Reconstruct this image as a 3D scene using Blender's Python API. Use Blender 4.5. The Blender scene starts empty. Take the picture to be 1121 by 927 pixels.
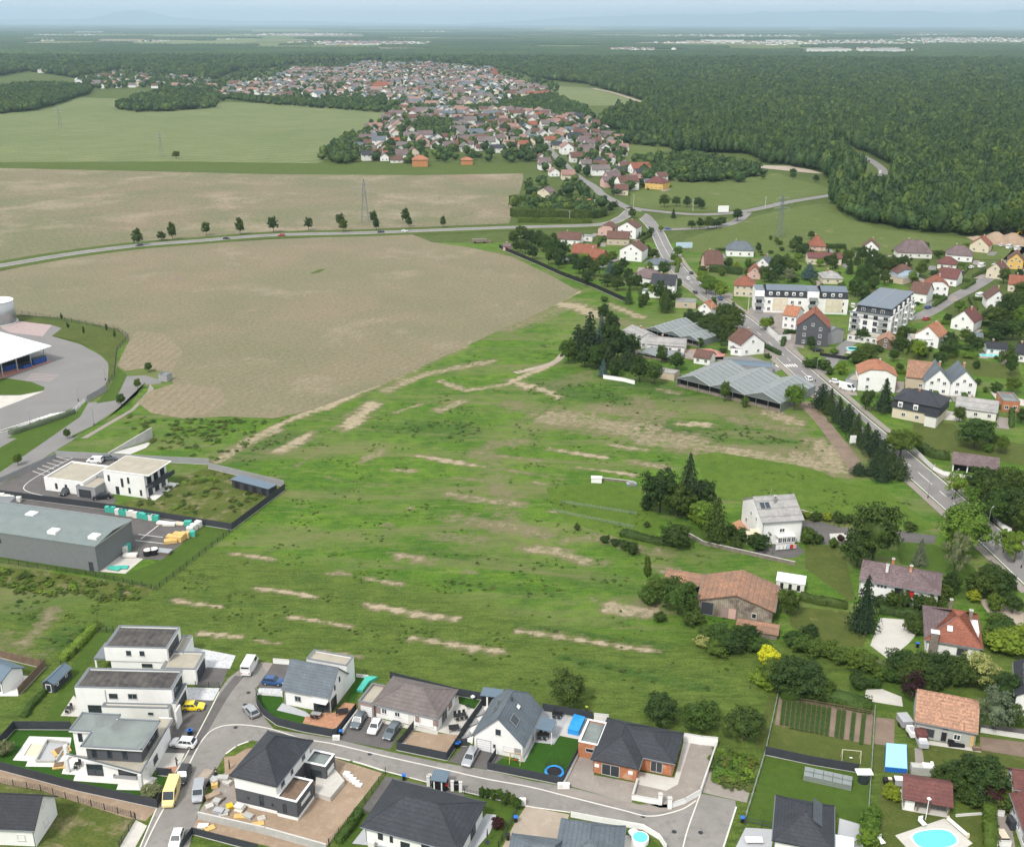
SKYS,SUNS,HAZE,HZTOP,HZC,EXPO=.12,2.4,5.6e-5,620.0,(.62,.80,1.0,1),0.56
HILLY=50000.0
import bpy,math,random
import numpy as np
from mathutils import Vector,Matrix,noise
R=random.Random(11)
scene=bpy.context.scene
COL=scene.collection
# ---- camera model (metres; photo is 1121 x 927)
F,CX,CY,HC=1160.0,560.5,463.5,115.0
PITCH=math.atan((CY-25)/F)
ROLL=math.radians(0.18)
CP,SP,CR,SR=math.cos(PITCH),math.sin(PITCH),math.cos(ROLL),math.sin(ROLL)
def G(p,z=0.0):
 """ground position (at height z) seen at a point of the photograph"""
 x,y=p[0]-CX,p[1]-CY
 x,y=x*CR+y*SR,-x*SR+y*CR
 u,v=x/F,-y/F
 d=(u,CP+v*SP,-SP+v*CP)
 k=(z-HC)/d[2]
 return Vector((d[0]*k,d[1]*k))
def P2(X,Y,Z):
 dz=Z-HC
 yc=Y*CP-dz*SP
 zc=Y*SP+dz*CP
 x,y=F*X/yc,-F*zc/yc
 return(CX+x*CR-y*SR,CY+x*SR+y*CR)
def Z(x0,y0,s):return lambda x,y:(x0+x/s,y0+y/s)
zW=Z(60,670,5.605);zX=Z(0,760,4.671);zY=Z(200,790,5.095);zV=Z(260,700,7.006);zE=Z(380,720,7.006)
zC=Z(500,740,7.006);zF=Z(360,830,4.312);zB=Z(610,760,6.228);zT=Z(550,860,2.734);zL=Z(0,640,7.723)
zP=Z(960,830,6.963);zG=Z(960,730,6.963);zR=Z(980,640,7.95);zH=Z(800,520,10.3);zA=Z(720,600,6.228)
a_=Z(0,640,3.229);b_=Z(220,680,3.755);c_=Z(370,700,4.084);d_=Z(580,740,4.484);e_=Z(800,740,4.957);f_=Z(930,720,4.476)
g_=Z(0,310,5.456);h_=Z(0,460,3.503);i_=Z(580,560,4.004);j_=Z(850,520,4.137);k_=Z(580,320,3.737);l_=Z(860,370,4.295)
m_=Z(680,460,4.004);n_=Z(760,240,5.794);o_=Z(920,240,5.577);p_=Z(540,200,4.671);q_=Z(340,100,3.114);r_=Z(640,100,3.114)
s_=Z(0,180,2.0);t_=Z(120,380,2.728);u_=Z(400,380,2.728)
def zz(f,*pts):return[f(*p)for p in pts]
def inside(p,poly):
 x,y=p;c=False;n=len(poly);j=n-1
 for i in range(n):
  xi,yi=poly[i];xj,yj=poly[j]
  if(yi>y)!=(yj>y)and x<(xj-xi)*(y-yi)/(yj-yi)+xi:c=not c
  j=i
 return c
MATS={}
def newmat(name):
 m=bpy.data.materials.new(name);m.use_nodes=True
 nt=m.node_tree;bs=nt.nodes['Principled BSDF']
 return m,nt,bs
def nn(nt,t,**k):
 n=nt.nodes.new(t)
 for a,b in k.items():
  if a in n.inputs:n.inputs[a].default_value=b
  else:setattr(n,a,b)
 return n
def rgb(c,k=1.0):return(c[0]*k,c[1]*k,c[2]*k,1)
def ramp(nt,fac,stops):
 r=nt.nodes.new('ShaderNodeValToRGB');e=r.color_ramp.elements
 while len(e)<len(stops):e.new(0.5)
 for el,(p,c)in zip(e,stops):
  el.position=p;el.color=rgb(c)if len(c)==3 else c
 nt.links.new(fac,r.inputs[0]);return r.outputs[0]
def mixc(nt,fac,a,b,mode='MIX'):
 n=nt.nodes.new('ShaderNodeMix');n.data_type='RGBA';n.blend_type=mode
 for s,val in((0,fac),(6,a),(7,b)):
  if isinstance(val,bpy.types.NodeSocket):nt.links.new(val,n.inputs[s])
  elif s==0:n.inputs[0].default_value=val
  else:n.inputs[s].default_value=rgb(val)
 return n.outputs[2]
def noise_n(nt,scale,detail=4,rough=.6,vec=None,dist=0):
 n=nn(nt,'ShaderNodeTexNoise',Scale=scale,Detail=detail,Roughness=rough,Distortion=dist)
 if vec is not None:nt.links.new(vec,n.inputs['Vector'])
 return n.outputs['Fac']
def plain(name,c,rough=.75,var=.12,scale=.6,bump=.0,bscale=8,metal=0,spec=.3,coords='Object',stain=None):
 """one base colour with soft dirt variation"""
 if name in MATS:return MATS[name]
 m,nt,bs=newmat(name)
 tc=nt.nodes.new('ShaderNodeTexCoord').outputs[coords]
 n1=noise_n(nt,scale,5,.65,tc)
 lo=[max(0,x*(1-var))for x in c];hi=[min(1,x*(1+var))for x in c]
 col=ramp(nt,n1,[(.3,lo),(.7,hi)])
 if stain:
  n2=noise_n(nt,scale*.35,3,.5,tc,.6)
  f=ramp(nt,n2,[(.52,(0,0,0)),(.66,(1,1,1))])
  col=mixc(nt,f,col,stain)
 nt.links.new(col,bs.inputs['Base Color'])
 bs.inputs['Roughness'].default_value=rough;bs.inputs['Metallic'].default_value=metal
 bs.inputs['Specular IOR Level'].default_value=spec
 if bump:
  b=nn(nt,'ShaderNodeBump',Strength=bump,Distance=.05)
  nt.links.new(noise_n(nt,bscale,3,.6,tc),b.inputs['Height']);nt.links.new(b.outputs[0],bs.inputs['Normal'])
 MATS[name]=m;return m
def tiles(name,c,var=.2,row=.34,rough=.7,c2=None,seam=None,moss=None):
 row*=1.5
 "clay or concrete roof tiles: rows down the slope and small colour shifts tile by tile"
 if name in MATS:return MATS[name]
 m,nt,bs=newmat(name)
 tc=nt.nodes.new('ShaderNodeTexCoord').outputs['Object']
 sx=nt.nodes.new('ShaderNodeSeparateXYZ');nt.links.new(tc,sx.inputs[0])
 def snap(o,s):
  a=nn(nt,'ShaderNodeMath',operation='SNAP');nt.links.new(o,a.inputs[0]);a.inputs[1].default_value=s;return a.outputs[0]
 cb=nt.nodes.new('ShaderNodeCombineXYZ')
 nt.links.new(snap(sx.outputs[0],.3),cb.inputs[0]);nt.links.new(snap(sx.outputs[1],.3),cb.inputs[1]);nt.links.new(snap(sx.outputs[2],row*.6),cb.inputs[2])
 wn=nt.nodes.new('ShaderNodeTexWhiteNoise');nt.links.new(cb.outputs[0],wn.inputs[0])
 lo=[x*(1-var)for x in c];hi=[min(1,x*(1+var))for x in c]
 col=ramp(nt,wn.outputs['Value'],[(0,lo),(1,hi)])
 n1=noise_n(nt,.35,5,.65,tc)
 col=mixc(nt,ramp(nt,n1,[(.35,(0,0,0)),(.7,(1,1,1))]),col,c2 or[x*.72 for x in c])
 if moss:
  n2=noise_n(nt,1.3,6,.7,tc);col=mixc(nt,ramp(nt,n2,[(.5,(0,0,0)),(.72,(.8,.8,.8))]),col,moss)
 wv=nn(nt,'ShaderNodeTexWave',wave_type='BANDS',bands_direction='Z',wave_profile='SAW',Scale=.31/(row*.6),Distortion=.0)
 nt.links.new(tc,wv.inputs['Vector'])
 line=ramp(nt,wv.outputs['Fac'],[(.0,(.55,.55,.55)),(.25,(1,1,1))])
 col=mixc(nt,.7,col,line,'MULTIPLY')
 nt.links.new(col,bs.inputs['Base Color'])
 b=nn(nt,'ShaderNodeBump',Strength=.5,Distance=.04);nt.links.new(wv.outputs['Fac'],b.inputs['Height']);nt.links.new(b.outputs[0],bs.inputs['Normal'])
 bs.inputs['Roughness'].default_value=rough;bs.inputs['Specular IOR Level'].default_value=.25
 MATS[name]=m;return m
def bands(name,c,axis='X',per=.3,depth=.35,rough=.5,metal=0.0,var=.1,dirt=None,dark=.75):
 """ribbed sheet or boards"""
 if name in MATS:return MATS[name]
 m,nt,bs=newmat(name)
 tc=nt.nodes.new('ShaderNodeTexCoord').outputs['Object']
 wv=nn(nt,'ShaderNodeTexWave',wave_type='BANDS',bands_direction=axis,wave_profile='SIN',Scale=.314/per)
 nt.links.new(tc,wv.inputs['Vector'])
 n1=noise_n(nt,.8,5,.65,tc)
 col=ramp(nt,n1,[(.3,[x*(1-var)for x in c]),(.7,[min(1,x*(1+var))for x in c])])
 if dirt:
  n2=noise_n(nt,.45,6,.7,tc,.4);col=mixc(nt,ramp(nt,n2,[(.42,(0,0,0)),(.62,(1,1,1))]),col,dirt)
 col=mixc(nt,1.0,col,ramp(nt,wv.outputs['Fac'],[(0,(dark,dark,dark)),(.35,(1,1,1))]),'MULTIPLY')
 nt.links.new(col,bs.inputs['Base Color'])
 b=nn(nt,'ShaderNodeBump',Strength=depth,Distance=.05);nt.links.new(wv.outputs['Fac'],b.inputs['Height']);nt.links.new(b.outputs[0],bs.inputs['Normal'])
 bs.inputs['Roughness'].default_value=rough;bs.inputs['Metallic'].default_value=metal;bs.inputs['Specular IOR Level'].default_value=.3
 MATS[name]=m;return m
def glassmat(name='window_glass',c=(.03,.04,.05),rough=.12):
 if name in MATS:return MATS[name]
 m,nt,bs=newmat(name);bs.inputs['Base Color'].default_value=rgb(c);bs.inputs['Roughness'].default_value=rough
 bs.inputs['Specular IOR Level'].default_value=.6
 MATS[name]=m;return m
def foliage(name,c,var=.35,trans=.25,dark=None):
 if name in MATS:return MATS[name]
 m,nt,bs=newmat(name)
 tc=nt.nodes.new('ShaderNodeTexCoord').outputs['Object']
 oi=nt.nodes.new('ShaderNodeObjectInfo')
 n1=noise_n(nt,5.0,3,.6,tc)
 lo=[x*(1-var)for x in c];hi=[min(1,c[0]*(1+var*1.3)),min(1,c[1]*(1+var)),c[2]*(1+var*.4)]
 col=ramp(nt,n1,[(.3,lo),(.7,hi)])
 col2=mixc(nt,1.0,col,ramp(nt,oi.outputs['Random'],[(0,(.66,.76,.85)),(.5,(1,1,1)),(1,(1.45,1.25,.95,1))]),'MULTIPLY')
 nt.links.new(col2,bs.inputs['Base Color'])
 bs.inputs['Roughness'].default_value=.6;bs.inputs['Specular IOR Level'].default_value=.2
 if trans:
  tr=nt.nodes.new('ShaderNodeBsdfTranslucent');nt.links.new(col2,tr.inputs[0])
  mx=nt.nodes.new('ShaderNodeMixShader');mx.inputs[0].default_value=trans
  out=nt.nodes['Material Output']
  nt.links.new(bs.outputs[0],mx.inputs[1]);nt.links.new(tr.outputs[0],mx.inputs[2]);nt.links.new(mx.outputs[0],out.inputs[0])
 MATS[name]=m;return m
def grassmat(name,c1,c2,c3=None,s1=.06,s2=.5,s3=3.0,dry=None,dryamt=(.58,.72),stripes=None,bump=.6):
 """grass or crop cover: broad patches, clumps and fine speckle, all in world metres"""
 if name in MATS:return MATS[name]
 m,nt,bs=newmat(name)
 pos=nt.nodes.new('ShaderNodeNewGeometry').outputs['Position']
 nA=noise_n(nt,s1,4,.6,pos,.5);nB=noise_n(nt,s2,5,.65,pos);nC=noise_n(nt,s3,3,.7,pos)
 col=mixc(nt,ramp(nt,nA,[(.35,(0,0,0)),(.65,(1,1,1))]),c1,c2)
 col=mixc(nt,ramp(nt,nB,[(.38,(0,0,0)),(.68,(.75,.75,.75))]),col,c3 or[x*.72 for x in c1])
 if dry:col=mixc(nt,ramp(nt,noise_n(nt,s1*3,6,.7,pos,.3),[(dryamt[0],(0,0,0)),(dryamt[1],(1,1,1))]),col,dry)
 if stripes:
  ang,per,amt,wob=stripes if len(stripes)>3 else stripes+(.1,)
  mp=nt.nodes.new('ShaderNodeMapping');mp.inputs['Rotation'].default_value=(0,0,ang);nt.links.new(pos,mp.inputs[0])
  wv=nn(nt,'ShaderNodeTexWave',wave_type='BANDS',bands_direction='X',Scale=.314/per,Distortion=wob)
  wv.inputs['Detail'].default_value=3;wv.inputs['Detail Scale'].default_value=.25
  nt.links.new(mp.outputs[0],wv.inputs['Vector'])
  col=mixc(nt,amt,col,ramp(nt,wv.outputs['Fac'],[(.2,(.62,.62,.62)),(.8,(1.25,1.25,1.25,1))]),'MULTIPLY')
 col=mixc(nt,.75,col,ramp(nt,nC,[(.25,(.6,.6,.6)),(.75,(1.4,1.4,1.4,1))]),'MULTIPLY')
 nt.links.new(col,bs.inputs['Base Color'])
 if bump:
  b=nn(nt,'ShaderNodeBump',Strength=bump,Distance=.25);nt.links.new(noise_n(nt,s3*.6,4,.7,pos),b.inputs['Height']);nt.links.new(b.outputs[0],bs.inputs['Normal'])
 bs.inputs['Roughness'].default_value=.9;bs.inputs['Specular IOR Level'].default_value=.1
 MATS[name]=m;return m
def pave(name,c,var=.1,scale=.15,crack=.0,spots=None,sp=(.6,.7)):
 if name in MATS:return MATS[name]
 m,nt,bs=newmat(name)
 pos=nt.nodes.new('ShaderNodeNewGeometry').outputs['Position']
 col=ramp(nt,noise_n(nt,scale,6,.65,pos,.5),[(.3,[x*(1-var)for x in c]),(.7,[min(1,x*(1+var))for x in c])])
 if spots:col=mixc(nt,ramp(nt,noise_n(nt,scale*4,6,.75,pos,.4),[(sp[0],(0,0,0)),(sp[1],(1,1,1))]),col,spots)
 col=mixc(nt,.6,col,ramp(nt,noise_n(nt,6,3,.7,pos),[(.25,(.78,.78,.78)),(.75,(1.2,1.2,1.2,1))]),'MULTIPLY')
 nt.links.new(col,bs.inputs['Base Color']);bs.inputs['Roughness'].default_value=.85;bs.inputs['Specular IOR Level'].default_value=.2
 b=nn(nt,'ShaderNodeBump',Strength=.3,Distance=.05);nt.links.new(noise_n(nt,5,3,.7,pos),b.inputs['Height']);nt.links.new(b.outputs[0],bs.inputs['Normal'])
 MATS[name]=m;return m
M={}
M['white']=plain('white_render',(.8,.8,.785),.8,.05,.35,stain=(.72,.715,.69))
M['offwhite']=plain('off_white_render',(.68,.67,.63),.85,.06,.4)
M['cream']=plain('cream_render',(.62,.55,.42),.85,.06,.4)
M['beige']=plain('beige_render',(.5,.42,.32),.85,.06,.4)
M['pink']=plain('pink_render',(.58,.38,.33),.85,.06,.4)
M['yellow']=plain('yellow_render',(.65,.42,.12),.85,.06,.4)
M['orange']=plain('orange_render',(.45,.2,.09),.85,.06,.4)
M['skyblue']=plain('pale_blue_render',(.45,.58,.68),.85,.05,.4)
M['grey']=plain('grey_render',(.3,.3,.31),.85,.06,.4)
M['dgrey']=plain('dark_grey_render',(.085,.09,.1),.8,.06,.5)
M['anth']=plain('anthracite_render',(.045,.05,.06),.7,.08,.5)
M['taupe']=plain('taupe_panels',(.3,.22,.2),.8,.06,.6)
M['block']=plain('concrete_blocks',(.42,.42,.4),.9,.12,.8,.3)
M['brick']=plain('red_hollow_bricks',(.42,.17,.085),.85,.22,1.6,.3,4,stain=(.5,.3,.2))
M['stone']=plain('old_stone',(.2,.17,.14),.95,.3,1.2,.5,3)
M['concrete']=plain('concrete',(.5,.49,.47),.9,.1,.5,.2)
M['wood']=bands('weathered_wood',(.2,.14,.1),'X',.25,.4,.85,0,.2)
M['plank']=bands('pale_wood_deck',(.33,.26,.21),'X',.15,.3,.8,0,.2)
M['yellowwood']=plain('fresh_timber',(.62,.42,.16),.8,.15,2)
M['metal']=plain('galvanised_metal',(.42,.44,.45),.4,.08,.8,metal=.6)
M['darkmetal']=plain('dark_metal',(.03,.033,.038),.5,.1,1)
M['whitepaint']=plain('white_paint',(.8,.8,.8),.5,.03,1)
M['black']=plain('black_plastic',(.015,.015,.018),.5,.1,2)
M['bluebin']=plain('blue_plastic',(.02,.14,.5),.45,.08,2)
M['red']=plain('red_plastic',(.5,.03,.03),.5,.08,2)
M['yellowp']=plain('yellow_paint',(.75,.48,.02),.5,.08,2)
M['tarp']=plain('blue_tarpaulin',(.03,.3,.75),.4,.12,1.5,.6,2)
M['turq']=plain('turquoise_cover',(.06,.42,.34),.5,.1,1)
M['bluecontainer']=bands('blue_container_steel',(.02,.08,.3),'X',.4,.4,.5,0,.1)
M['glass']=glassmat()
M['shadow']=plain('painted_interior_shade',(.02,.02,.022),.9,.1,1)  # near-black colour standing in for the shade inside openings, garages and bays
M['roof_anth']=tiles('anthracite_tiles',(.045,.05,.06),.18,.34)
M['roof_dark']=tiles('dark_slate_tiles',(.035,.038,.045),.18,.34)
M['roof_slate']=tiles('blue_grey_tiles',(.13,.155,.18),.12,.4)
M['roof_taupe']=tiles('taupe_tiles',(.17,.145,.14),.12,.36)
M['roof_brown']=tiles('brown_tiles',(.14,.075,.06),.25,.34)
M['roof_plum']=tiles('weathered_plum_tiles',(.17,.125,.13),.3,.34,c2=(.11,.08,.08))
M['roof_red']=tiles('red_clay_tiles',(.26,.095,.06),.22,.34)
M['roof_orange']=tiles('orange_clay_tiles',(.38,.165,.09),.25,.34,c2=(.28,.13,.08))
M['roof_pale']=tiles('pale_orange_clay_tiles',(.38,.21,.14),.38,.4,c2=(.3,.18,.12))
M['roof_old']=tiles('old_clay_tiles',(.33,.175,.11),.3,.36,c2=(.19,.12,.09),moss=(.2,.15,.1))
M['roof_maroon']=tiles('maroon_tiles',(.15,.06,.055),.2,.34)
M['roof_greyold']=tiles('grey_fibre_cement',(.34,.33,.32),.1,1.2,c2=(.22,.22,.22),moss=(.42,.4,.36))
M['flat_gravel']=plain('gravel_flat_roof',(.36,.33,.27),.95,.12,.5,.3)
M['flat_grey']=plain('grey_membrane_roof',(.2,.23,.22),.8,.1,.5,stain=(.15,.16,.16))
M['coping']=plain('grey_metal_coping',(.16,.18,.2),.5,.06,1)
M['sheet_green']=bands('grey_green_sheet_roof',(.17,.21,.205),'X',.33,.25,.5,0,.06,dirt=(.2,.235,.23))
M['sheet_grey']=bands('grey_wall_cladding',(.19,.2,.21),'X',.3,.3,.5,0,.06)
M['sheet_white']=bands('white_sheet_roof',(.72,.75,.8),'X',.5,.2,.4,0,.04,dark=.88)
M['sheet_blue']=bands('blue_grey_sheet_roof',(.12,.17,.22),'X',.3,.3,.45,0,.06)
M['greenhouse']=bands('dusty_greenhouse_glass',(.21,.24,.24),'Y',.9,.2,.35,0,.14,dirt=(.19,.215,.21),dark=.6)
M['zinc']=bands('zinc_roof',(.13,.16,.2),'X',.5,.2,.4,0,.06)
# ---- mesh builder
class MB:
 def __init__(s):s.v=[];s.f=[];s.m=[]
 def poly(s,pts,mi=0):
  n=len(s.v);s.v+=[tuple(p)for p in pts];s.f.append(tuple(range(n,n+len(pts))));s.m.append(mi);return s
 def box(s,x0,y0,z0,x1,y1,z1,mi=0):
  n=len(s.v)
  s.v+=[(x0,y0,z0),(x1,y0,z0),(x1,y1,z0),(x0,y1,z0),(x0,y0,z1),(x1,y0,z1),(x1,y1,z1),(x0,y1,z1)]
  s.f+=[tuple(n+i for i in q)for q in((0,3,2,1),(4,5,6,7),(0,1,5,4),(1,2,6,5),(2,3,7,6),(3,0,4,7))]
  s.m+=[mi]*6;return s
 def prism(s,pts,z0,z1,mi=0):
  n=len(s.v);k=len(pts)
  s.v+=[(p[0],p[1],z0)for p in pts]+[(p[0],p[1],z1)for p in pts]
  ar=sum(pts[i][0]*pts[(i+1)%k][1]-pts[(i+1)%k][0]*pts[i][1]for i in range(k))
  top=tuple(range(n+k,n+2*k));bot=tuple(range(n+k-1,n-1,-1))
  if ar<0:top,bot=top[::-1],bot[::-1]
  s.f+=[top,bot]
  for i in range(k):
   j=(i+1)%k;q=(n+i,n+j,n+k+j,n+k+i)
   s.f.append(q if ar>0 else q[::-1])
  s.m+=[mi]*(k+2);return s
 def tube(s,a,b,r0,r1=None,n=8,mi=0,cap=True):
  r1=r0 if r1 is None else r1
  a,b=Vector(a),Vector(b);d=(b-a).normalized()
  t=d.orthogonal().normalized();w=d.cross(t);o=len(s.v)
  for c,r in((a,r0),(b,r1)):
   for i in range(n):
    an=2*math.pi*i/n;s.v.append(tuple(c+t*math.cos(an)*r+w*math.sin(an)*r))
  for i in range(n):
   j=(i+1)%n;s.f.append((o+i,o+j,o+n+j,o+n+i));s.m.append(mi)
  if cap:
   s.f.append(tuple(range(o+n-1,o-1,-1)));s.f.append(tuple(range(o+n,o+2*n)));s.m+=[mi,mi]
  return s
 def slab(s,polys,t,mi=0):
  """polygons of a roof, thickened downwards; sides only on outer edges"""
  ed={}
  def key(p):return(round(p[0],3),round(p[1],3),round(p[2],3))
  for pl in polys:
   for i in range(len(pl)):
    e=frozenset((key(pl[i]),key(pl[(i+1)%len(pl)])));ed[e]=ed.get(e,0)+1
  for pl in polys:
   s.poly(pl,mi);s.poly([(p[0],p[1],p[2]-t)for p in pl][::-1],mi)
   for i in range(len(pl)):
    a,b=pl[i],pl[(i+1)%len(pl)]
    if ed[frozenset((key(a),key(b)))]==1:
     s.poly([a,(a[0],a[1],a[2]-t),(b[0],b[1],b[2]-t),b],mi)
  return s
 def mesh(s,name,mats):
  me=bpy.data.meshes.new(name);me.from_pydata(s.v,[],s.f)
  for m in(mats if isinstance(mats,(list,tuple))else[mats]):me.materials.append(m)
  if any(s.m):me.polygons.foreach_set('material_index',s.m)
  me.update();return me
 def build(s,name,mats,parent=None,smooth=False):
  me=s.mesh(name,mats)
  if smooth:me.polygons.foreach_set('use_smooth',[True]*len(me.polygons))
  return link(name,me,parent)
def link(name,me,parent=None):
 o=bpy.data.objects.new(name,me);COL.objects.link(o)
 if parent is not None:o.parent=parent
 return o
def tag(o,label=None,cat=None,group=None,kind=None):
 if label:o['label']=label
 if cat:o['category']=cat
 if group:o['group']=group
 if kind:o['kind']=kind
 return o
def thing(name,label,cat,xy=(0,0),rz=0.0,group=None,z=0.0):
 o=bpy.data.objects.new(name,None);COL.objects.link(o);o.empty_display_size=.2
 o.location=(xy[0],xy[1],z);o.rotation_euler=(0,0,rz)
 return tag(o,label,cat,group)
def copy_tree(o,parent=None):
 c=o.copy();COL.objects.link(c);c.parent=parent
 for ch in KIDS.get(o.name,None)or[x for x in o.children]:copy_tree(ch,c)
 return c
KIDS={}
class Frame:
 """local frame from three photo points: A-B is the front edge (left to right), C the corner behind B"""
 def __init__(s,A,B,C,z=0.0,inset=0.0,backleft=False):
  a,b,c=G(A,z),G(B,z),G(C,z)
  s.u=(b-a).normalized();s.v=Vector((-s.u.y,s.u.x));s.L=(b-a).length
  s.D=(c-(a if backleft else b)).dot(s.v)
  s.o=a+(s.u+s.v)*inset;s.L-=2*inset;s.D-=2*inset
  s.rz=math.atan2(s.u.y,s.u.x)
 def loc(s,px,z=0.0):
  w=G(px,z)-s.o;return(w.dot(s.u),w.dot(s.v))
def FR(A,B,depth,z=0.0,inset=0.0):
 f=Frame(A,B,A,z,inset);f.D=depth-2*inset;return f
def wing(root,x0,y0,x1,y1,h,roof=None,rh=0.0,axis='x',ends=('g','g'),oh=.4,og=.25,wall='white',rm='roof_anth',z0=0.0,t=.2,names=('wall','roof'),deck='flat_grey',cop='coping',par=.35):
 """a block of a house: walls and roof. ends: 'g' gable, ('h',a) hip, ('k',a,f) half hip"""
 wm=M[wall]if isinstance(wall,str)else wall
 w=MB();r=MB()
 if axis=='x':T=lambda a,b,z:(a,b,z);A0,A1,B0,B1=x0,x1,y0,y1
 else:T=lambda a,b,z:(b,a,z);A0,A1,B0,B1=y0,y1,x0,x1
 if roof is None:
  w.box(x0,y0,z0,x1,y1,h-par)
  k=.25
  for q in((x0,y0,x1,y0+k),(x0,y1-k,x1,y1),(x0,y0+k,x0+k,y1-k),(x1-k,y0+k,x1,y1-k)):w.box(q[0],q[1],h-par,q[2],q[3],h)
  wo=w.build(names[0],wm,root)
  MB().box(x0+k,y0+k,h-par,x1-k,y1-k,h-par+.06).build(names[1],M[deck],root)
  c=MB();e=.05
  for q in((x0-e,y0-e,x1+e,y0+k+e),(x0-e,y1-k-e,x1+e,y1+e),(x0-e,y0+k+e,x0+k+e,y1-k-e),(x1-k-e,y0+k+e,x1+e,y1-k-e)):c.box(q[0],q[1],h+.002,q[2],q[3],h+.09)
  c.build('coping',M[cop],root)
  return(x0,y0,x1,y1,z0,h)
 half=(B1-B0)/2;mid=(B0+B1)/2;sl=rh/half;zr=h+rh
 w.box(x0,y0,z0,x1,y1,h)
 for s,e in((0,ends[0]),(1,ends[1])):
  if e=='g' or e[0]=='k':
   ax=A0 if s==0 else A1;ai=ax+(.3 if s==0 else-.3)
   f=1.0 if e=='g' else e[2]
   pr=[(B0,h),(B1,h)]+([(mid,zr)]if e=='g' else[(B1-half*f,h+rh*f),(B0+half*f,h+rh*f)])
   lo=[T(ax,b,z)for b,z in pr];hi=[T(ai,b,z)for b,z in pr]
   w.poly(lo);w.poly(hi[::-1])
   for i in range(len(pr)):
    j=(i+1)%len(pr);w.poly([lo[i],hi[i],hi[j],lo[j]])
 w.build(names[0],wm,root)
 ez=h-oh*sl+t;zt=zr+t
 def endpts(s,e):
  sg=-1 if s==0 else 1;ax=A0 if s==0 else A1
  if e=='g':return ax+sg*og,None,ax+sg*og
  if e[0]=='h':return ax+sg*oh,'h',ax-sg*e[1]
  return ax+sg*og,e[2],ax-sg*e[1]
 a0,k0,r0=endpts(0,ends[0]);a1,k1,r1=endpts(1,ends[1])
 polys=[]
 for sgn in(0,1):
  be=B0-oh if sgn==0 else B1+oh
  pl=[T(a0,be,ez),T(a1,be,ez)]
  def clip(f):return(B0+half*f if sgn==0 else B1-half*f),h+rh*f+t
  if k1 not in(None,'h'):b,z=clip(k1);pl.append(T(a1,b,z))
  pl.append(T(r1,mid,zt));
  if abs(r1-r0)>.02:pl.append(T(r0,mid,zt))
  if k0 not in(None,'h'):b,z=clip(k0);pl.append(T(a0,b,z))
  polys.append(pl)
 for a,k,rr in((a0,k0,r0),(a1,k1,r1)):
  if k=='h':polys.append([T(a,B0-oh,ez),T(rr,mid,zt),T(a,B1+oh,ez)])
  elif k is not None:polys.append([T(a,B0+half*k,h+rh*k+t),T(rr,mid,zt),T(a,B1-half*k,h+rh*k+t)])
 r.slab(polys,t)
 ro=r.build(names[1],M[rm]if isinstance(rm,str)else rm,root)
 c=MB();up=.05
 def cap(p,q):c.tube((p[0],p[1],p[2]+.0),(q[0],q[1],q[2]+.0),.11,n=5)
 if abs(r1-r0)>.1:cap(T(r0,mid,zt),T(r1,mid,zt))
 for a,k,rr in((a0,k0,r0),(a1,k1,r1)):
  if k=='h':cap(T(a,B0-oh,ez),T(rr,mid,zt));cap(T(a,B1+oh,ez),T(rr,mid,zt))
  elif k is not None:
   cap(T(a,B0+half*k,h+rh*k+t),T(rr,mid,zt));cap(T(a,B1-half*k,h+rh*k+t),T(rr,mid,zt))
 c.build('ridge_tiles',M[rm]if isinstance(rm,str)else rm,ro)
 if root.location.length<235 and 'coping' in M:
  for be in(B0-oh-.06,B1+oh+.06):MB().tube(T(a0,be,ez-.14),T(a1,be,ez-.14),.09,n=6).build('gutter',M['coping'],ro)
  for ax in(A0+.15,A1-.15):MB().tube(T(ax,B0-.07,z0+.05),T(ax,B0-.07,h-.1),.05,n=6).build('downpipe',M['coping'],root)
 return(x0,y0,x1,y1,z0,h)
def tri_n(o):
 import bmesh
 bm=bmesh.new();bm.from_mesh(o.data);bmesh.ops.recalc_face_normals(bm,faces=bm.faces[:]);bm.to_mesh(o.data);bm.free();return o
WC={}
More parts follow.
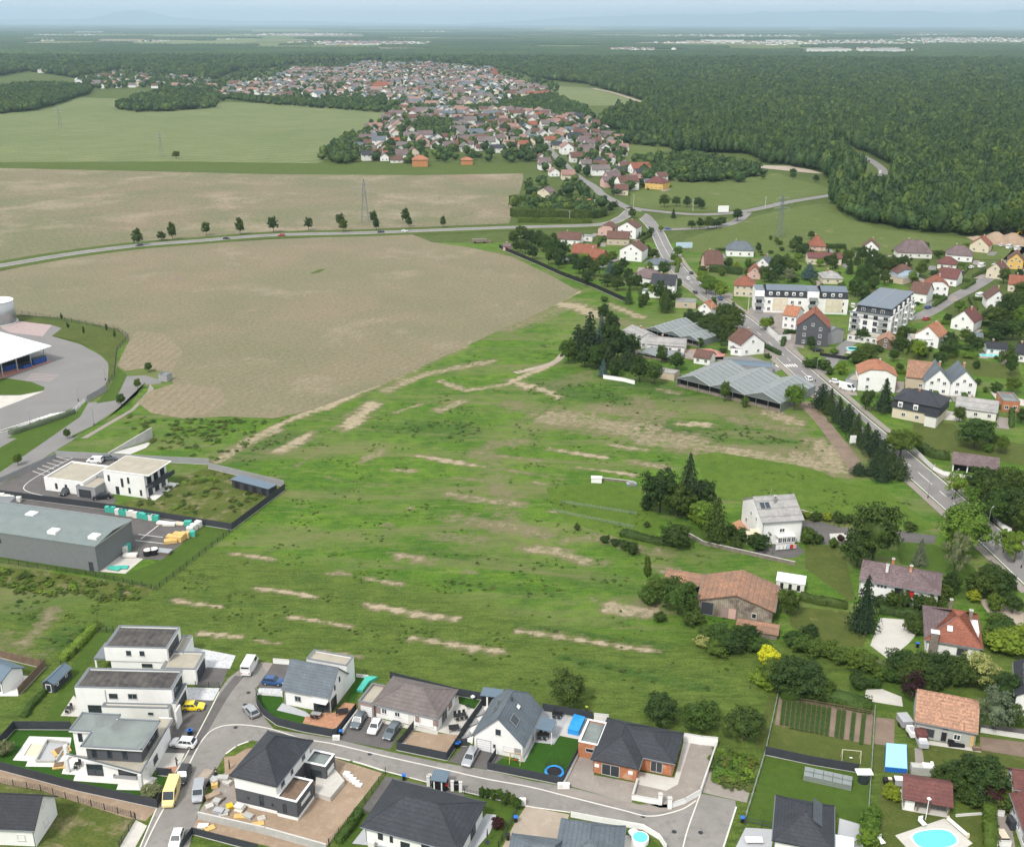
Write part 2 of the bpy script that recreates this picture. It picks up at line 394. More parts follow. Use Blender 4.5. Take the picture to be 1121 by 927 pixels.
def opening(root,blk,face,u,z,w,h,kind='win',fr='whitepaint',name=None,parent_rot=None):
 """window/door on a block's face. u = centre as a fraction of the face, z = sill height above ground"""
 x0,y0,x1,y1,z0,H=blk
 if face=='f':loc=(x0+(x1-x0)*u,y0,z);rz=0
 elif face=='b':loc=(x0+(x1-x0)*u,y1,z);rz=math.pi
 elif face=='r':loc=(x1,y0+(y1-y0)*u,z);rz=math.pi/2
 else:loc=(x0,y0+(y1-y0)*u,z);rz=-math.pi/2
 key=(round(w,2),round(h,2),kind,fr)
 if key not in WC:
  g=MB();f=MB();fw=.09
  g.box(-w/2+fw/2,-.03,fw/2,w/2-fw/2,.02,h-fw/2)
  f.box(-w/2,-.08,0,w/2,.01,fw).box(-w/2,-.08,h-fw,w/2,.01,h).box(-w/2,-.08,fw,-w/2+fw,.01,h-fw).box(w/2-fw,-.08,fw,w/2,.01,h-fw)
  if kind=='win' and w>.9:f.box(-.04,-.07,fw,.04,-.02,h-fw)
  if kind=='slide':
   n=max(2,int(w/1.3))
   for i in range(1,n):x=-w/2+w*i/n;f.box(x-.04,-.07,fw,x+.04,-.02,h-fw)
  if kind=='garage':
   for i in range(1,5):f.box(-w/2+fw,-.05,h*i/5-.02,w/2-fw,-.028,h*i/5+.02)
  if kind=='shutter':
   for i in range(1,int(h/.25)):f.box(-w/2+fw,-.045,.25*i-.01,w/2-fw,-.028,.25*i+.01)
  gm={'win':'glass','slide':'glass','door':'glass','garage':'whitepaint','gdark':'anth','shutter':'whitepaint','hole':'shadow','solid':fr}[kind]
  frm=M[fr]if kind not in('garage',)else M['grey']
  if kind=='shutter':frm=M['offwhite']
  s=MB().box(-w/2-.08,-.14,-.06,w/2+.08,.01,-.002)
  WC[key]=(g.mesh('pane',M[gm]),f.mesh('frame',frm),s.mesh('sill',M['concrete']))
 g,f,s=WC[key]
 nm=name or{'win':'window','slide':'sliding_door','door':'door','garage':'garage_door','gdark':'garage_door','shutter':'window','hole':'opening','solid':'door'}[kind]
 o=link(nm,g,root);o.location=loc;o.rotation_euler=(0,0,rz)
 link('frame',f,o)
 if kind in('win','shutter')and w>.8:link('sill',s,o)
 return o
def roofwin(root,x,y,z,w,h,pitch,rz,name='roof_window',mat='glass'):
 """skylight or solar panel lying on a slope"""
 o=MB().box(-w/2,-h/2,0,w/2,h/2,.06).build(name,M[mat],root)
 o.location=(x,y,z);o.rotation_euler=(pitch,0,rz)
 f=MB();t=.07
 for q in((-w/2-t,-h/2-t,w/2+t,-h/2),(-w/2-t,h/2,w/2+t,h/2+t),(-w/2-t,-h/2,-w/2,h/2),(w/2,-h/2,w/2+t,h/2)):f.box(q[0],q[1],0,q[2],q[3],.1)
 f.build('frame',M['metal'],o);return o
def chimney(root,x,y,z0,z1,w=.6,mat='brick'):
 o=MB().box(x-w/2,y-w/2,z0,x+w/2,y+w/2,z1).build('chimney',M[mat],root)
 MB().box(x-w/2-.08,y-w/2-.08,z1,x+w/2+.08,y+w/2+.08,z1+.12).build('chimney_cap',M['concrete'],o)
 MB().tube((x,y,z1+.12),(x,y,z1+.4),.12).build('flue',M['metal'],o)
def slabroof(root,pts,z,t=.15,mat='sheet_grey',name='roof'):
 return MB().prism(pts,z,z+t).build(name,M[mat],root)
def root_of(fr,name,label,cat='house',group=None):return thing(name,label,cat,fr.o,fr.rz,group)
def area(name,pts,mat,z=.004,label=None,kind='structure',hole=None):
 """flat sheet of ground traced on the ground"""
 w=[G(p)for p in pts]
 if not isinstance(mat,bpy.types.Material):mat=M[mat]
 a=sum(w[i].x*w[(i+1)%len(w)].y-w[(i+1)%len(w)].x*w[i].y for i in range(len(w)))
 if a<0:w=w[::-1]
 return tag(MB().poly([(q.x,q.y,z)for q in w]).build(name,mat),label or name.replace('_',' '),None,None,kind)
def smooth(pts,n=8):
 """Catmull-Rom through world points"""
 pts=[Vector(p)for p in pts];q=[2*pts[0]-pts[1]]+pts+[2*pts[-1]-pts[-2]];out=[]
 for i in range(1,len(q)-2):
  for k in range(n):
   t=k/n;a,b,c,d=q[i-1],q[i],q[i+1],q[i+2]
   out.append(.5*((2*b)+(c-a)*t+(2*a-5*b+4*c-d)*t*t+(-a+3*b-3*c+d)*t**3))
 out.append(pts[-1]);return out
def strip(name,line,w,mat,z=.01,off=0.0,h=0.0,label=None,world=False,dash=None,n=8,kind='structure',build=True):
 """band of width w along a line of photo points; off shifts sideways (metres, left +)"""
 L=line if world else smooth([G(p)for p in line],n)
 if len(L)<2:return
 nrm=[]
 for i in range(len(L)):
  d=(L[min(i+1,len(L)-1)]-L[max(i-1,0)]).normalized();nrm.append(Vector((-d.y,d.x)))
 mb=MB()
 acc=0.0
 for i in range(len(L)-1):
  a,b=L[i],L[i+1];seg=(b-a).length
  if dash:
   if(acc%(dash[0]+dash[1]))>dash[0]:acc+=seg;continue
   acc+=seg
  p=[a+nrm[i]*(off-w/2),b+nrm[i+1]*(off-w/2),b+nrm[i+1]*(off+w/2),a+nrm[i]*(off+w/2)]
  if h:
   mb.prism([(q.x,q.y)for q in p],z,z+h)
  else:mb.poly([(q.x,q.y,z)for q in p])
 o=mb.build(name,M[mat]if isinstance(mat,str)else mat)
 return tag(o,label or name.replace('_',' '),None,None,kind)
def resample(L,step):
 out=[L[0]];need=step
 for i in range(len(L)-1):
  a,b=L[i],L[i+1];s=(b-a).length;pos=0.0
  while s-pos>=need:
   pos+=need;out.append(a+(b-a)*(pos/s));need=step
  need-=(s-pos)
 return out
FM={'green':foliage('leaves_mid_green',(.062,.115,.022)),'dark':foliage('leaves_dark_green',(.046,.086,.02)),'deep':foliage('needles_dark',(.026,.052,.02),.35,.12),'light':foliage('leaves_light_green',(.11,.2,.028)),'lime':foliage('leaves_yellow_green',(.19,.26,.025)),'blue':foliage('needles_blue_grey',(.07,.12,.12),.3,.1),'maroon':foliage('leaves_maroon',(.035,.012,.014),.3,.1),'yellow':foliage('leaves_yellow',(.55,.58,.03),.15),'forest':foliage('forest_leaves',(.05,.098,.028),.3,.2),'flower':foliage('leaves_with_blossom',(.2,.26,.13),.5),'silver':foliage('leaves_silver_green',(.13,.17,.11),.3)}
BARK=plain('bark',(.09,.07,.055),.95,.3,8)
def quads_mesh(name,C,N,S,mat,rng,extra=None,asp=1.0):
 n=len(C)
 N=N/np.maximum(np.linalg.norm(N,axis=1,keepdims=True),1e-6)
 A=rng.normal(size=(n,3));A-=N*(A*N).sum(1,keepdims=True);A/=np.linalg.norm(A,axis=1,keepdims=True)
 B=np.cross(N,A);S=S[:,None]*.5
 V=np.stack([C-A*S-B*S*asp,C+A*S-B*S*asp,C+A*S+B*S*asp,C-A*S+B*S*asp],1).reshape(-1,3)
 nv=len(V);ev,ef=(np.zeros((0,3)),[])if extra is None else extra
 V=np.concatenate([V,np.asarray(ev,float).reshape(-1,3)])
 me=bpy.data.meshes.new(name);me.vertices.add(len(V));me.vertices.foreach_set('co',V.astype('f').ravel())
 idx=np.arange(nv);tot=np.full(n,4);
 if len(ef):idx=np.concatenate([idx,np.concatenate([np.array(f)+nv for f in ef])]);tot=np.concatenate([tot,[len(f)for f in ef]])
 me.loops.add(len(idx));me.loops.foreach_set('vertex_index',idx.astype('i'))
 me.polygons.add(len(tot));me.polygons.foreach_set('loop_start',np.concatenate([[0],np.cumsum(tot)[:-1]]).astype('i'));me.polygons.foreach_set('loop_total',tot.astype('i'))
 me.materials.append(mat);me.update(calc_edges=True);me.validate();return me
def lumpy(rng,z0,rz,rxy=.5,nu=12,nv=7,sc=.8):
 """lumpy closed core that keeps a crown opaque in its middle"""
 ph=rng.uniform(0,6,4);V=[];Fc=[]
 for j in range(nv+1):
  t=math.pi*j/nv
  for i in range(nu):
   a=2*math.pi*i/nu;k=sc*(1+.13*math.sin(3*a+ph[0]+2*t)+.1*math.sin(5*a+ph[1]-3*t))
   V.append((math.cos(a)*math.sin(t)*rxy*k,math.sin(a)*math.sin(t)*rxy*k,z0+math.cos(t)*rz*k))
 for j in range(nv):
  for i in range(nu):k=(i+1)%nu;Fc.append((j*nu+i,(j+1)*nu+i,(j+1)*nu+k,j*nu+k))
 return V,Fc
def round_crown(name,seed,mat,ncl=80,per=45,leaf=.036,z0=.58,rz=.42,core=.62,spread=1.0,low=-.75,up=0):
 rng=np.random.default_rng(seed);C=[];N=[];S=[]
 ph=rng.uniform(0,6.28,5)
 for i in range(ncl):
  d=rng.normal(size=3);d/=np.linalg.norm(d)
  if d[2]<low:d[2]=-d[2]
  a=math.atan2(d[1],d[0]);lump=1+.16*math.sin(2*a+ph[0])+.12*math.sin(3*a+ph[1]+3*d[2])+.1*math.sin(7*d[2]+ph[2])
  rad=rng.uniform(.62,.9)*lump*spread
  c=np.array([d[0]*.5*rad,d[1]*.5*rad,z0+d[2]*rz*rad]);r=rng.uniform(.075,.15)
  q=rng.normal(size=(per,3));q/=np.linalg.norm(q,axis=1,keepdims=True)
  q[:,2]=np.where(q[:,2]<-.35,-q[:,2],q[:,2]);q+=d*.35
  C.append(c+q*r*rng.uniform(.6,1.05,(per,1))*[1,1,.85]);N.append(q+rng.normal(size=(per,3))*.5+[0,0,up]);S.append(leaf*rng.uniform(.6,1.4,per))
 ex=lumpy(rng,z0,rz,.5,sc=core)if core else None
 return quads_mesh(name,np.concatenate(C),np.concatenate(N),np.concatenate(S),mat,rng,ex,.7)
def cone_crown(name,seed,mat,layers=16,per=230,leaf=.04,z0=.06,power=.85):
 rng=np.random.default_rng(seed);C=[];N=[];S=[]
 for i in range(layers):
  t=(i+.5)/layers;z=z0+(1-z0)*t;rad=.5*(1-t)**power+.012
  n=int(per*(1-t)**.8)+14;nb=max(5,int(13*(1-t)+4));br=rng.integers(0,nb,n)
  a=br*2*math.pi/nb+i*1.3+rng.normal(0,.11,n);br_len=1+.22*np.sin(br*2.7+i)
  k=rng.uniform(.25,1,n)**.7;rr=rad*k*br_len
  C.append(np.stack([np.cos(a)*rr,np.sin(a)*rr,z+.02-.055*k**1.5+rng.normal(0,.008,n)],1))
  N.append(np.stack([np.cos(a)*.5,np.sin(a)*.5,np.full(n,.8)],1)+rng.normal(size=(n,3))*.45);S.append(leaf*rng.uniform(.6,1.3,n))
 v=[];f=[];nu=9
 for j,(z,r)in enumerate(((z0,.3),(z0+.25,.22),(z0+.55,.1),(.97,.005))):
  for i in range(nu):a=6.2832*i/nu;v.append((math.cos(a)*r,math.sin(a)*r,z))
 for j in range(3):
  for i in range(nu):k=(i+1)%nu;f.append((j*nu+i,j*nu+k,(j+1)*nu+k,(j+1)*nu+i))
 return quads_mesh(name,np.concatenate(C),np.concatenate(N),np.concatenate(S),mat,rng,(v,f),.6)
def trunk_mesh(name,seed,r=.032,top=.62,limbs=6):
 rng=random.Random(seed);m=MB()
 m.tube((0,0,-.01),(.01,0,top*.45),r,r*.75,7).tube((.01,0,top*.45),(.0,.015,top),r*.75,r*.35,7)
 for i in range(limbs):
  a=i*2.4+rng.random();z=top*rng.uniform(.4,.8);l=rng.uniform(.16,.28)
  m.tube((.005,.005,z),(math.cos(a)*l,math.sin(a)*l,z+l*.8),r*.38,r*.14,5)
 return m.mesh(name,BARK)
TRUNK=[trunk_mesh('trunk',1),trunk_mesh('trunk',2),trunk_mesh('trunk',3,.022,.9,2)]
CM={}
def crown(kind,col,i):
 k=(kind,col,i)
 if k not in CM:
  m=FM[col];s=hash(kind)%7 if False else{'round':10,'open':30,'cone':50,'shrub':70,'cedar':90,'small':110}[kind]+i*3+len(col)
  if kind=='round':CM[k]=round_crown('crown',s,m,95,52,.036)
  elif kind=='open':CM[k]=round_crown('crown',s,m,55,50,.036,core=.4,spread=1.08)
  elif kind=='cone':CM[k]=cone_crown('crown',s,m)
  elif kind=='cedar':CM[k]=cone_crown('crown',s,m,10,330,.05,.12,.55)
  elif kind=='shrub':CM[k]=round_crown('crown',s,m,70,45,.05,.38,.6,low=-.2)
  elif kind=='small':CM[k]=round_crown('crown',s,m,38,16,.085,.56,.44,.66)
 return CM[k]
TN={'round':'leafy_tree','open':'leafy_tree','cone':'conifer_tree','cedar':'conifer_tree','shrub':'shrub','small':'leafy_tree'}
def tree(px,h,w,kind='round',col='green',label=None,group=None,cat=None,world=None,name=None):
 xy=world if world is not None else G(px)
 nm=name or TN[kind]
 t=thing(nm,label or 'leafy green tree',cat or{'shrub':'shrub'}.get(kind,'tree'),xy,R.uniform(0,6.28),group)
 w*=.8;h*=.93
 t.scale=(w*R.uniform(.94,1.06),w*R.uniform(.94,1.06),h)
 c=link('crown',crown(kind,col,R.randrange(3)),t)
 tr=link('trunk',TRUNK[2]if kind in('cone','cedar')else TRUNK[R.randrange(2)],t)
 if kind=='shrub':tr.scale=(.7,.7,.5)
 return t
def hedge(label,line,w,h,col='dark',name='hedge',group=None,leaf=.22,dens=9,world=False,n=4,wob=.15):
 L=line if world else smooth([G(p)for p in line],n)
 rng=np.random.default_rng(int(abs(L[0].x*13+L[0].y*7))%9999)
 V=[];Fc=[]
 C=[];N=[]
 tot=0
 nrm=[]
 for i in range(len(L)):
  d=(L[min(i+1,len(L)-1)]-L[max(i-1,0)]).normalized();nrm.append(Vector((-d.y,d.x)))
 for i in range(len(L)):
  k=1+wob*math.sin(i*2.1);ww=w*.44*k;hh=h*.92*(1+wob*math.sin(i*1.3+1))
  for s,z in((-1,0),(-1,hh),(1,hh),(1,0)):p=L[i]+nrm[i]*s*ww;V.append((p.x,p.y,z))
 for i in range(len(L)-1):
  o=4*i
  for a,b in((0,1),(1,2),(2,3)):Fc.append((o+a,o+b,o+4+b,o+4+a))
 e=4*(len(L)-1);Fc+=[(0,3,2,1),(e,e+1,e+2,e+3)]
 for i in range(len(L)-1):
  a,b=L[i],L[i+1];ln=(b-a).length;d=(b-a)/max(ln,.01)
  m=int(ln*(w+2*h)*dens)+3
  u=rng.uniform(0,1,m);q=rng.uniform(0,w+2*h,m);bump=rng.normal(0,.07,m)+.12*np.sin(u*3+i*1.7)
  off=np.where(q<h,-w/2,np.where(q<h+w,q-h-w/2,w/2));z=np.where(q<h,q,np.where(q<h+w,h,w+2*h-q))
  nx=np.where(q<h,-1.,np.where(q<h+w,0.,1.));nz=np.where((q>=h)&(q<h+w),1.,.25)
  nn_=nrm[i]
  X=a.x+(b.x-a.x)*u+nn_.x*(off+nx*bump);Y=a.y+(b.y-a.y)*u+nn_.y*(off+nx*bump)
  C.append(np.stack([X,Y,z+nz*bump],1));N.append(np.stack([nn_.x*nx,nn_.y*nx,nz],1)+rng.normal(size=(m,3))*.5)
 C=np.concatenate(C);N=np.concatenate(N)
 o0=np.array([L[0].x,L[0].y,0]);V=[tuple(np.array(v)-o0)for v in V]
 me=quads_mesh(name,C-o0,N,leaf*rng.uniform(.6,1.4,len(C)),FM[col],rng,(V,Fc),.8)
 o=link(name,me);o.location=o0;return tag(o,label,'hedge',group)
def fence(label,line,h=1.6,kind='panel',mat='anth',post=2.5,closed=False,group=None,name=None,world=False,base=True):
 L=[Vector(p)for p in line]if world else[G(p)for p in line]
 root=thing(name or{'panel':'panel_fence','wire':'wire_fence','wall':'garden_wall','rail':'rail_fence'}[kind],label,'wall' if kind=='wall' else 'fence',L[0],0,group)
 L=[p-L[0]for p in L]
 if kind=='wall':
  for a,b in zip(L,L[1:]):
   d=(b-a);ln=d.length
   o=MB().box(0,-.1,-.05,ln+.1,.1,h).build('wall_section',M[mat],root);o.location=(a.x,a.y,0);o.rotation_euler=(0,0,math.atan2(d.y,d.x))
   MB().box(0,-.13,h,ln+.1,.13,h+.06).build('coping',M['concrete'],o)
  return root
 for a,b in zip(L,L[1:]):
  d=(b-a);ln=d.length;rz=math.atan2(d.y,d.x)
  if ln<.3:continue
  m=MB()
  if kind=='panel':
   n=max(1,round(h/.3))
   for i in range(n):m.box(0,-.03,.06+h*i/n,ln,.03,h*(i+1)/n+.035)
  elif kind=='wire':
   for i in range(5):z=.1+(h-.15)*i/4;m.box(0,-.012,z-.012,ln,.012,z+.012)
   k=0.0
   while k<ln:m.box(k-.01,-.01,.05,k+.01,.01,h-.02);k+=.5
  else:
   for z in(h*.5,h*.95):m.box(0,-.03,z-.05,ln,.03,z+.05)
  o=m.build({'panel':'panel','wire':'mesh_panel','rail':'rail'}[kind],M[mat],root);o.location=(a.x,a.y,0);o.rotation_euler=(0,0,rz)
  if base and kind=='panel':
   w=MB().box(0,-.1,-.05,ln,.1,.055).build('footing',M['concrete'],root);w.location=(a.x,a.y,0);w.rotation_euler=(0,0,rz)
 pm=MB().box(-.05,-.05,0,.05,.05,h+.08).mesh('post',M[mat])
 for q in resample(L,post)[:100]+[L[-1]]:c=link('post',pm,root);c.location=(q.x,q.y,0)
 return root
LP={}
def lamp_post(px,h=8.0,label='tall grey street lamp',arm=1.2,rz=0.0,group='street lamps',z=0):
 if 'p' not in LP:
  LP['p']=MB().tube((0,0,0),(0,0,1),.1,.055,8).mesh('pole',M['metal'])
  LP['a']=MB().tube((0,0,0),(1.1,0,.15),.045,.035,6).mesh('arm',M['metal'])
  LP['h']=MB().box(.9,-.14,.1,1.6,.14,.22).mesh('lamp_head',M['grey']);LP['b']=MB().tube((0,0,0),(0,0,.8),.17,.14).mesh('base',M['darkmetal'])
 t=thing('street_lamp',label,'street lamp',G(px),rz,group)
 p=link('pole',LP['p'],t);p.scale=(1,1,h);a=link('arm',LP['a'],t);a.location=(0,0,h-.1);b=link('lamp_head',LP['h'],t);b.location=(0,0,h-.1);link('base',LP['b'],t)
 return t
def pole(px,h,r=.14,label='tall pale concrete utility pole',mat='concrete',group=None):
 t=thing('utility_pole',label,'pole',G(px),0,group)
 MB().tube((0,0,0),(0,0,h),r*1.3,r*.7,8).build('pole',M[mat],t)
 MB().box(-.8,-.05,h-.8,.8,.05,h-.68).build('cross_arm',M['metal'],t)
 for x in(-.7,0,.7):MB().tube((x,0,h-.68),(x,0,h-.45),.05).build('insulator',M['grey'],t)
 return t
def pylon(px,h,w,label):
 t=thing('power_pylon',label,'pylon',G(px),.3,'lattice power pylons')
 m=MB();r=.1
 lv=[0,.2,.38,.54,.68,.8,.9];hw=[w/2*(1-.86*q)for q in lv]
 cs=[(-1,-1),(1,-1),(1,1),(-1,1)]
 for i in range(len(lv)):
  z=h*lv[i];z2=h*lv[i+1]if i+1<len(lv)else h;w2=hw[i+1]if i+1<len(lv)else .1
  for j,c in enumerate(cs):
   d=cs[(j+1)%4]
   m.tube((c[0]*hw[i],c[1]*hw[i],z),(c[0]*w2,c[1]*w2,z2),r,n=4)
   m.tube((c[0]*hw[i],c[1]*hw[i],z),(d[0]*w2,d[1]*w2,z2),r*.6,n=4)
   m.tube((d[0]*hw[i],d[1]*hw[i],z),(c[0]*w2,c[1]*w2,z2),r*.6,n=4)
 m.build('lattice_tower',M['coping'],t)
 for z,l in((.7,.2),(.82,.26),(.93,.16)):
  L_=h*l
  a=MB()
  for s in(-1,1):a.tube((0,0,z*h),(s*L_,0,z*h),r,n=4).tube((0,0,z*h+h*.035),(s*L_,0,z*h),r*.7,n=4)
  a.build('cross_arm',M['metal'],t)
  for s in(-1,1):MB().tube((s*L_,0,z*h),(s*L_,0,z*h-1.4),.12,n=5).build('insulator',M['grey'],t)
 return t
CARP={}
def paint(name,c,met=.3):
 if name in MATS:return MATS[name]
 m,nt,bs=newmat('paint_'+name);bs.inputs['Base Color'].default_value=rgb(c);bs.inputs['Roughness'].default_value=.28;bs.inputs['Metallic'].default_value=met
 bs.inputs['Coat Weight'].default_value=.6;MATS[name]=m;return m
PAINT={'white':paint('car_white',(.75,.75,.75),0),'silver':paint('car_silver',(.4,.42,.44),.5),'grey':paint('car_grey',(.13,.155,.175),.4),'dark':paint('car_dark',(.025,.028,.032),.3),'blue':paint('car_blue',(.03,.09,.25),.3),'yellow':paint('car_yellow',(.8,.62,.02),0),'cream':paint('car_cream_yellow',(.75,.6,.25),0),'red':paint('car_red',(.45,.02,.02),.1)}
def vehicle(kind,color):
 """a car lying along +x (front), wheels on z=0, built once per kind and colour"""
 k=(kind,color)
 if k in CARP:return CARP[k]
 spec={'hatch':dict(L=4.1,W=1.76,H=1.46,sh=.88,hood=.98,gb=(-1.95,.95),gt=(-1.35,.25),nose=.62),'suv':dict(L=4.4,W=1.84,H=1.64,sh=1.0,hood=1.02,gb=(-2.05,1.05),gt=(-1.6,.35),nose=.72),'wagon':dict(L=4.7,W=1.82,H=1.5,sh=.92,hood=.98,gb=(-2.2,1.1),gt=(-1.85,.3),nose=.64),'van':dict(L=5.6,W=2.0,H=2.45,sh=1.2,hood=1.3,gb=(-2.78,2.2),gt=(-2.75,1.35),nose=.85),'smallvan':dict(L=4.4,W=1.82,H=1.85,sh=1.1,hood=1.15,gb=(-2.17,1.35),gt=(-2.12,.7),nose=.75)}[kind]
 L,W,H=spec['L']/2,spec['W']/2,spec['H']
 rows=[(-L,.86,.42,spec['sh']*.86),(-L+.12,.95,.3,spec['sh']*.98),(-L+.6,1,.24,spec['sh']),(0,1,.22,spec['sh']),(spec['gb'][1]-.1,1,.24,spec['sh']),(L-.5,.98,.26,spec['sh']*.5+spec['nose']*.62),(L-.12,.93,.3,spec['nose']*1.08),(L,.8,.4,spec['nose']*.86)]
 b=MB();n=len(b.v);prof=[]
 for x,w,z0,z1 in rows:
  w*=W;prof.append([(x,-w*.96,z0),(x,-w,(z0+z1)/2),(x,-w*.93,z1),(x,0,z1+.05),(x,w*.93,z1),(x,w,(z0+z1)/2),(x,w*.96,z0)])
 b.v=[p for r_ in prof for p in r_];m=7
 for i in range(len(rows)-1):
  for j in range(m):
   q=(j+1)%m;b.f.append((i*m+j,i*m+q,(i+1)*m+q,(i+1)*m+j));b.m.append(0)
 b.f.append(tuple(range(m))[::-1]);b.m.append(0);e=(len(rows)-1)*m;b.f.append(tuple(range(e,e+m)));b.m.append(0)
 body=b
 g0,g1=spec['gb'];t0,t1=spec['gt'];s=spec['sh']-.02;wb,wt=W*.92,W*(.74 if H<1.7 else .9)
 van=kind in('van','smallvan')
 def ring(f):
  return(g0+(t0-g0)*f,g1+(t1-g1)*f,wb+(wt-wb)*f,s+(H-.05-s)*f)
 a,c=ring(0),ring(1)
 cab=MB();cv=[(a[0],-a[2],a[3]),(a[1],-a[2],a[3]),(a[1],a[2],a[3]),(a[0],a[2],a[3]),(c[0],-c[2],c[3]),(c[1],-c[2],c[3]),(c[1],c[2],c[3]),(c[0],c[2],c[3])]
 o=len(body.v);body.v+=cv;body.f+=[tuple(o+i for i in q)for q in((4,5,6,7),(0,1,5,4),(1,2,6,5),(2,3,7,6),(3,0,4,7))];body.m+=[0]*5
 body.v+=[(c[0]+.15,-c[2]+.15,H),(c[1]-.15,-c[2]+.15,H),(c[1]-.15,c[2]-.15,H),(c[0]+.15,c[2]-.15,H)];q=o+8
 body.f+=[(q,q+1,q+2,q+3),(o+4,o+5,q+1,q),(o+5,o+6,q+2,q+1),(o+6,o+7,q+3,q+2),(o+7,o+4,q,q+3)];body.m+=[0]*5
 def lerp(p,r_,t):return tuple(p[i]+(r_[i]-p[i])*t for i in range(3))
 def pane(p00,p10,p11,p01,u0=.06,u1=.94,v0=.08,v1=.92,off=(0,0,0)):
  def at(u,v):x=lerp(lerp(p00,p10,u),lerp(p01,p11,u),v);return tuple(x[i]+off[i]for i in range(3))
  return MB().poly([at(u0,v0),at(u1,v0),at(u1,v1),at(u0,v1)])
 parts=[('windscreen',pane(cv[1],cv[2],cv[6],cv[5],off=(.02,0,.012)).mesh('windscreen',M['glass']))]
 if kind!='van':parts.append(('rear_window',pane(cv[3],cv[0],cv[4],cv[7],v0=.3 if van else .12,off=(-.02,0,.01)).mesh('rear_window',M['glass'])))
 else:parts.append(('rear_window',pane(cv[3],cv[0],cv[4],cv[7],.08,.92,.55,.85,(-.02,0,0)).mesh('rear_window',M['glass'])))
 segs=((.66,.94),)if kind=='van' else((.62,.94),)if kind=='smallvan' else((.06,.3),(.33,.61),(.64,.9))
 for u0,u1 in segs:
  parts.append(('side_window',pane(cv[0],cv[1],cv[5],cv[4],u0,u1,.15,.88,(0,-.02,.01)).mesh('side_window',M['glass'])))
  parts.append(('side_window',pane(cv[3],cv[2],cv[6],cv[7],u0,u1,.15,.88,(0,.02,.01)).mesh('side_window',M['glass'])))
 hl=plain('headlamp_lens',(.6,.62,.65),.15,.02);tl=plain('tail_lamp_lens',(.35,.01,.01),.2,.02)
 for sy in(-1,1):
  parts.append(('headlight',MB().box(L-.2,sy*W*.62-.16,spec['nose']*.8,L+.005,sy*W*.62+.16,spec['nose']*.8+.15).mesh('headlight',hl)))
  parts.append(('taillight',MB().box(-L-.01,sy*W*.72-.1,spec['sh']*.62,-L+.1,sy*W*.72+.1,spec['sh']*.84).mesh('taillight',tl)))
 wr=.4 if H>2 else .33
 tyre=MB().tube((0,-.11,0),(0,.11,0),wr,n=16).mesh('tyre',M['black']);rim=MB().tube((0,-.12,0),(0,.12,0),wr*.62,n=10).mesh('rim',M['metal'])
 CARP[k]=(body.mesh('body',PAINT[color]),parts,tyre,rim,[(x,sy*(W-.1),wr)for x in(-L+.8,L-.82)for sy in(-1,1)],spec)
 return CARP[k]
def car(kind,color,px,to,label,group=None,z=0.0,parts=True,shift=0):
 """px = middle of the car on the ground, to = a photo point its nose looks at"""
 body,ps,tyre,rim,wh,spec=vehicle(kind,color)
 a,b=G(px),G(to);rz=math.atan2(b.y-a.y,b.x-a.x)
 t=thing({'van':'delivery_van','smallvan':'small_van'}.get(kind,'parked_car'),label,'van' if 'van' in kind else 'car',a,rz,group,z+.015)
 link('body',body,t)
 for nme,me in ps:link(nme,me,t)
 for w in wh:o=link('wheel',tyre,t);o.location=w;link('rim',rim,o)
 return t
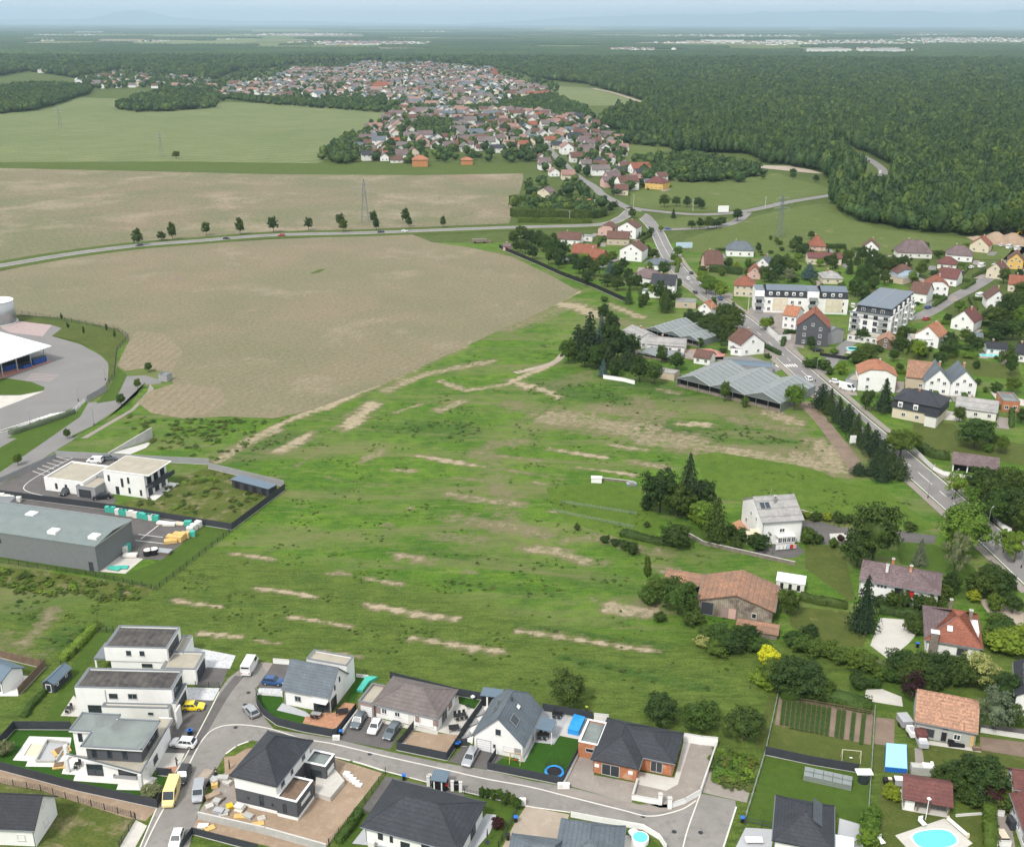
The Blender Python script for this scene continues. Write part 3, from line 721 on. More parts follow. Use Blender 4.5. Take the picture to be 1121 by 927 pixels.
def person(px,label,top='dark',legs='darkmetal',facing=0.0,pose='stand',xy=None,h=1.75):
 t=thing('person',label,'person',xy if xy is not None else G(px),facing)
 bend=.35 if pose=='bend' else 0
 pts={'pel':(0,0,.95),'waist':(bend*.3,0,1.1),'chest':(bend*.9,0,1.35-bend*.2),'neck':(bend*1.2,0,1.5-bend*.3),'head':(bend*1.4+.02,0,1.66-bend*.4),'shl':(bend,.19,1.42-bend*.25),'shr':(bend,-.19,1.42-bend*.25),'ell':(bend+.06,.26,1.15-bend*.3),'elr':(bend+.06,-.26,1.15-bend*.3),'hal':(bend+.22,.24,.95-bend*.1),'har':(bend+.22,-.24,.95-bend*.1),'hil':(0,.1,.9),'hir':(0,-.1,.9),'knl':(.06,.12,.5),'knr':(-.02,-.12,.5),'anl':(0,.13,.08),'anr':(-.08,-.13,.08),'tol':(.14,.14,.04),'tor':(.07,-.14,.04)}
 rad={'pel':.13,'waist':.12,'chest':.15,'neck':.06,'head':.1,'shl':.07,'shr':.07,'ell':.045,'elr':.045,'hal':.035,'har':.035,'hil':.09,'hir':.09,'knl':.06,'knr':.06,'anl':.045,'anr':.045,'tol':.04,'tor':.04}
 def skin(name,keys,edges,grow,mat,parent,rootk):
  me=bpy.data.meshes.new(name);ix={k:i for i,k in enumerate(keys)}
  me.from_pydata([pts[k]for k in keys],[(ix[a],ix[b])for a,b in edges],[]);me.materials.append(mat)
  o=link(name,me,parent);md=o.modifiers.new('skin','SKIN');md.use_smooth_shade=True
  if not me.skin_vertices:
   bpy.context.view_layer.objects.active=o
  for i,k in enumerate(keys):
   if me.skin_vertices:sv=me.skin_vertices[0].data[i];sv.radius=(rad[k]+grow,rad[k]+grow);sv.use_root=(k==rootk)
  o.modifiers.new('sub','SUBSURF').levels=1;return o
 sk=plain('skin',(.45,.28,.2),.6,.05)
 E_=[('pel','waist'),('waist','chest'),('chest','neck'),('neck','head'),('chest','shl'),('chest','shr'),('shl','ell'),('shr','elr'),('ell','hal'),('elr','har'),('pel','hil'),('pel','hir'),('hil','knl'),('hir','knr'),('knl','anl'),('knr','anr'),('anl','tol'),('anr','tor')]
 b=skin('body',list(pts),E_,0,sk,t,'pel')
 skin('jacket',['waist','chest','neck','shl','shr','ell','elr'],[('waist','chest'),('chest','neck'),('chest','shl'),('chest','shr'),('shl','ell'),('shr','elr')],.022,M[top],b,'waist')
 skin('trousers',['waist','pel','hil','hir','knl','knr','anl','anr'],[('waist','pel'),('pel','hil'),('pel','hir'),('hil','knl'),('hir','knr'),('knl','anl'),('knr','anr')],.018,M[legs],b,'pel')
 hr=MB();hx,hy,hz=pts['head']
 hr.tube((hx-.02,0,hz+.0),(hx-.02,0,hz+.13),.115,.07,8).build('hair',plain('dark_hair',(.03,.02,.015),.8),b)
 return t
M['hivis']=plain('hi_vis_yellow',(.6,.8,.03),.6,.05);M['jacket']=plain('dark_jacket',(.03,.035,.05),.8,.1)
def scatter(name,protos,pts,label,kind='stuff',rz=True):
 """one object that repeats meshes over points (x, y, z, sx, sz)"""
 P=np.array(pts,'f');me=bpy.data.meshes.new(name);me.vertices.add(len(P));me.vertices.foreach_set('co',P[:,:3].ravel())
 rng=np.random.default_rng(5)
 for an,ty in(('sc','FLOAT_VECTOR'),('rt','FLOAT_VECTOR')):me.attributes.new(an,ty,'POINT')
 me.attributes.new('ix','INT','POINT')
 sc=np.stack([P[:,3],P[:,3]*rng.uniform(.85,1.15,len(P)),P[:,4]],1);me.attributes['sc'].data.foreach_set('vector',sc.astype('f').ravel())
 rt=np.zeros((len(P),3),'f');rt[:,2]=rng.uniform(0,6.28,len(P));me.attributes['rt'].data.foreach_set('vector',rt.ravel())
 me.attributes['ix'].data.foreach_set('value',rng.integers(0,len(protos),len(P)).astype('i'))
 o=link(name,me);ng=bpy.data.node_groups.new(name+'_nodes','GeometryNodeTree')
 ng.interface.new_socket('Geometry',in_out='INPUT',socket_type='NodeSocketGeometry');ng.interface.new_socket('Geometry',in_out='OUTPUT',socket_type='NodeSocketGeometry')
 N,K=ng.nodes,ng.links
 gi,go=N.new('NodeGroupInput'),N.new('NodeGroupOutput');ip=N.new('GeometryNodeInstanceOnPoints');jn=N.new('GeometryNodeJoinGeometry')
 for pr in protos[::-1]:
  oi=N.new('GeometryNodeObjectInfo');oi.inputs['Object'].default_value=pr;oi.inputs['As Instance'].default_value=True;K.new(oi.outputs['Geometry'],jn.inputs[0])
 K.new(gi.outputs[0],ip.inputs['Points']);K.new(jn.outputs[0],ip.inputs['Instance']);ip.inputs['Pick Instance'].default_value=True
 for an,ty,s in(('sc','FLOAT_VECTOR','Scale'),('rt','FLOAT_VECTOR','Rotation'),('ix','INT','Instance Index')):
  a=N.new('GeometryNodeInputNamedAttribute');a.data_type=ty;a.inputs['Name'].default_value=an;K.new(a.outputs['Attribute'],ip.inputs[s])
 K.new(ip.outputs[0],go.inputs[0]);md=o.modifiers.new('scatter','NODES');md.node_group=ng
 return tag(o,label,None,None,kind)
def DIR(a,b):d=G(b)-G(a);return math.pi/2-math.atan2(d.y,d.x)
M['g_base']=grassmat('pasture',(0.0722,0.1,0.0246),(0.0918,0.123,0.0312),(0.0476,0.0738,0.0197),.02,.2,1.5,dry=(.17,.15,.09),dryamt=(.62,.8))
M['g_crop']=grassmat('young_crop_on_soil',(0.223,0.177,0.121),(0.177,0.167,0.104),(0.153,0.153,0.0911),.008,.03,.7,dry=(.28,.235,.17),dryamt=(.56,.78),stripes=(DIR((300,458),(634,319)),3.4,.06),bump=.15)
M['g_crop2']=grassmat('young_crop_rows',(0.209,0.167,0.116),(0.163,0.158,0.093),(0.13,0.144,0.0744),.006,.02,.4,dry=(.3,.245,.18),dryamt=(.5,.75),stripes=(DIR((0,230),(500,222)),7,.07),bump=.1)
M['g_headland']=grassmat('ploughed_headland',(.25,.2,.14),(.21,.18,.12),(.18,.165,.105),.03,.3,.8,stripes=(.1,3.0,.14),bump=.2)
M['g_green']=grassmat('green_cereal_field',(.135,.165,.068),(.16,.185,.08),(.115,.145,.058),.006,.03,.5,dry=(.24,.23,.13),dryamt=(.6,.75),stripes=(.9,18,.22),bump=.1)
M['g_lgreen']=grassmat('light_meadow',(0.111,0.141,0.0407),(0.0959,0.126,0.0333),(0.0776,0.107,0.0296),.02,.12,1.0,dry=(.22,.21,.11),dryamt=(.6,.76))
M['g_lawn']=grassmat('short_lawn',(0.0588,0.105,0.0168),(0.0714,0.122,0.021),(0.0504,0.084,0.0151),.1,.7,5)
M['g_lawn2']=grassmat('worn_lawn',(0.0739,0.0959,0.0222),(0.0959,0.114,0.0296),(0.0554,0.0813,0.0185),.12,.6,4,dry=(.2,.18,.08),dryamt=(.6,.78))
M['g_turf']=grassmat('dense_turf',(0.0294,0.084,0.0101),(0.0353,0.0966,0.0126),(0.0252,0.0672,0.0101),.12,.8,6,bump=.3)
M['g_bright']=grassmat('bright_meadow',(0.0788,0.134,0.0183),(0.0983,0.154,0.0229),(0.0557,0.105,0.0144),.05,.35,2.2,dry=(.19,.2,.07),dryamt=(.68,.8))
M['g_verge']=grassmat('verge_grass',(0.0859,0.118,0.025),(0.0714,0.104,0.0214),(0.0571,0.0859,0.0185),.05,.4,2)
M['g_rough']=grassmat('rough_grass',(0.0785,0.1,0.0214),(0.107,0.125,0.0321),(0.05,0.0821,0.0157),.07,.4,2.2,dry=(.24,.19,.12),dryamt=(.52,.7))
M['asphalt']=pave('worn_asphalt',(.235,.222,.207),.17,.14,spots=(.185,.175,.162),sp=(.5,.66))
M['asphalt_d']=pave('dark_asphalt',(.115,.108,.106),.16,.3,spots=(.15,.14,.135),sp=(.56,.75))
M['asphalt_r']=pave('road_asphalt',(.205,.196,.19),.16,.12,spots=(.18,.17,.165),sp=(.58,.75))
M['asphalt_y']=pave('yard_asphalt',(.2,.195,.19),.08,.08,spots=(.19,.19,.19))
M['pavement']=pave('sidewalk',(.26,.23,.205),.1,.3)
M['pavec']=pave('pale_concrete_paving',(.5,.48,.44),.08,.4)
M['pavew']=pave('white_paving',(.7,.69,.66),.05,.4)
M['paveg']=pave('light_grey_paving',(.4,.41,.43),.06,.4)
M['gravel']=pave('grey_gravel',(.27,.24,.215),.14,.25,spots=(.4,.37,.33),sp=(.55,.72))
M['gravelw']=pave('white_gravel',(.56,.57,.59),.14,.6,spots=(.36,.36,.37),sp=(.46,.62))
M['dirt']=pave('bare_soil',(.3,.22,.155),.15,.15,spots=(.38,.3,.22),sp=(.5,.7))
M['dirtd']=pave('garden_soil',(.2,.15,.115),.2,.3,spots=(.26,.2,.15))
M['track']=pave('gravel_track',(.34,.285,.23),.14,.1,spots=(.42,.36,.3),sp=(.5,.7))
M['terr']=pave('terracotta_paving',(.4,.2,.12),.2,.6,spots=(.5,.33,.22),sp=(.5,.65))
M['redpave']=pave('pink_paving',(.42,.2,.17),.1,.3)
M['roadpaint']=plain('road_paint',(.75,.75,.72),.7,.05,1)
M['kerb']=plain('kerb_stone',(.6,.58,.54),.85,.08,.7)
M['zpink']=plain('pale_red_marking',(.36,.28,.27),.8,.1,.6)
def water(name,c):
 m,nt,bs=newmat(name);bs.inputs['Base Color'].default_value=rgb(c);bs.inputs['Roughness'].default_value=.08;bs.inputs['Specular IOR Level'].default_value=.5
 b=nn(nt,'ShaderNodeBump',Strength=.15,Distance=.03);nt.links.new(noise_n(nt,3,2,.5,nt.nodes.new('ShaderNodeNewGeometry').outputs['Position']),b.inputs['Height']);nt.links.new(b.outputs[0],bs.inputs['Normal']);return m
M['pool']=water('pool_water',(.12,.62,.62));M['poolb']=water('pale_pool_cover',(.3,.62,.72))
# ---- ground sheets
S_=60000.0
gm=MB();gm.poly([(-S_,-2000,-.12),(S_,-2000,-.12),(S_,S_,-.12),(-S_,S_,-.12)])
tag(gm.build('ground',M['g_base']),'grassy plain reaching the horizon',None,None,'structure')
def meadow():
 st=0.9;xs=np.arange(-160,185,st);ys=np.arange(100,590,st);X,Y=np.meshgrid(xs,ys);P=np.stack([X.ravel(),Y.ravel()],1)
 bare=np.zeros(len(P));lush=np.zeros(len(P));dull=np.zeros(len(P))
 def stroke(arr,f,pts,w,k):
  L=[np.array(G(f(*p)))for p in pts];r=w*.5;
  for a,b in zip(L,L[1:]):
   lo=np.minimum(a,b)-r*2.2;hi=np.maximum(a,b)+r*2.2
   ix=np.where((P[:,0]>lo[0])&(P[:,0]<hi[0])&(P[:,1]>lo[1])&(P[:,1]<hi[1]))[0]
   if not len(ix):continue
   d=b-a;r=w*(.5 if w>4.5 else .4);t=np.clip(((P[ix]-a)@d)/max(d@d,1e-6),0,1);q=np.linalg.norm(P[ix]-a-t[:,None]*d,axis=1)+(.25+w*.11)*(np.sin(P[ix,0]*.9+P[ix,1]*.6)*np.sin(P[ix,1]*1.3-P[ix,0]*.4)+.7*np.sin(P[ix,0]*.31+1)*np.sin(P[ix,1]*.37+P[ix,0]*.11))
   arr[ix]=np.maximum(arr[ix],k*np.clip(1.35-q/r*.95,0,1))
 T=[((320,340),(400,290),(490,245),7,.9),((490,240),(560,210),(640,180),5,.95),((640,180),(730,140),(800,110),7,.95),((800,110),(900,70),(982,20),7,.9),((710,240),(760,190),(790,170),9,.95),((510,310),(600,260),6,.95),((750,345),(820,310),4,.8),((820,365),(915,372),2.5,.8),((190,755),(330,775),3,.9),((440,720),(610,745),3.2,1),((360,615),(500,635),2.6,.9),((270,855),(390,865),2.8,.95),((430,875),(500,885),2.4,.9),((540,805),(710,832),3,.95),((770,770),(982,805),3,1),((895,870),(975,880),3,.9),((640,915),(740,925),3,.9),((650,675),(710,675),3,.8),((760,685),(865,705),3,.9),((870,625),(940,640),4,.8),((920,325),(982,335),3,.9),((200,460),(300,480),5,.7),((400,390),(520,385),3,.55),((560,350),(640,300),4,.6),((640,385),(700,400),(830,410),2.5,.6)]
 for*p,w,k in T:stroke(bare,t_,p,w,k)
 U=[((0,130),(120,70),(230,20),(290,0),7,.9),((60,130),(180,80),(380,40),7,.85),((220,100),(300,130),(430,110),5,.9),((430,110),(470,90),(560,50),4,1),((440,100),(480,118),7,1),((470,110),(560,135),5,.95),((0,180),(30,165),4,.8),((90,195),(165,170),3,.8),((220,190),(290,160),6,.85),((0,330),(60,305),4,.8),((155,325),(350,355),4.2,.95),((50,365),(155,370),2.5,.8),((250,385),(350,400),2.5,.7),((330,320),(380,290),(470,280),9,.68),((360,300),(400,420),(440,540),10,.6),((400,325),(525,340),3,.8),((250,440),(350,455),(460,470),5,.8),((500,400),(530,410),4,.85),((270,510),(440,540),(540,560),9,.72),((480,600),(560,610),(660,640),6,.85),((660,640),(740,645),4,.6),((380,360),(610,395),3.2,.7),((555,305),(720,330),4.5,.95),((640,358),(800,382),3.5,.95),((730,290),(850,310),4,.85),((790,340),(900,360),5,.8),((550,490),(600,490),3,.8),((600,575),(700,570),(880,610),6,.72),((610,430),(690,440),6,.95),((550,210),(700,230),(860,270),(982,285),20,.8),((700,190),(860,200),18,.72),((450,170),(560,200),14,.6),((100,620),(190,640),5,.8),((200,560),(330,575),7,.6),((290,670),(330,675),2.5,.7),((0,690),(100,712),3,.9),((0,775),(270,812),3.2,1),((130,870),(420,912),3.2,1),((460,845),(600,865),(730,885),(870,905),3.2,.95),((660,745),(730,760),2,.8),((740,775),(860,790),8,.9),((860,660),(940,670),5,.75),((130,480),(145,484),3,.8),((60,530),(75,532),3,.7)]
 for*p,w,k in U:stroke(bare,u_,p,w,k)
 for*p,w,k in[((-60,110),(60,50),(180,-5),10,1),((100,40),(200,60),(280,95),15,.95),((330,50),(450,100),8,.9),((-80,150),(60,90),(160,60),14,.72),((300,100),(380,130),(470,150),12,.7),((0,330),(90,290),5,.9),((0,380),(120,430),5,.95),((100,500),(350,540),(500,560),18,.8),((450,430),(520,540),12,.6),((100,380),(250,330),14,.5),((620,540),(720,540),7,.95),((750,480),(900,500),14,.62),((850,520),(1080,560),12,.7),((980,490),(1080,530),12,.85),((540,400),(600,410),6,.8)]:stroke(bare,k_,p,w,k)
 for*p,w,k in[((0,30),(120,90),(300,110),(480,140),16,.78),((480,140),(600,150),(800,190),(940,215),13,.85),((0,120),(120,130),4,.8),((30,180),(200,210),4,.8),((0,235),(50,240),3,.8),((0,540),(200,580),7,.68),((780,150),(940,160),14,.8),((880,100),(950,200),14,.85),((640,165),(690,180),4,.6)]:stroke(bare,m_,p,w,k)
 for*p,w,k in[((190,500),(300,400),(460,230),5,.72),((0,420),(90,470),7,.6),((90,600),(400,580),5,.5)]:stroke(bare,zL,p,w,k)
 for f,*p,w,k in[(u_,(580,120),(780,170),20,.9),(u_,(780,100),(982,160),16,.9),(u_,(150,240),(290,250),14,.8),(u_,(10,230),(200,260),6,.5),(u_,(230,80),(380,35),4,.6),(t_,(560,690),(640,700),4,.5),(t_,(400,330),(520,270),12,.85),(m_,(560,60),(740,120),16,.7),(m_,(180,30),(420,60),14,.8),(u_,(150,610),(420,640),5,.6),(u_,(270,700),(560,740),6,.6),(u_,(460,830),(900,890),2.6,.9),(i_,(150,640),(420,700),(760,770),3.5,.9),(i_,(330,560),(580,620),3,.8),(t_,(300,760),(600,790),2.5,.4),(i_,(0,250),(420,340),8,.5),(zL,(550,460),(720,420),9,.8),(zL,(90,160),(330,260),9,.6)]:stroke(lush,f,p,w,k)
 A=[G(q)for q in((-100,690),(110,655),(230,600),(330,618),(500,650),(640,690),(840,700),(1000,720))]
 ax=np.array([q.x for q in A]);ay=np.array([q.y for q in A]);yl=np.interp(P[:,0],ax,ay);dull=np.clip((yl-P[:,1])/8+.5,0,1)
 n=len(xs);m=len(ys);V=np.concatenate([P,np.zeros((len(P),1))],1)
 idx=np.arange(n*m).reshape(m,n);q=np.stack([idx[:-1,:-1],idx[:-1,1:],idx[1:,1:],idx[1:,:-1]],-1).reshape(-1,4)
 me=bpy.data.meshes.new('meadow');me.vertices.add(len(V));me.vertices.foreach_set('co',V.astype('f').ravel());me.loops.add(q.size);me.loops.foreach_set('vertex_index',q.astype('i').ravel())
 me.polygons.add(len(q));me.polygons.foreach_set('loop_start',np.arange(0,q.size,4).astype('i'));me.polygons.foreach_set('loop_total',np.full(len(q),4,'i'));me.update(calc_edges=True)
 for nm,ar in(('bare',bare),('lush',lush),('dull',dull)):a=me.attributes.new(nm,'FLOAT','POINT');a.data.foreach_set('value',ar.astype('f'))
 mt,nt,bs=newmat('meadow_grass_and_soil');pos=nt.nodes.new('ShaderNodeNewGeometry').outputs['Position']
 def at(k):a=nt.nodes.new('ShaderNodeAttribute');a.attribute_name=k;return a.outputs['Fac']
 def mth(op,a,b=None):
  k=nn(nt,'ShaderNodeMath',operation=op)
  for i,v in enumerate((a,b)):
   if v is None:continue
   if isinstance(v,bpy.types.NodeSocket):nt.links.new(v,k.inputs[i])
   else:k.inputs[i].default_value=v
  return k.outputs[0]
 nA=noise_n(nt,.035,5,.6,pos,.6);nB=noise_n(nt,.22,6,.65,pos,.3);nC=noise_n(nt,2.2,4,.75,pos);nD=noise_n(nt,.6,6,.75,pos,.4)
 mp=nt.nodes.new('ShaderNodeMapping');mp.inputs['Scale'].default_value=(.35,1.6,1);mp.inputs['Rotation'].default_value=(0,0,.25);nt.links.new(pos,mp.inputs[0]);nE=noise_n(nt,.3,6,.7,mp.outputs[0],.3)
 hi=mixc(nt,ramp(nt,nA,[(.38,(0,0,0)),(.62,(1,1,1))]),(.062,.135,.013),(.105,.19,.02))
 hi=mixc(nt,ramp(nt,nB,[(.4,(0,0,0)),(.62,(.8,.8,.8))]),hi,(.042,.108,.013))
 hi=mixc(nt,ramp(nt,nE,[(.54,(0,0,0)),(.72,(.8,.8,.8))]),hi,(.19,.2,.075))
 lo=mixc(nt,ramp(nt,nB,[(.36,(0,0,0)),(.64,(1,1,1))]),(.064,.106,.019),(.1,.142,.028))
 lo=mixc(nt,ramp(nt,nE,[(.46,(0,0,0)),(.66,(.85,.85,.85))]),lo,(.052,.08,.017))
 g=mixc(nt,at('dull'),hi,lo);g=mixc(nt,mth('MULTIPLY',at('lush'),ramp(nt,nD,[(.3,(.5,.5,.5)),(.6,(1,1,1))])),g,(.032,.078,.016))
 nH=noise_n(nt,.75,7,.78,mp.outputs[0],.8);nF=noise_n(nt,5.5,3,.8,pos)
 g=mixc(nt,ramp(nt,nH,[(.5,(0,0,0)),(.66,(.7,.7,.7))]),g,(.13,.17,.038));g=mixc(nt,ramp(nt,nH,[(.34,(.75,.75,.75)),(.47,(0,0,0))]),g,(.033,.066,.011))
 g=mixc(nt,.85,g,ramp(nt,nC,[(.25,(.5,.5,.5)),(.75,(1.5,1.5,1.5,1))]),'MULTIPLY');g=mixc(nt,.6,g,ramp(nt,nF,[(.3,(.55,.55,.55)),(.7,(1.4,1.4,1.4,1))]),'MULTIPLY')
 nW=noise_n(nt,.045,6,.7,mp.outputs[0],.6);worn=mth('MULTIPLY',ramp(nt,nW,[(.47,(0,0,0)),(.62,(.65,.65,.65))]),mth('SUBTRACT',1.0,at('dull')));g=mixc(nt,worn,g,(.165,.155,.075))
 soil=mixc(nt,ramp(nt,mth('ADD',at('bare'),mth('MULTIPLY',mth('SUBTRACT',nD,.5),.8)),[(.72,(0,0,0)),(1,(1,1,1))]),(.175,.15,.09),(.36,.3,.21));soil=mixc(nt,.5,soil,ramp(nt,nC,[(.25,(.6,.6,.6)),(.75,(1.3,1.3,1.3,1))]),'MULTIPLY')
 nS=noise_n(nt,1.1,6,.8,mp.outputs[0],.5);nG=ramp(nt,noise_n(nt,.09,4,.7,pos,.8),[(.35,(.68,.68,.68)),(.6,(1.05,1.05,1.05,1))]);f=mth('ADD',mth('MULTIPLY',mth('MULTIPLY',at('bare'),nG),1.12),mth('MULTIPLY',mth('SUBTRACT',nD,.5),1.7));f=mth('ADD',f,mth('MULTIPLY',mth('SUBTRACT',nS,.5),1.9));f=ramp(nt,f,[(.38,(0,0,0)),(.72,(.75,.75,.75)),(.95,(1,1,1))])
 nt.links.new(mixc(nt,f,g,soil),bs.inputs['Base Color']);bs.inputs['Roughness'].default_value=.9;bs.inputs['Specular IOR Level'].default_value=.1
 b=nn(nt,'ShaderNodeBump',Strength=.4,Distance=.25);nt.links.new(mixc(nt,f,nC,(.3,.3,.3)),b.inputs['Height']);nt.links.new(b.outputs[0],bs.inputs['Normal'])
 me.materials.append(mt);o=link('meadow',me);o.location.z=-.02;tag(o,'green meadow with tan bare soil streaks',None,None,'structure');return bare,lush,dull,P
MEADOW=meadow()
FIELD1=[(-30,303),(0,297),(100,277),(200,268),(300,262),(400,258),(452,257),(472,265),(520,272),(560,281),(600,300),(634,319),(600,338),(540,365),(480,393),(420,420),(340,449),(300,458),(250,456),(200,458),(165,452),(150,440),(165,428),(190,420),(180,408),(160,403),(137,406),(128,400),(142,372),(128,360),(70,348),(20,345),(-30,343)]
area('crop_field',FIELD1,'g_crop',.02,'large tan crop field with faint rows')
area('ploughed_headland',[(128,400),(142,372),(150,362),(180,365),(200,385),(188,407),(160,403),(137,406)],'g_headland',.035)
area('ploughed_headland',[(150,440),(165,428),(190,420),(240,425),(250,440),(230,452),(200,458),(165,452)],'g_headland',.035)
area('crop_field',[(-60,181),(0,184),(130,186),(300,190),(460,191),(572,188),(573,196),(568,215),(557,245),(430,250),(300,257),(200,264),(100,277),(0,289),(-60,297)],'g_crop2',.03,'brown and green striped field beyond the country road')
area('dry_patch',[s_(375,250),s_(395,248),s_(400,253),s_(380,257)],'dirtd',.045);area('weed_patch',[s_(680,238),s_(700,230),s_(715,229),s_(700,236),s_(685,240)],'g_verge',.045)
area('cereal_field',[(-60,130),(0,125),(60,118),(85,107),(190,110),(300,114),(430,120),(427,128),(405,138),(380,156),(365,172),(345,180),(200,178),(0,180),(-60,180)],'g_green',.04,'pale green cereal field beside the village')
area('cereal_field',[(565,97),(605,94),(650,97),(700,112),(680,116),(640,116),(590,121),(560,116)],'g_green',.04,'green field behind the village edge')
area('grass_strip',[(-60,178),(200,177),(345,179),(575,180),(572,190),(460,192),(300,191),(130,187),(-60,183)],'g_verge',.05)
area('light_meadow',[(750,262),(800,245),(830,236),(875,226),(912,222),(925,238),(960,250),(1060,262),(1180,275),(1121,285),(960,282),(900,276),(740,276)],'g_lgreen',.02,'pale meadow below the forest edge')
area('light_meadow',[(690,225),(690,205),(720,200),(850,190),(905,205),(908,213),(865,219),(817,229),(768,232),(711,229)],'g_lgreen',.02,'pale meadow inside the road bend')
area('light_meadow',[(660,172),(690,150),(730,153),(740,170),(830,185),(838,192),(760,200),(700,195)],'g_lgreen',.02,'pale meadow beside the village edge')
area('gravel_patch',zz(r_,(590,252),(700,255),(770,268),(815,282),(760,278),(600,262)),'track',.04)
area('grass_triangle',[(700,245),(735,238),(775,237),(805,240),(780,250),(730,250)],'g_lgreen',.025)
W_=lambda pts:pts
ROADA=[(-60,300),(0,291),(75,278.5),(150,269),(220,263.5),(300,257.5),(400,255),(480,252),(560,249),(655,246),(680,239),(690,231)]
strip('road_verge',ROADA,22,'g_verge',.045);strip('country_road',ROADA,8.0,'asphalt_r',.06)
strip('road_line',ROADA,.2,'roadpaint',.07,off=3.4);strip('road_line',ROADA,.2,'roadpaint',.07,off=-3.4)
ROADB=[(690,228),(705,238),(718,252),(728,272),(745,298),(775,322),(815,352),(850,382),(882,410),(935,457),(990,504),(1050,556),(1090,592),(1150,648)]
strip('main_road',ROADB,8.4,'asphalt_r',.02,label='grey main road running down the right side')
for s in(-1,1):
 strip('sidewalk',ROADB[3:],2.0,'pavement',.0,off=s*5.6,h=.13)
 strip('road_edge_line',ROADB,.18,'roadpaint',.026,off=s*3.9)
strip('road_centre_line',ROADB,.16,'roadpaint',.026,dash=(3,4))
ROADC=[(688,227),(715,231),(768,235),(817,231),(865,221),(913,213),(945,205),(963,196),(966,186),(950,174),(928,165),(915,158)]
strip('road_verge',ROADC[1:6],13,'g_verge',.03);strip('forest_road',ROADC,7.5,'asphalt_r',.05,label='grey road curving into the forest')
strip('link_road',[(717,252),(742,251),(780,249),(805,243),(818,233)],6.5,'asphalt_r',.045);strip('link_road',[(690,231),(705,236),(717,250)],7.5,'asphalt_r',.042)
strip('village_street',[(688,228),(672,220),(658,212),(651,205),(632,193),(616,178),(603,165),(597,150),(590,135)],7,'asphalt_r',.05,label='grey village street between gardens')
strip('village_street',[(443,132),(443,150),(444,178)],7,'asphalt_r',.05,label='straight grey village street')
strip('far_road',[(650,97),(672,102),(706,113)],9,'track',.06,label='pale track beside the green field')
strip('housing_street',[(978,350),(1010,345),(1040,328),(1070,312),(1095,295),(1110,280),(1121,268)],6.5,'asphalt_r',.02,label='side street through the housing estate')
strip('housing_street',[(880,410),(900,405),(930,375),(978,350)],5,'asphalt_y',.018,label='lane beside the grey townhouse')
for px in[(845,376)]:
 a,b=G((838,371)),G((858,386));d=(b-a).normalized();n=Vector((-d.y,d.x));mb=MB()
 c0=G(k_(1050,300))
 for i in range(8):p=c0+n*(i-3.5)*1.0;q=[p-d*1.5-n*.25,p+d*1.5-n*.25,p+d*1.5+n*.25,p-d*1.5+n*.25];mb.poly([(v.x,v.y,.03)for v in q])
 tag(mb.build('pedestrian_crossing',M['roadpaint']),'white zebra crossing on the main road',None,None,'structure')
area('service_road',[(-60,560),(-60,552),(0,517),(55,479),(88,456),(97,440),(112,440),(125,430),(136,412),(159,411),(176,416),(176,420),(155,421),(150,428),(140,440),(110,460),(79,482),(0,531)],'asphalt_y',.02,'pale service road beside the depot')
area('depot_yard',[(-60,350),(18,351),(57,356),(68,359),(57,368),(88,377),(110,389),(119,398),(118,418),(97,436),(84,450),(66,452),(0,490),(-60,520)],'asphalt_y',.012,'grey asphalt yard of the depot')
area('yard_marking',zz(g_,(0,265),(100,225),(310,250),(255,318),(60,295)),'zpink',.018)
for i in range(5):a=g_(160+i*12,565-i*14+10);strip('yard_marking',[g_(185-8*i,540+9*i),g_(355-12*i,548+9*i)],.5,'zpink',.02,n=2)
area('grass_island',zz(g_,(-60,560),(60,570),(190,590),(268,622),(262,640),(120,668),(-60,668)),'g_lawn',.02)
area('concrete_apron',zz(g_,(-60,672),(120,670),(268,642),(150,690),(0,748),(-60,770)),'pavec',.018)
for i in range(16):
 x=-40+i*24;strip('hatched_marking',[g_(x-30,905-i*8),g_(x+75,880-i*7.5)],.7,'roadpaint',.02,n=2)
area('road_verge',zz(g_,(40,925),(200,850),(420,770),(470,780),(485,800),(300,927)),'g_lawn',.018)
area('road_verge',[(-20,500),(0,490),(66,456),(86,452),(89,457),(55,479),(0,515),(-20,525)],'g_lawn',.017)
area('depot_lawn',zz(g_,(95,200),(240,222),(560,262),(700,270),(760,330),(700,400),(680,560),(640,600),(650,500),(640,460),(540,385),(480,350),(310,315),(370,270),(310,250),(100,222)),'g_lawn2',.03,'curved lawn inside the depot fence')
area('road_verge',zz(g_,(700,500),(760,550),(690,700),(575,718),(640,640),(670,590)),'g_lawn',.03)
area('road_verge',zz(g_,(870,590),(850,640),(640,810),(440,925),(430,910),(600,830),(800,690)),'g_lawn',.025)
area('footpath',zz(g_,(895,600),(880,650),(780,755),(480,927),(520,925),(800,760),(920,630)),'pavement',.024)
area('office_yard',zz(h_,(0,250),(225,130),(420,140),(480,160),(420,270),(450,310),(420,330),(0,285)),'asphalt_d',.03,'dark car park of the white office')
area('office_garden',zz(h_,(480,310),(560,300),(660,230),(800,180),(1090,250),(890,395),(600,350),(440,335)),'g_rough',.012,'rough fenced grass beside the white office')
for i in range(6):strip('parking_line',[h_(215-i*18,140+i*11),h_(262-i*18,151+i*12)],.16,'roadpaint',.036,n=2)
strip('parking_line',[h_(285,140),h_(160,205),h_(95,250),h_(110,275),h_(220,300)],.16,'roadpaint',.036)
area('warehouse_yard',zz(h_,(-20,280),(430,335),(780,405),(620,535),(520,530),(360,578),(0,520)),'asphalt_d',.008,'dark yard around the grey warehouse')
for a in(((530,437),(625,448)),((520,460),(632,473)),((610,400),(540,455))):strip('yard_marking',[h_(*a[0]),h_(*a[1])],.18,'roadpaint',.014,n=2)
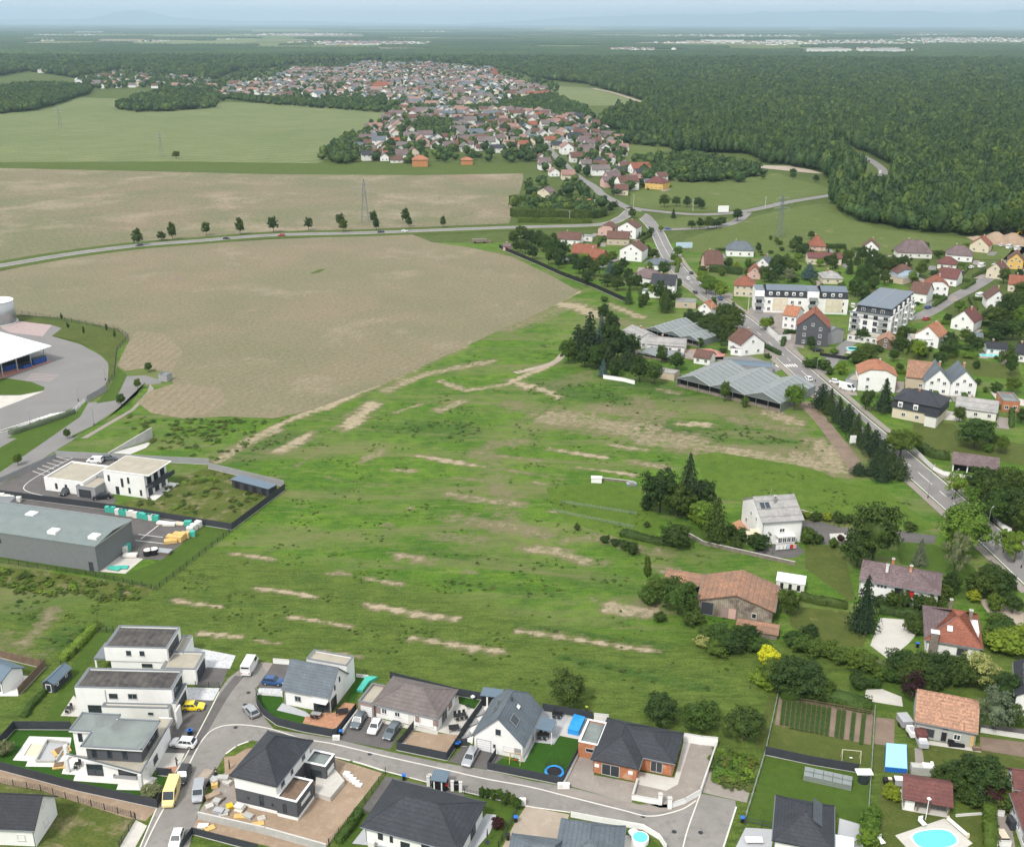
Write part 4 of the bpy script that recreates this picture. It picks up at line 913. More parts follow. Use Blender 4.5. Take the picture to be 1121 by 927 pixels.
area('yard_slab',zz(h_,(365,578),(460,520),(550,530),(480,588)),'pavec',.014)
area('mown_strip',zz(h_,(780,407),(890,420),(600,640),(0,530),(0,522),(370,578),(480,590),(620,536)),'g_lawn',.010,'mown grass strip beside the warehouse')
area('weedy_strip',zz(h_,(0,560),(260,590),(590,640),(560,680),(400,670),(0,640)),'g_rough',.004)
area('ramp_slab',zz(h_,(430,125),(585,80),(560,105),(500,130)),'concrete',.01)
STREET=[(140,955),(152,927),(173,881),(189,850),(204,826),(226,785),(240,756),(250,742),(262,733),(268,722),(286,726),(292,737),(281,752),(281,768),(290,786),(300,798),(365,808),(420,821),(487,835),(531,842),(580,854),(622,861),(700,880),(745,880),(767,868),(805,876),(806,883),(780,965),(730,960),(735,935),(723,918),(705,906),(624,888),(571,881),(507,866),(422,844),(390,834),(365,828),(330,820),(276,810),(260,816),(247,825),(232,850),(217,888),(200,955)]
area('street',STREET,'asphalt',.012,'pale grey asphalt street between new houses')
strip('kerb_line',[(152,940),(173,896),(200,850),(220,812),(236,797),(260,793),(294,797),(330,808),(365,814),(420,827),(487,842),(531,852),(580,861),(620,871),(680,886),(712,893),(745,886),(762,876)],.22,'kerb',.012,h=.03)
strip('kerb_line',[(240,757),(226,785),(204,826),(189,850),(173,881),(150,935)],.2,'kerb',.012,h=.03)
strip('kerb_line',[(247,825),(260,816),(276,810)],.3,'kerb',.012,h=.05,dash=(2,.5));strip('kerb_line',[(365,828),(390,834),(422,844)],.3,'kerb',.012,h=.05,dash=(3,.4))
strip('kerb_line',[(422,844),(507,866),(571,881),(624,889)],.2,'kerb',.012,h=.06);strip('kerb_line',[(767,868),(752,910),(744,945)],.2,'kerb',.012,h=.03);strip('kerb_line',[(806,883),(792,927),(786,945)],.25,'kerb',.012,h=.05)
strip('sidewalk',[(262,740),(246,760),(222,800),(205,826)],1.8,'asphalt_d',.017)
for px in((272,758),(268,771),(258,796),(709,909),(738,910),(767,911),(405,825),(704,893)):
 w=G(px);m=MB();m.prism([(w.x+.4*math.cos(k*.52),w.y+.4*math.sin(k*.52))for k in range(12)],.012,.022);tag(m.build('manhole_cover',M['darkmetal']),'round dark manhole cover in the pale street','manhole','manhole covers')
AR=[('driveway',zW,[(915,335),(1065,345),(1020,460),(865,455)],'asphalt_d',.016),('white_gravel',zW,[(825,210),(1110,265),(1075,345),(915,335)],'gravelw',.012),('white_gravel',zW,[(815,460),(1012,465),(972,540),(800,535)],'gravelw',.013),('driveway',zW,[(790,540),(972,540),(872,740),(735,735),(755,640)],'asphalt_d',.014),('driveway',a_,[(600,475),(715,475),(655,605),(545,600)],'asphalt_d',.013),('paving',zX,[(800,296),(945,300),(915,372),(790,385)],'pavec',.018),('planted_bed',zX,[(835,375),(915,365),(895,410),(830,405)],'terr',.022),('lawn',zW,[(370,112),(250,120),(100,330),(60,420),(-60,650),(-40,700),(90,680),(140,420),(300,200)],'g_lawn',.006),('terrace',zW,[(35,635),(115,510),(160,560),(150,640)],'pavec',.012),('lawn',zX,[(0,265),(70,138),(365,150),(390,300),(860,425),(800,572),(0,358)],'g_turf',.008),('pool_deck',zX,[(65,335),(150,213),(365,220),(350,320),(290,370),(130,367),(142,340)],'pavew',.014),('terrace',zX,[(315,405),(340,330),(420,300),(600,380),(805,425),(752,490),(595,486),(605,457),(375,440),(385,410)],'pavew',.014),('dirt_strip',zX,[(-40,365),(0,375),(800,585),(745,645),(690,637),(640,627),(300,520),(210,490),(-40,445)],'dirt',.008),('rough_yard',zX,[(-40,440),(210,490),(690,637),(600,800),(-40,800)],'g_rough',.006),('path',zX,[(695,640),(752,670),(680,800),(600,800)],'pavec',.010),('terrace',zL,[(180,765),(272,770),(150,940),(-60,940),(-60,850)],'pavew',.012),('building_plot',zY,[(230,195),(290,188),(350,150),(500,120),(840,200),(1115,285),(960,480),(800,698),(640,650),(90,508),(130,440),(235,280)],'dirt',.008),('rubble_ground',zY,[(130,440),(235,285),(280,300),(300,480),(280,500),(90,505)],'gravel',.012),('dirt_strip',zY,[(60,590),(90,512),(640,650),(800,720),(500,698)],'dirt',.009),('lawn',zV,[(148,425),(345,438),(350,530),(520,600),(500,640),(760,690),(730,720),(300,650),(200,580),(150,500)],'g_turf',.014),('driveway',zV,[(275,175),(420,185),(345,375),(180,370),(150,360),(215,270)],'asphalt_d',.016),('white_gravel',zV,[(165,370),(345,375),(345,436),(152,422)],'gravelw',.018),('terrace',zV,[(520,592),(620,560),(740,560),(820,480),(915,495),(765,690),(500,640)],'terr',.018),('terrace',zV,[(345,485),(520,550),(560,580),(520,592),(300,540)],'paveg',.019),('lawn',zV,[(905,272),(990,290),(900,470),(830,480)],'g_turf',.014),('turnaround',zV,[(178,170),(275,180),(215,270),(135,268)],'gravel',.010),('driveway',zE,[(-30,445),(190,450),(435,520),(330,702),(-75,625)],'asphalt_d',.014),('front_yard',zE,[(470,560),(850,590),(760,755),(395,685)],'dirt',.014),('terrace',zE,[(690,565),(850,280),(1040,310),(1000,390),(860,600)],'pavec',.012),('lawn',zE,[(852,285),(1030,315),(975,392),(858,348)],'g_turf',.016),('paving',zE,[(185,455),(700,560),(690,590),(480,545),(185,480)],'pavec',.018),('driveway',zE,[(900,668),(1100,715),(1200,760),(1080,857),(775,795)],'asphalt_d',.016),('lawn',zC,[(600,490),(790,452),(935,485),(930,592),(822,825),(230,680),(290,620),(520,660)],'g_turf',.012),('terrace',zC,[(640,265),(862,308),(790,455),(745,522),(600,505),(520,658),(470,650),(600,400)],'paveg',.016),('paving',zC,[(170,225),(260,230),(130,440),(120,520),(20,470)],'pavew',.014),('pool_slab',zC,[(862,308),(1000,325),(940,485),(790,455)],'pavec',.018),('gravel_forecourt',zB,[(140,405),(245,420),(250,548),(545,603),(505,740),(45,612)],'gravel',.014),('terrace',zB,[(540,520),(800,570),(865,312),(912,320),(822,612),(742,655),(550,612)],'pavec',.018),('gravel_yard',zB,[(880,300),(1085,342),(975,672),(770,770),(700,770),(510,712),(545,603),(800,560)],'gravel',.012),('rubble_ground',d_,[(915,340),(955,360),(890,480),(1085,545),(1065,620),(840,568)],'gravel',.006),('sidewalk',zB,[(0,625),(505,742),(700,772),(780,772),(975,675),(960,735),(830,790),(640,800),(0,670)],'pavement',.014),('driveway',zF,[(270,82),(645,168),(600,215),(400,150),(160,265),(145,250)],'asphalt_d',.012),('lawn',zF,[(160,260),(290,100),(230,300),(120,418),(20,450),(60,390)],'g_lawn',.010),('lawn',zF,[(645,158),(905,212),(800,430),(700,430),(760,265)],'g_lawn',.010),('terrace',zF,[(745,260),(790,265),(760,350),(690,430),(600,430)],'paveg',.014),('terrace',zF,[(165,330),(560,430),(540,450),(110,400)],'paveg',.012),('gravel_forecourt',zT,[(70,60),(200,85),(170,200),(-20,200),(0,183),(35,115)],'track',.010),('lawn',zT,[(365,125),(430,140),(480,190),(380,200)],'g_lawn',.012),('terrace',zT,[(355,145),(400,150),(440,200),(340,200)],'pavec',.016),('vegetable_plot',e_,[(262,115),(400,130),(775,205),(758,372),(240,262)],'dirtd',.010),('lawn',e_,[(238,262),(760,375),(752,492),(186,402)],'g_lawn2',.008),('lawn',e_,[(180,430),(700,520),(755,565),(738,815),(590,760),(230,830),(80,772)],'g_lawn',.008),('dry_strip',e_,[(205,100),(256,108),(186,400),(130,385)],'g_lawn2',.006),('paving',e_,[(80,820),(235,830),(220,940),(20,940)],'paveg',.010),('terrace',e_,[(590,770),(730,810),(715,940),(570,940)],'paveg',.012),('lawn',f_,[(110,420),(330,440),(320,560),(110,560)],'g_lawn2',.008),('lawn',f_,[(150,600),(270,620),(520,780),(670,760),(640,940),(130,940)],'g_lawn2',.007),('lawn',f_,[(370,430),(640,450),(860,490),(860,590),(650,760),(520,680),(360,560)],'g_lawn2',.006),('lawn',f_,[(0,60),(320,100),(600,200),(800,330),(700,340),(110,250),(0,210)],'g_lawn',.005),('vegetable_plot',f_,[(128,290),(222,300),(218,432),(120,420)],'dirtd',.012),('vegetable_plot',f_,[(640,385),(880,415),(880,490),(640,450)],'dirtd',.012),('lane',f_,[(640,325),(880,350),(880,395),(640,360)],'asphalt_d',.014),('pale_slab',f_,[(80,155),(160,152),(255,190),(262,238),(75,208)],'pavec',.012),('pool_deck',zP,[(138,585),(515,455),(730,645),(560,760),(330,790)],'pavec',.018),('paving',f_,[(318,440),(355,445),(370,540),(325,560)],'pavement',.012),('paving',f_,[(370,400),(640,445),(645,462),(360,420)],'pavec',.012),('terrace',zP,[(880,440),(1010,430),(1060,700),(900,700)],'pavement',.012),('driveway',j_,[(105,205),(200,212),(300,238),(540,250),(725,275),(712,310),(530,300),(350,312),(210,312),(100,250)],'asphalt_d',.012),('flower_bed',j_,[(240,265),(300,262),(338,285),(300,302),(245,295)],'pavec',.016),('gravel_court',j_,[(470,645),(662,660),(650,700),(600,760),(510,835),(425,770)],'pavec',.012),('lawn',j_,[(540,300),(720,315),(900,420),(930,560),(820,560),(750,450),(560,400)],'g_lawn',.006),('lawn',j_,[(130,315),(300,320),(360,560),(330,570),(130,420)],'g_lawn2',.006),('lawn',j_,[(60,590),(330,620),(440,660),(390,780),(200,770),(60,680)],'g_lawn2',.006),('bright_meadow',m_,[(330,150),(420,140),(760,195),(860,220),(1000,280),(1121,280),(1380,470),(1300,490),(1121,425),(800,395),(440,345),(360,260)],'g_bright',.005),('terrace',zH,[(250,860),(500,780),(760,790),(840,870),(720,930),(400,927)],'asphalt_d',.02),('patio',zH,[(20,540),(100,500),(200,600),(120,700),(60,690)],'terr',.02),('lawn',m_,[(310,470),(520,520),(560,570),(400,560),(300,500)],'g_lawn',.01),('mown_grass',u_,[(540,420),(720,405),(830,430),(880,520),(860,600),(600,520),(560,480)],'g_bright',.004),('gravel_path',j_,[(915,555),(1000,570),(1121,620),(1121,690),(1000,670),(940,600)],'track',.008),('pool_slab',l_,[(285,40),(355,40),(340,80),(280,70)],'pavec',.014),('forecourt',n_,[(360,600),(520,600),(470,680),(620,770),(700,900),(620,880),(290,600)],'asphalt_y',.014),('courtyard',k_,[(590,235),(740,230),(800,250),(790,275),(660,275),(600,262)],'redpave',.012),('yard',k_,[(740,265),(900,260),(1040,310),(1000,330),(820,300)],'asphalt_y',.012),('pavement_yard',k_,[(960,0),(880,90),(1000,200),(1121,230),(1121,130)],'pavement',.006),('grass_plot',l_,[(600,400),(780,400),(860,450),(1121,500),(1121,600),(900,560),(600,510)],'g_lawn2',.005),('grass_plot',l_,[(520,40),(700,70),(1090,130),(1121,200),(900,180),(720,110),(520,90)],'g_lawn2',.005),('driveway',l_,[(700,330),(800,350),(830,390),(740,385)],'pavec',.01),('courtyard',l_,[(960,250),(1121,290),(1121,320),(1000,300)],'pavec',.01),('white_slab',o_,[(520,700),(620,740),(560,790),(440,760)],'pavec',.014),]
for nm,f,pts,mt,z in AR:area(nm,zz(f,*pts),mt,z)
strip('gravel_track',[l_(80,300),l_(160,380),l_(240,480),l_(320,590),l_(350,640)],4.6,'dirtd',.012,label='gravel track behind the conifer row');strip('gravel_track',[k_(-60,330),k_(90,290),k_(140,250)],2.6,'track',.004)
strip('grass_median',[l_(240,270),l_(330,370),l_(410,450)],1.8,'g_lawn',.022,off=0)
rows=MB()
for i in range(17):
 if i in(10,13,15):continue
 x=290+i*27;L=resample(smooth([G(e_(x,135+i*5)),G(e_(x-15,270+i*6))],3),.55)
 for j,p in enumerate(L):
  for k in range(7):
   a=k*.9+j;r=.42;rows.poly([(p.x,p.y,.05),(p.x+math.cos(a)*r,p.y+math.sin(a)*r,.18+.1*math.sin(k*3+j)),(p.x+math.cos(a+.8)*r,p.y+math.sin(a+.8)*r,.22)])
tag(rows.build('vegetable_rows',FM['green']),'rows of grey green vegetable plants in dark soil','vegetables',None,'stuff')
# ---- buildings near the camera
def HT(pb,pt):
 w=G(pb);lo,hi=0,60
 for _ in range(40):
  m=(lo+hi)/2
  if P2(w.x,w.y,m)[1]>pt[1]:lo=m
  else:hi=m
 return lo
def house(name,label,A,B,C,z=0.0,inset=0.0,bl=False,cat='house',group=None):
 fr=Frame(A,B,C,z,inset,bl);return fr,root_of(fr,name,label,cat,group)
def L2(fr,f,pts,z):return[fr.loc(f(*p),z)for p in pts]
def fin(root,x0,y0,x1,y1,z0,z1,mat='white',name='side_wall'):return MB().box(x0,y0,z0,x1,y1,z1).build(name,M[mat],root)
# -- three white flat-roofed villas on the left
fr,n1=house('flat_roof_villa','farthest of the three white flat-roofed villas, beside the meadow',zW(300,212),zW(685,222),zW(765,90),6.0);L,D=fr.L,fr.D
b=wing(n1,0,0,L,D,6.0,z0=3.0,deck='roof_dark' if False else 'flat_grey');wing_low=(.8,.25,L,D-.2,0,3.0)
MB().box(.8,.25,0,L-.05,D-.2,2.998).build('ground_floor_wall',M['white'],n1)
M['flat_black']=bands('dark_sedum_roof',(.1,.092,.085),'X',1.25,.2,.95,0,.25,dirt=(.055,.052,.052),dark=.8)
n1d=MB().box(.5,.5,5.72,L-.5,D-.5,5.78).build('roof_covering',M['flat_black'],n1)
for u in(.385,.6):opening(n1,b,'f',u,4.3,.9,1.0,'win','anth')
opening(n1,wing_low,'f',.62,1.6,2.0,.8,'win','anth');opening(n1,b,'r',.45,3.3,D*.7,2.1,'slide','anth');opening(n1,b,'b',.5,3.8,3,1.4)
x0,y0=fr.loc(zW(650,345),3.3);x1,_=fr.loc(zW(855,362),3.3);_,y1=fr.loc(zW(915,245),3.3)
g=wing(n1,x0,y0,x1,y1,3.3,deck='flat_gravel');opening(n1,g,'r',.5,.05,(y1-y0)*.75,2.4,'gdark','anth')
wing(n1,L,y1-.5,L+1.8,D+1.2,3.4,deck='flat_gravel')
fin(n1,-2.6,.6,0,D*.8,2.7,3.1,'coping','porch_roof');fin(n1,-2.5,.7,-2.2,1.0,0,2.7,name='pillar');fin(n1,-2.5,D*.7,-2.2,D*.7+.3,0,2.7,name='pillar')
fr,n2=house('flat_roof_villa','middle one of the three white flat-roofed villas, yellow car beside it',zW(120,460),zW(715,475),zW(780,355),6.0);L,D=fr.L,fr.D
b=wing(n2,0,0,L,D,6.0);MB().box(.5,.5,5.72,L-.5,D-.5,5.78).build('roof_covering',M['flat_black'],n2)
opening(n2,b,'f',.39,3.9,1.5,1.0,'win','anth');opening(n2,b,'f',.59,3.9,1.6,1.1,'win','metal');opening(n2,b,'f',.19,.4,2.8,2.0,'slide','anth');fin(n2,L*.31,-.1,L*.315,-.002,3,5.6,'metal','downpipe')
x0,y0=fr.loc(zW(285,580),3.0);x1,_=fr.loc(zW(695,590),3.0);g=wing(n2,x0,y0,x1,-.01,3.0,deck='flat_gravel');opening(n2,g,'f',.73,1.6,.9,.5,'win','anth')
x1,y0=fr.loc(zW(740,560),3.4);_,y1=fr.loc(zW(810,437),3.4);g=wing(n2,L-.02,y0,x1,y1,3.4,deck='flat_gravel');opening(n2,g,'r',.5,.1,(y1-y0)*.7,2.6,'gdark','anth')
opening(n2,b,'r',.5,3.6,D*.7,1.9,'slide','anth')
fr,n3=house('flat_roof_villa','nearest flat-roofed villa, with dark grey upper walls and a pool being built',zX(410,262),zX(725,280),zX(800,130),6.2);L,D=fr.L,fr.D
MB().box(0.6,.5,3.1,L-.5,D-.3,5.75).build('upper_wall',M['dgrey'],n3);up=(.6,.5,L-.5,D-.3,0,6)
for u in(.14,.42,.7):opening(n3,up,'f',u,3.7,.75,1.6,'win','anth')
opening(n3,up,'r',.62,3.7,D*.5,1.6,'slide','anth')
P_=L2(fr,zX,[(350,180),(415,88),(620,96)],6.2);q=P_[0];bx0,by0,by1,bx1=q[0],q[1],P_[1][1],P_[2][0]
MB().box(bx0+.4,by0+.4,0,bx1-.4,by1-.3,5.75).build('upper_wall',M['white'],n3)
opening(n3,(bx0+.4,by0+.4,bx1-.4,by1,0,6),'f',.2,3.7,.7,1.6,'win','anth')
rm_=MB().box(0,0,5.752,L,D,6.0).box(bx0,by0,5.755,min(bx1,L),by1,6.003)
rf=rm_.build('roof_slab',M['white'],n3);MB().box(.25,.25,6.0,L-.25,D-.25,6.04).box(bx0+.25,by0+.25,6.003,min(bx1,L)-.25,by1-.25,6.045).build('roof_deck',M['flat_grey'],rf)
c=MB()
for qx in((0,-.05,L,.25),(-.05,0,.25,by0),(L-.25,0,L+.05,D),(bx1,D-.25,L,D+.05),(bx0-.05,by0,bx0+.25,by1),(bx0,by1-.25,bx1,by1+.05),(bx0,by0-.05,0,by0+.25),(min(bx1,L)-.25,D,min(bx1,L),by1)):c.box(qx[0],qx[1],6.05,qx[2],qx[3],6.17)
c.build('coping',M['coping'],rf)
slab=L2(fr,zX,[(340,305),(415,322),(720,402),(886,120),(800,130),(725,285)],3.1);slab=[slab[0],slab[1],slab[2],slab[3],(slab[3][0]-2.5,slab[3][1]),(L-.55,D),(L-.55,.45),(slab[0][0]+.5,1.4)]
o=MB().prism(slab,2.75,3.15).build('terrace_roof',M['white'],n3);tri_n(o)
cc=Vector((sum(p[0]for p in slab)/len(slab),sum(p[1]for p in slab)/len(slab)))
o2=MB().prism([(p[0]+(cc.x-p[0])*.04,p[1]+(cc.y-p[1])*.04)for p in slab],3.15,3.2).build('roof_deck',M['flat_gravel'],o);tri_n(o2)
c=MB()
for i in range(3):c.tube((slab[i][0],slab[i][1],3.2),(slab[i+1][0],slab[i+1][1],3.2),.13,n=4)
c.build('coping',M['coping'],o)
gx0,gy0=fr.loc(zX(440,412));gx1,gy1=fr.loc(zX(755,420));gz=(gx0,gy0,L+.2,D,0,2.75)
MB().box(gx0,gy0,0,L+.2,D-.1,2.748).build('ground_floor_wall',M['white'],n3);opening(n3,gz,'f',.16,.1,2.7,2.2,'slide','anth');opening(n3,gz,'f',.7,.1,3.6,2.2,'slide','anth')
for p in((725,478),(350,395),(345,330)):x,y=fr.loc(zX(*p));MB().box(x-.28,y-.28,0,x+.28,y+.28,2.749).build('pillar',M['white'],n3)
rx=slab[2][0];ry=slab[2][1];d=Vector(slab[3])-Vector(slab[2]);o=MB().box(0,-.14,0,d.length*.62,.14,2.749).box(d.length*.85,-.14,0,d.length,.14,3.6).build('side_wall',M['white'],n3);s=Vector(slab[2])+d*.0+d.normalized()*3.2;o.location=(s.x,s.y,0);o.rotation_euler=(0,0,math.atan2(d.y,d.x))
w_=opening(n3,(0,0,1,1,0,3),'f',0,1.0,1.6,1.2,'win','anth');e=s+d.normalized()*2.2;w_.location=(e.x+.15,e.y,1.0);w_.rotation_euler=(0,0,math.atan2(d.y,d.x))
pc=[G(zX(*p))for p in((190,345),(245,242),(345,256),(285,345))];t=thing('swimming_pool','empty unfinished concrete pool beside the dark grey villa','pool',pc[0])
m=MB()
for i in range(4):
 a,b2=pc[i]-pc[0],pc[(i+1)%4]-pc[0];d=(b2-a).normalized();nw_=Vector((-d.y,d.x))*.25
 m.prism([(a.x,a.y),(b2.x,b2.y),(b2.x+nw_.x,b2.y+nw_.y),(a.x+nw_.x,a.y+nw_.y)],.0,.55)
m.build('pool_wall',M['block'],t);MB().poly([(p.x-pc[0].x,p.y-pc[0].y,.03)for p in pc][::-1]).build('pool_floor',M['paveg'],t)
pc=[G(zX(*p))for p in((120,318),(160,255),(232,258),(190,322))];t=thing('paddling_basin','shallow square cream basin in the white pool deck','pool',pc[0])
m=MB()
for i in range(4):
 a,b2=pc[i]-pc[0],pc[(i+1)%4]-pc[0];d=(b2-a).normalized();nw_=Vector((-d.y,d.x))*.3
 m.prism([(a.x,a.y),(b2.x,b2.y),(b2.x+nw_.x,b2.y+nw_.y),(a.x+nw_.x,a.y+nw_.y)],.0,.25)
m.build('basin_rim',M['pavew'],t);MB().poly([(p.x-pc[0].x,p.y-pc[0].y,.03)for p in pc][::-1]).build('basin_floor',M['cream'],t)
# -- white gable house, bottom left corner
A,B=zX(0,688),zX(172,690)
fr=Frame((-14,905.5),zX(175,690),zX(285,515),3.4,.3);nl=root_of(fr,'gable_house','white house with anthracite roof in the bottom left corner');L,D=fr.L,fr.D
b=wing(nl,-4,0,L,D,3.4,'g',3.0,'x',('g','g'),.35,.35,rm='roof_dark');opening(nl,b,'r',.5,1.0,1.3,1.2,'shutter');opening(nl,b,'r',.52,4.1,.8,1.0,'shutter');opening(nl,b,'f',.8,1.0,1.2,1.1,'shutter')
# -- blue roofed house at the left edge
fr=Frame((-22,735),zL(15,805),zL(150,690),3.0);n=root_of(fr,'bungalow','white bungalow with blue roof at the left edge');wing(n,-2,0,fr.L,fr.D,3.0,'g',1.2,'x',('g','g'),.5,.3,rm='sheet_blue');opening(n,(-2,0,fr.L,fr.D,0,3),'f',.8,.1,2,2.1,'slide')
# -- dark hip-roof house under construction (two storeys, grey base)
fr=Frame(zY(258,292),zY(525,355),zY(735,100),6.0);fr2=fr;L,D=fr.L,fr.D;n=root_of(fr,'hip_roof_house','new house with large dark hip roof and grey base on a bare plot')
MB().box(.5,.5,0,L-.5,D-.5,.62).build('plinth',M['white'],n);MB().box(.5,.5,.62,L-.5,D-.5,3.2).build('lower_wall',M['dgrey'],n)
b=wing(n,.5,.5,L-.5,D-.5,6.0,'h',2.7,'y',(('h',L*.46),('h',L*.46)),.5,z0=3.2,rm='roof_anth',names=('upper_wall','roof'));bb=(.5,.5,L-.5,D-.5,0,6)
for u in(.62,):opening(n,bb,'f',u,1.0,.7,1.9,'win','anth')
opening(n,bb,'f',.3,1.6,.35,.4,'win','anth');opening(n,bb,'f',.88,1.4,.35,.5,'win','anth');opening(n,bb,'f',.6,.1,1.3,.3,'win','whitepaint')
for u,w_ in((.18,1.1),(.45,.8),(.8,1.0)):opening(n,bb,'r',u,3.9,w_,1.6,'win','grey')
x0,y0=L-.5,.5;x1,_=fr.loc(zY(632,455),3.4);_,y1=fr.loc(zY(725,328),3.4)
g=wing(n,x0,y0-.3,x1,y1,3.5,wall='dgrey',deck='dirtd' if False else 'wood',cop='whitepaint');fin(n,x0,y0-.32,x1+.02,y1+.02,0,.6,'white','plinth');opening(n,g,'r',.5,1.9,2.8,.5,'shutter','whitepaint');opening(n,g,'f',.4,1.0,.6,1.7,'win','anth')
x0b,y0b=fr.loc(zY(698,228),3.3);x1b,_=fr.loc(zY(795,250),3.3);_,y1b=fr.loc(zY(838,178),3.3)
g=wing(n,L-.5,y0b,x1b,y1b,3.3,wall='dgrey',deck='flat_grey',cop='whitepaint');opening(n,g,'f',.55,.1,1.9,2.2,'slide','anth');opening(n,g,'r',.5,1.2,2.2,.9,'shutter','whitepaint')
tp=[fr.loc(zY(*p))for p in((740,420),(825,445),(905,350),(840,275),(745,330))];o=MB().prism(tp,0,.9).build('raised_terrace',M['pavec'],n);tri_n(o)
for i in range(5):p=fr.loc(zY(915+17*i,305+12*i));MB().box(p[0]-.5,p[1]-.45,0,p[0]+.5,p[1]+.45,.8-.15*i).build('step',M['pavew'],n)
# -- white gable house with slate roof, centre left
fr=Frame(zV(335,372),zV(710,443),zV(785,250),3.6,0);L,D=fr.L,fr.D;n=root_of(fr,'gable_house','white gable house with blue grey roof inside a curved dark fence')
apx=fr.loc(zV(785,250),6.2);Dh=fr.loc(zV(855,270),3.6)[1];Dh=max(7.6,min(9.5,Dh))
b=wing(n,.3,.35,L-.3,Dh,3.6,'g',3.4,'x',('g','g'),.35,.3,rm='roof_slate')
opening(n,b,'f',.3,1.2,1.2,1.1,'win','grey');opening(n,b,'f',.82,.1,3.2,2.3,'slide','anth');opening(n,b,'r',.2,.1,2.2,2.3,'slide','anth');opening(n,b,'r',.3,3.4,.45,1.0,'win','anth');opening(n,b,'r',.58,3.9,.45,1.0,'win','anth')
g=wing(n,1.2,Dh+.01,L-.3,Dh+3.2,5.2,deck='flat_gravel');aw=MB().box(L*.62,-.9,2.5,L*.95,.3,2.62).build('awning',M['white'],n)
# -- taupe hip-roof bungalow
fr=Frame(zE(185,345),zE(705,460),zE(862,240),3.1,.45);L,D=fr.L,fr.D;n=root_of(fr,'hip_roof_bungalow','white bungalow with taupe hip roof behind three parked cars')
b=wing(n,0,0,L,D,3.0,'h',1.9,'x',(('h',D*.5),('h',D*.55)),.45,rm='roof_taupe')
opening(n,b,'f',.15,1.1,1.0,1.1);opening(n,b,'f',.36,1.1,1.0,1.0);opening(n,b,'f',.82,.5,2.6,1.7,'shutter');opening(n,b,'f',.58,.1,1.0,2.1,'solid','offwhite')
for u in(.045,.69,.965):x=L*u;MB().box(x-.55,-.03,.9,x+.55,.0,2.1).build('wall_panel',M['taupe'],n)
opening(n,b,'r',.35,.1,2.2,2.2,'slide','grey');MB().box(L,D*.6,.8,L+.03,D*.8,2.2).build('wall_panel',M['taupe'],n)
x0,y0=fr.loc(zE(80,335),2.9);_,y1=fr.loc(zE(165,185),2.9);g=wing(n,x0,y0+.2,-.01,y1,2.9,deck='flat_gravel',wall='taupe');opening(n,g,'f',.52,.1,min(2.6,-x0*.8),2.2,'garage')
# -- gable house with rear half hip (slate)
fr=Frame(zC(115,450),zC(515,535),zC(680,245),3.0,.0);L,D=fr.L,fr.D;n=root_of(fr,'gable_house','white house with steep blue grey roof, solar panel and trampoline lawn')
b=wing(n,.35,.3,L-.35,D-.3,3.0,'g',4.2,'y',('g',('k',2.6,.55)),.4,.3,rm='roof_slate')
opening(n,b,'f',.2,.05,2.6,2.3,'garage');opening(n,b,'f',.5,3.9,.9,1.1,'win','anth');opening(n,b,'f',.42,1.1,.5,.8,'win','grey');opening(n,b,'f',.72,1.0,2.0,1.1,'shutter');MB().box(b[2]-1.35,b[1]-.06,.8,b[2]-.25,b[1]-.002,2.0).build('shutter_leaf',M['grey'],n)
sl=math.atan2(4.2,(L-.7)/2)
def onslope(u,v,side=1):
 half=(L-.7)/2;x=L/2+side*half*u;z=3.0+4.2*(1-u)+.2/math.cos(sl)*.9;return x,D*v,z+.08
for(u,v,w_,hq,mq)in((.48,.26,1.5,1.9,'glass'),(.38,.55,.6,.9,'whitepaint')):x,y,z=onslope(u,v);o=roofwin(n,x,y,z,w_,hq,0,0,"solar_panel" if hq>1 else "roof_window",mq);o.rotation_euler=(0,sl,0)
for v in(.45,.62):x,y,z=onslope(.5,v,-1);o=roofwin(n,x,y,z,.8,1.1,0,0);o.rotation_euler=(0,-sl,0)
x,y,z=onslope(.12,.55);MB().tube((x,y,z-.3),(x,y,z+.6),.12).build('vent_pipe',M['darkmetal'],n)
pq=[fr.loc(zC(*p),2.6)for p in((600,398),(728,428),(765,340),(655,305))];o=MB().prism(pq,2.5,2.65).build('patio_roof',M['sheet_blue'],n);tri_n(o)
for p in((600,398),(728,428),(765,340)):q=fr.loc(zC(*p),2.6);MB().box(q[0]-.06,q[1]-.06,0,q[0]+.06,q[1]+.06,2.5).build('post',M['white'],n)
# -- brick house under construction
A_,B_=zB(228,435),zB(557,505)
fr=Frame(A_,B_,zB(345,155),3.0,.45,backleft=True);L,D=fr.L,fr.D;n=root_of(fr,'brick_house','unplastered red brick house with dark hip roof')
xr,yr=fr.loc(zB(805,470),3.0);xr-=.45;yr+=.45;xb,yb=fr.loc(zB(885,262),3.0)
b=wing(n,0,0,L,D,3.0,'h',2.2,'y',(('h',L*.55),('h',L*.5)),.45,wall='brick',rm='roof_anth')
b2=wing(n,.3,yr,xr,D-.01,2.98,'h',1.95,'x',(('h',(D-yr)*.5),('h',(D-yr)*.6)),.45,wall='brick',rm='roof_anth')
opening(n,b,'f',.4,.05,3.0,2.2,'slide','concrete');MB().box(L*.2,-.02,2.4,L*.62,.0,2.62).build('lintel',M['concrete'],n)
for u in(.07,.86):MB().box(L*u-.35,-.03,1.2,L*u+.4,-.002,1.85).build('site_notice',M['whitepaint'],n)
u_w=(L+(xr-L)*.45)/(xr-.3);opening(n,b2,'f',u_w,.2,2.0,2.1,'slide','concrete')
x0,y0=fr.loc(zB(145,320),3.0);_,y1=fr.loc(zB(200,165),3.0);g=wing(n,x0,y0,-.01,y1,3.0,wall='brick',deck='flat_grey',cop='whitepaint');opening(n,g,'f',.62,1.3,1.8,.8,'hole','concrete')
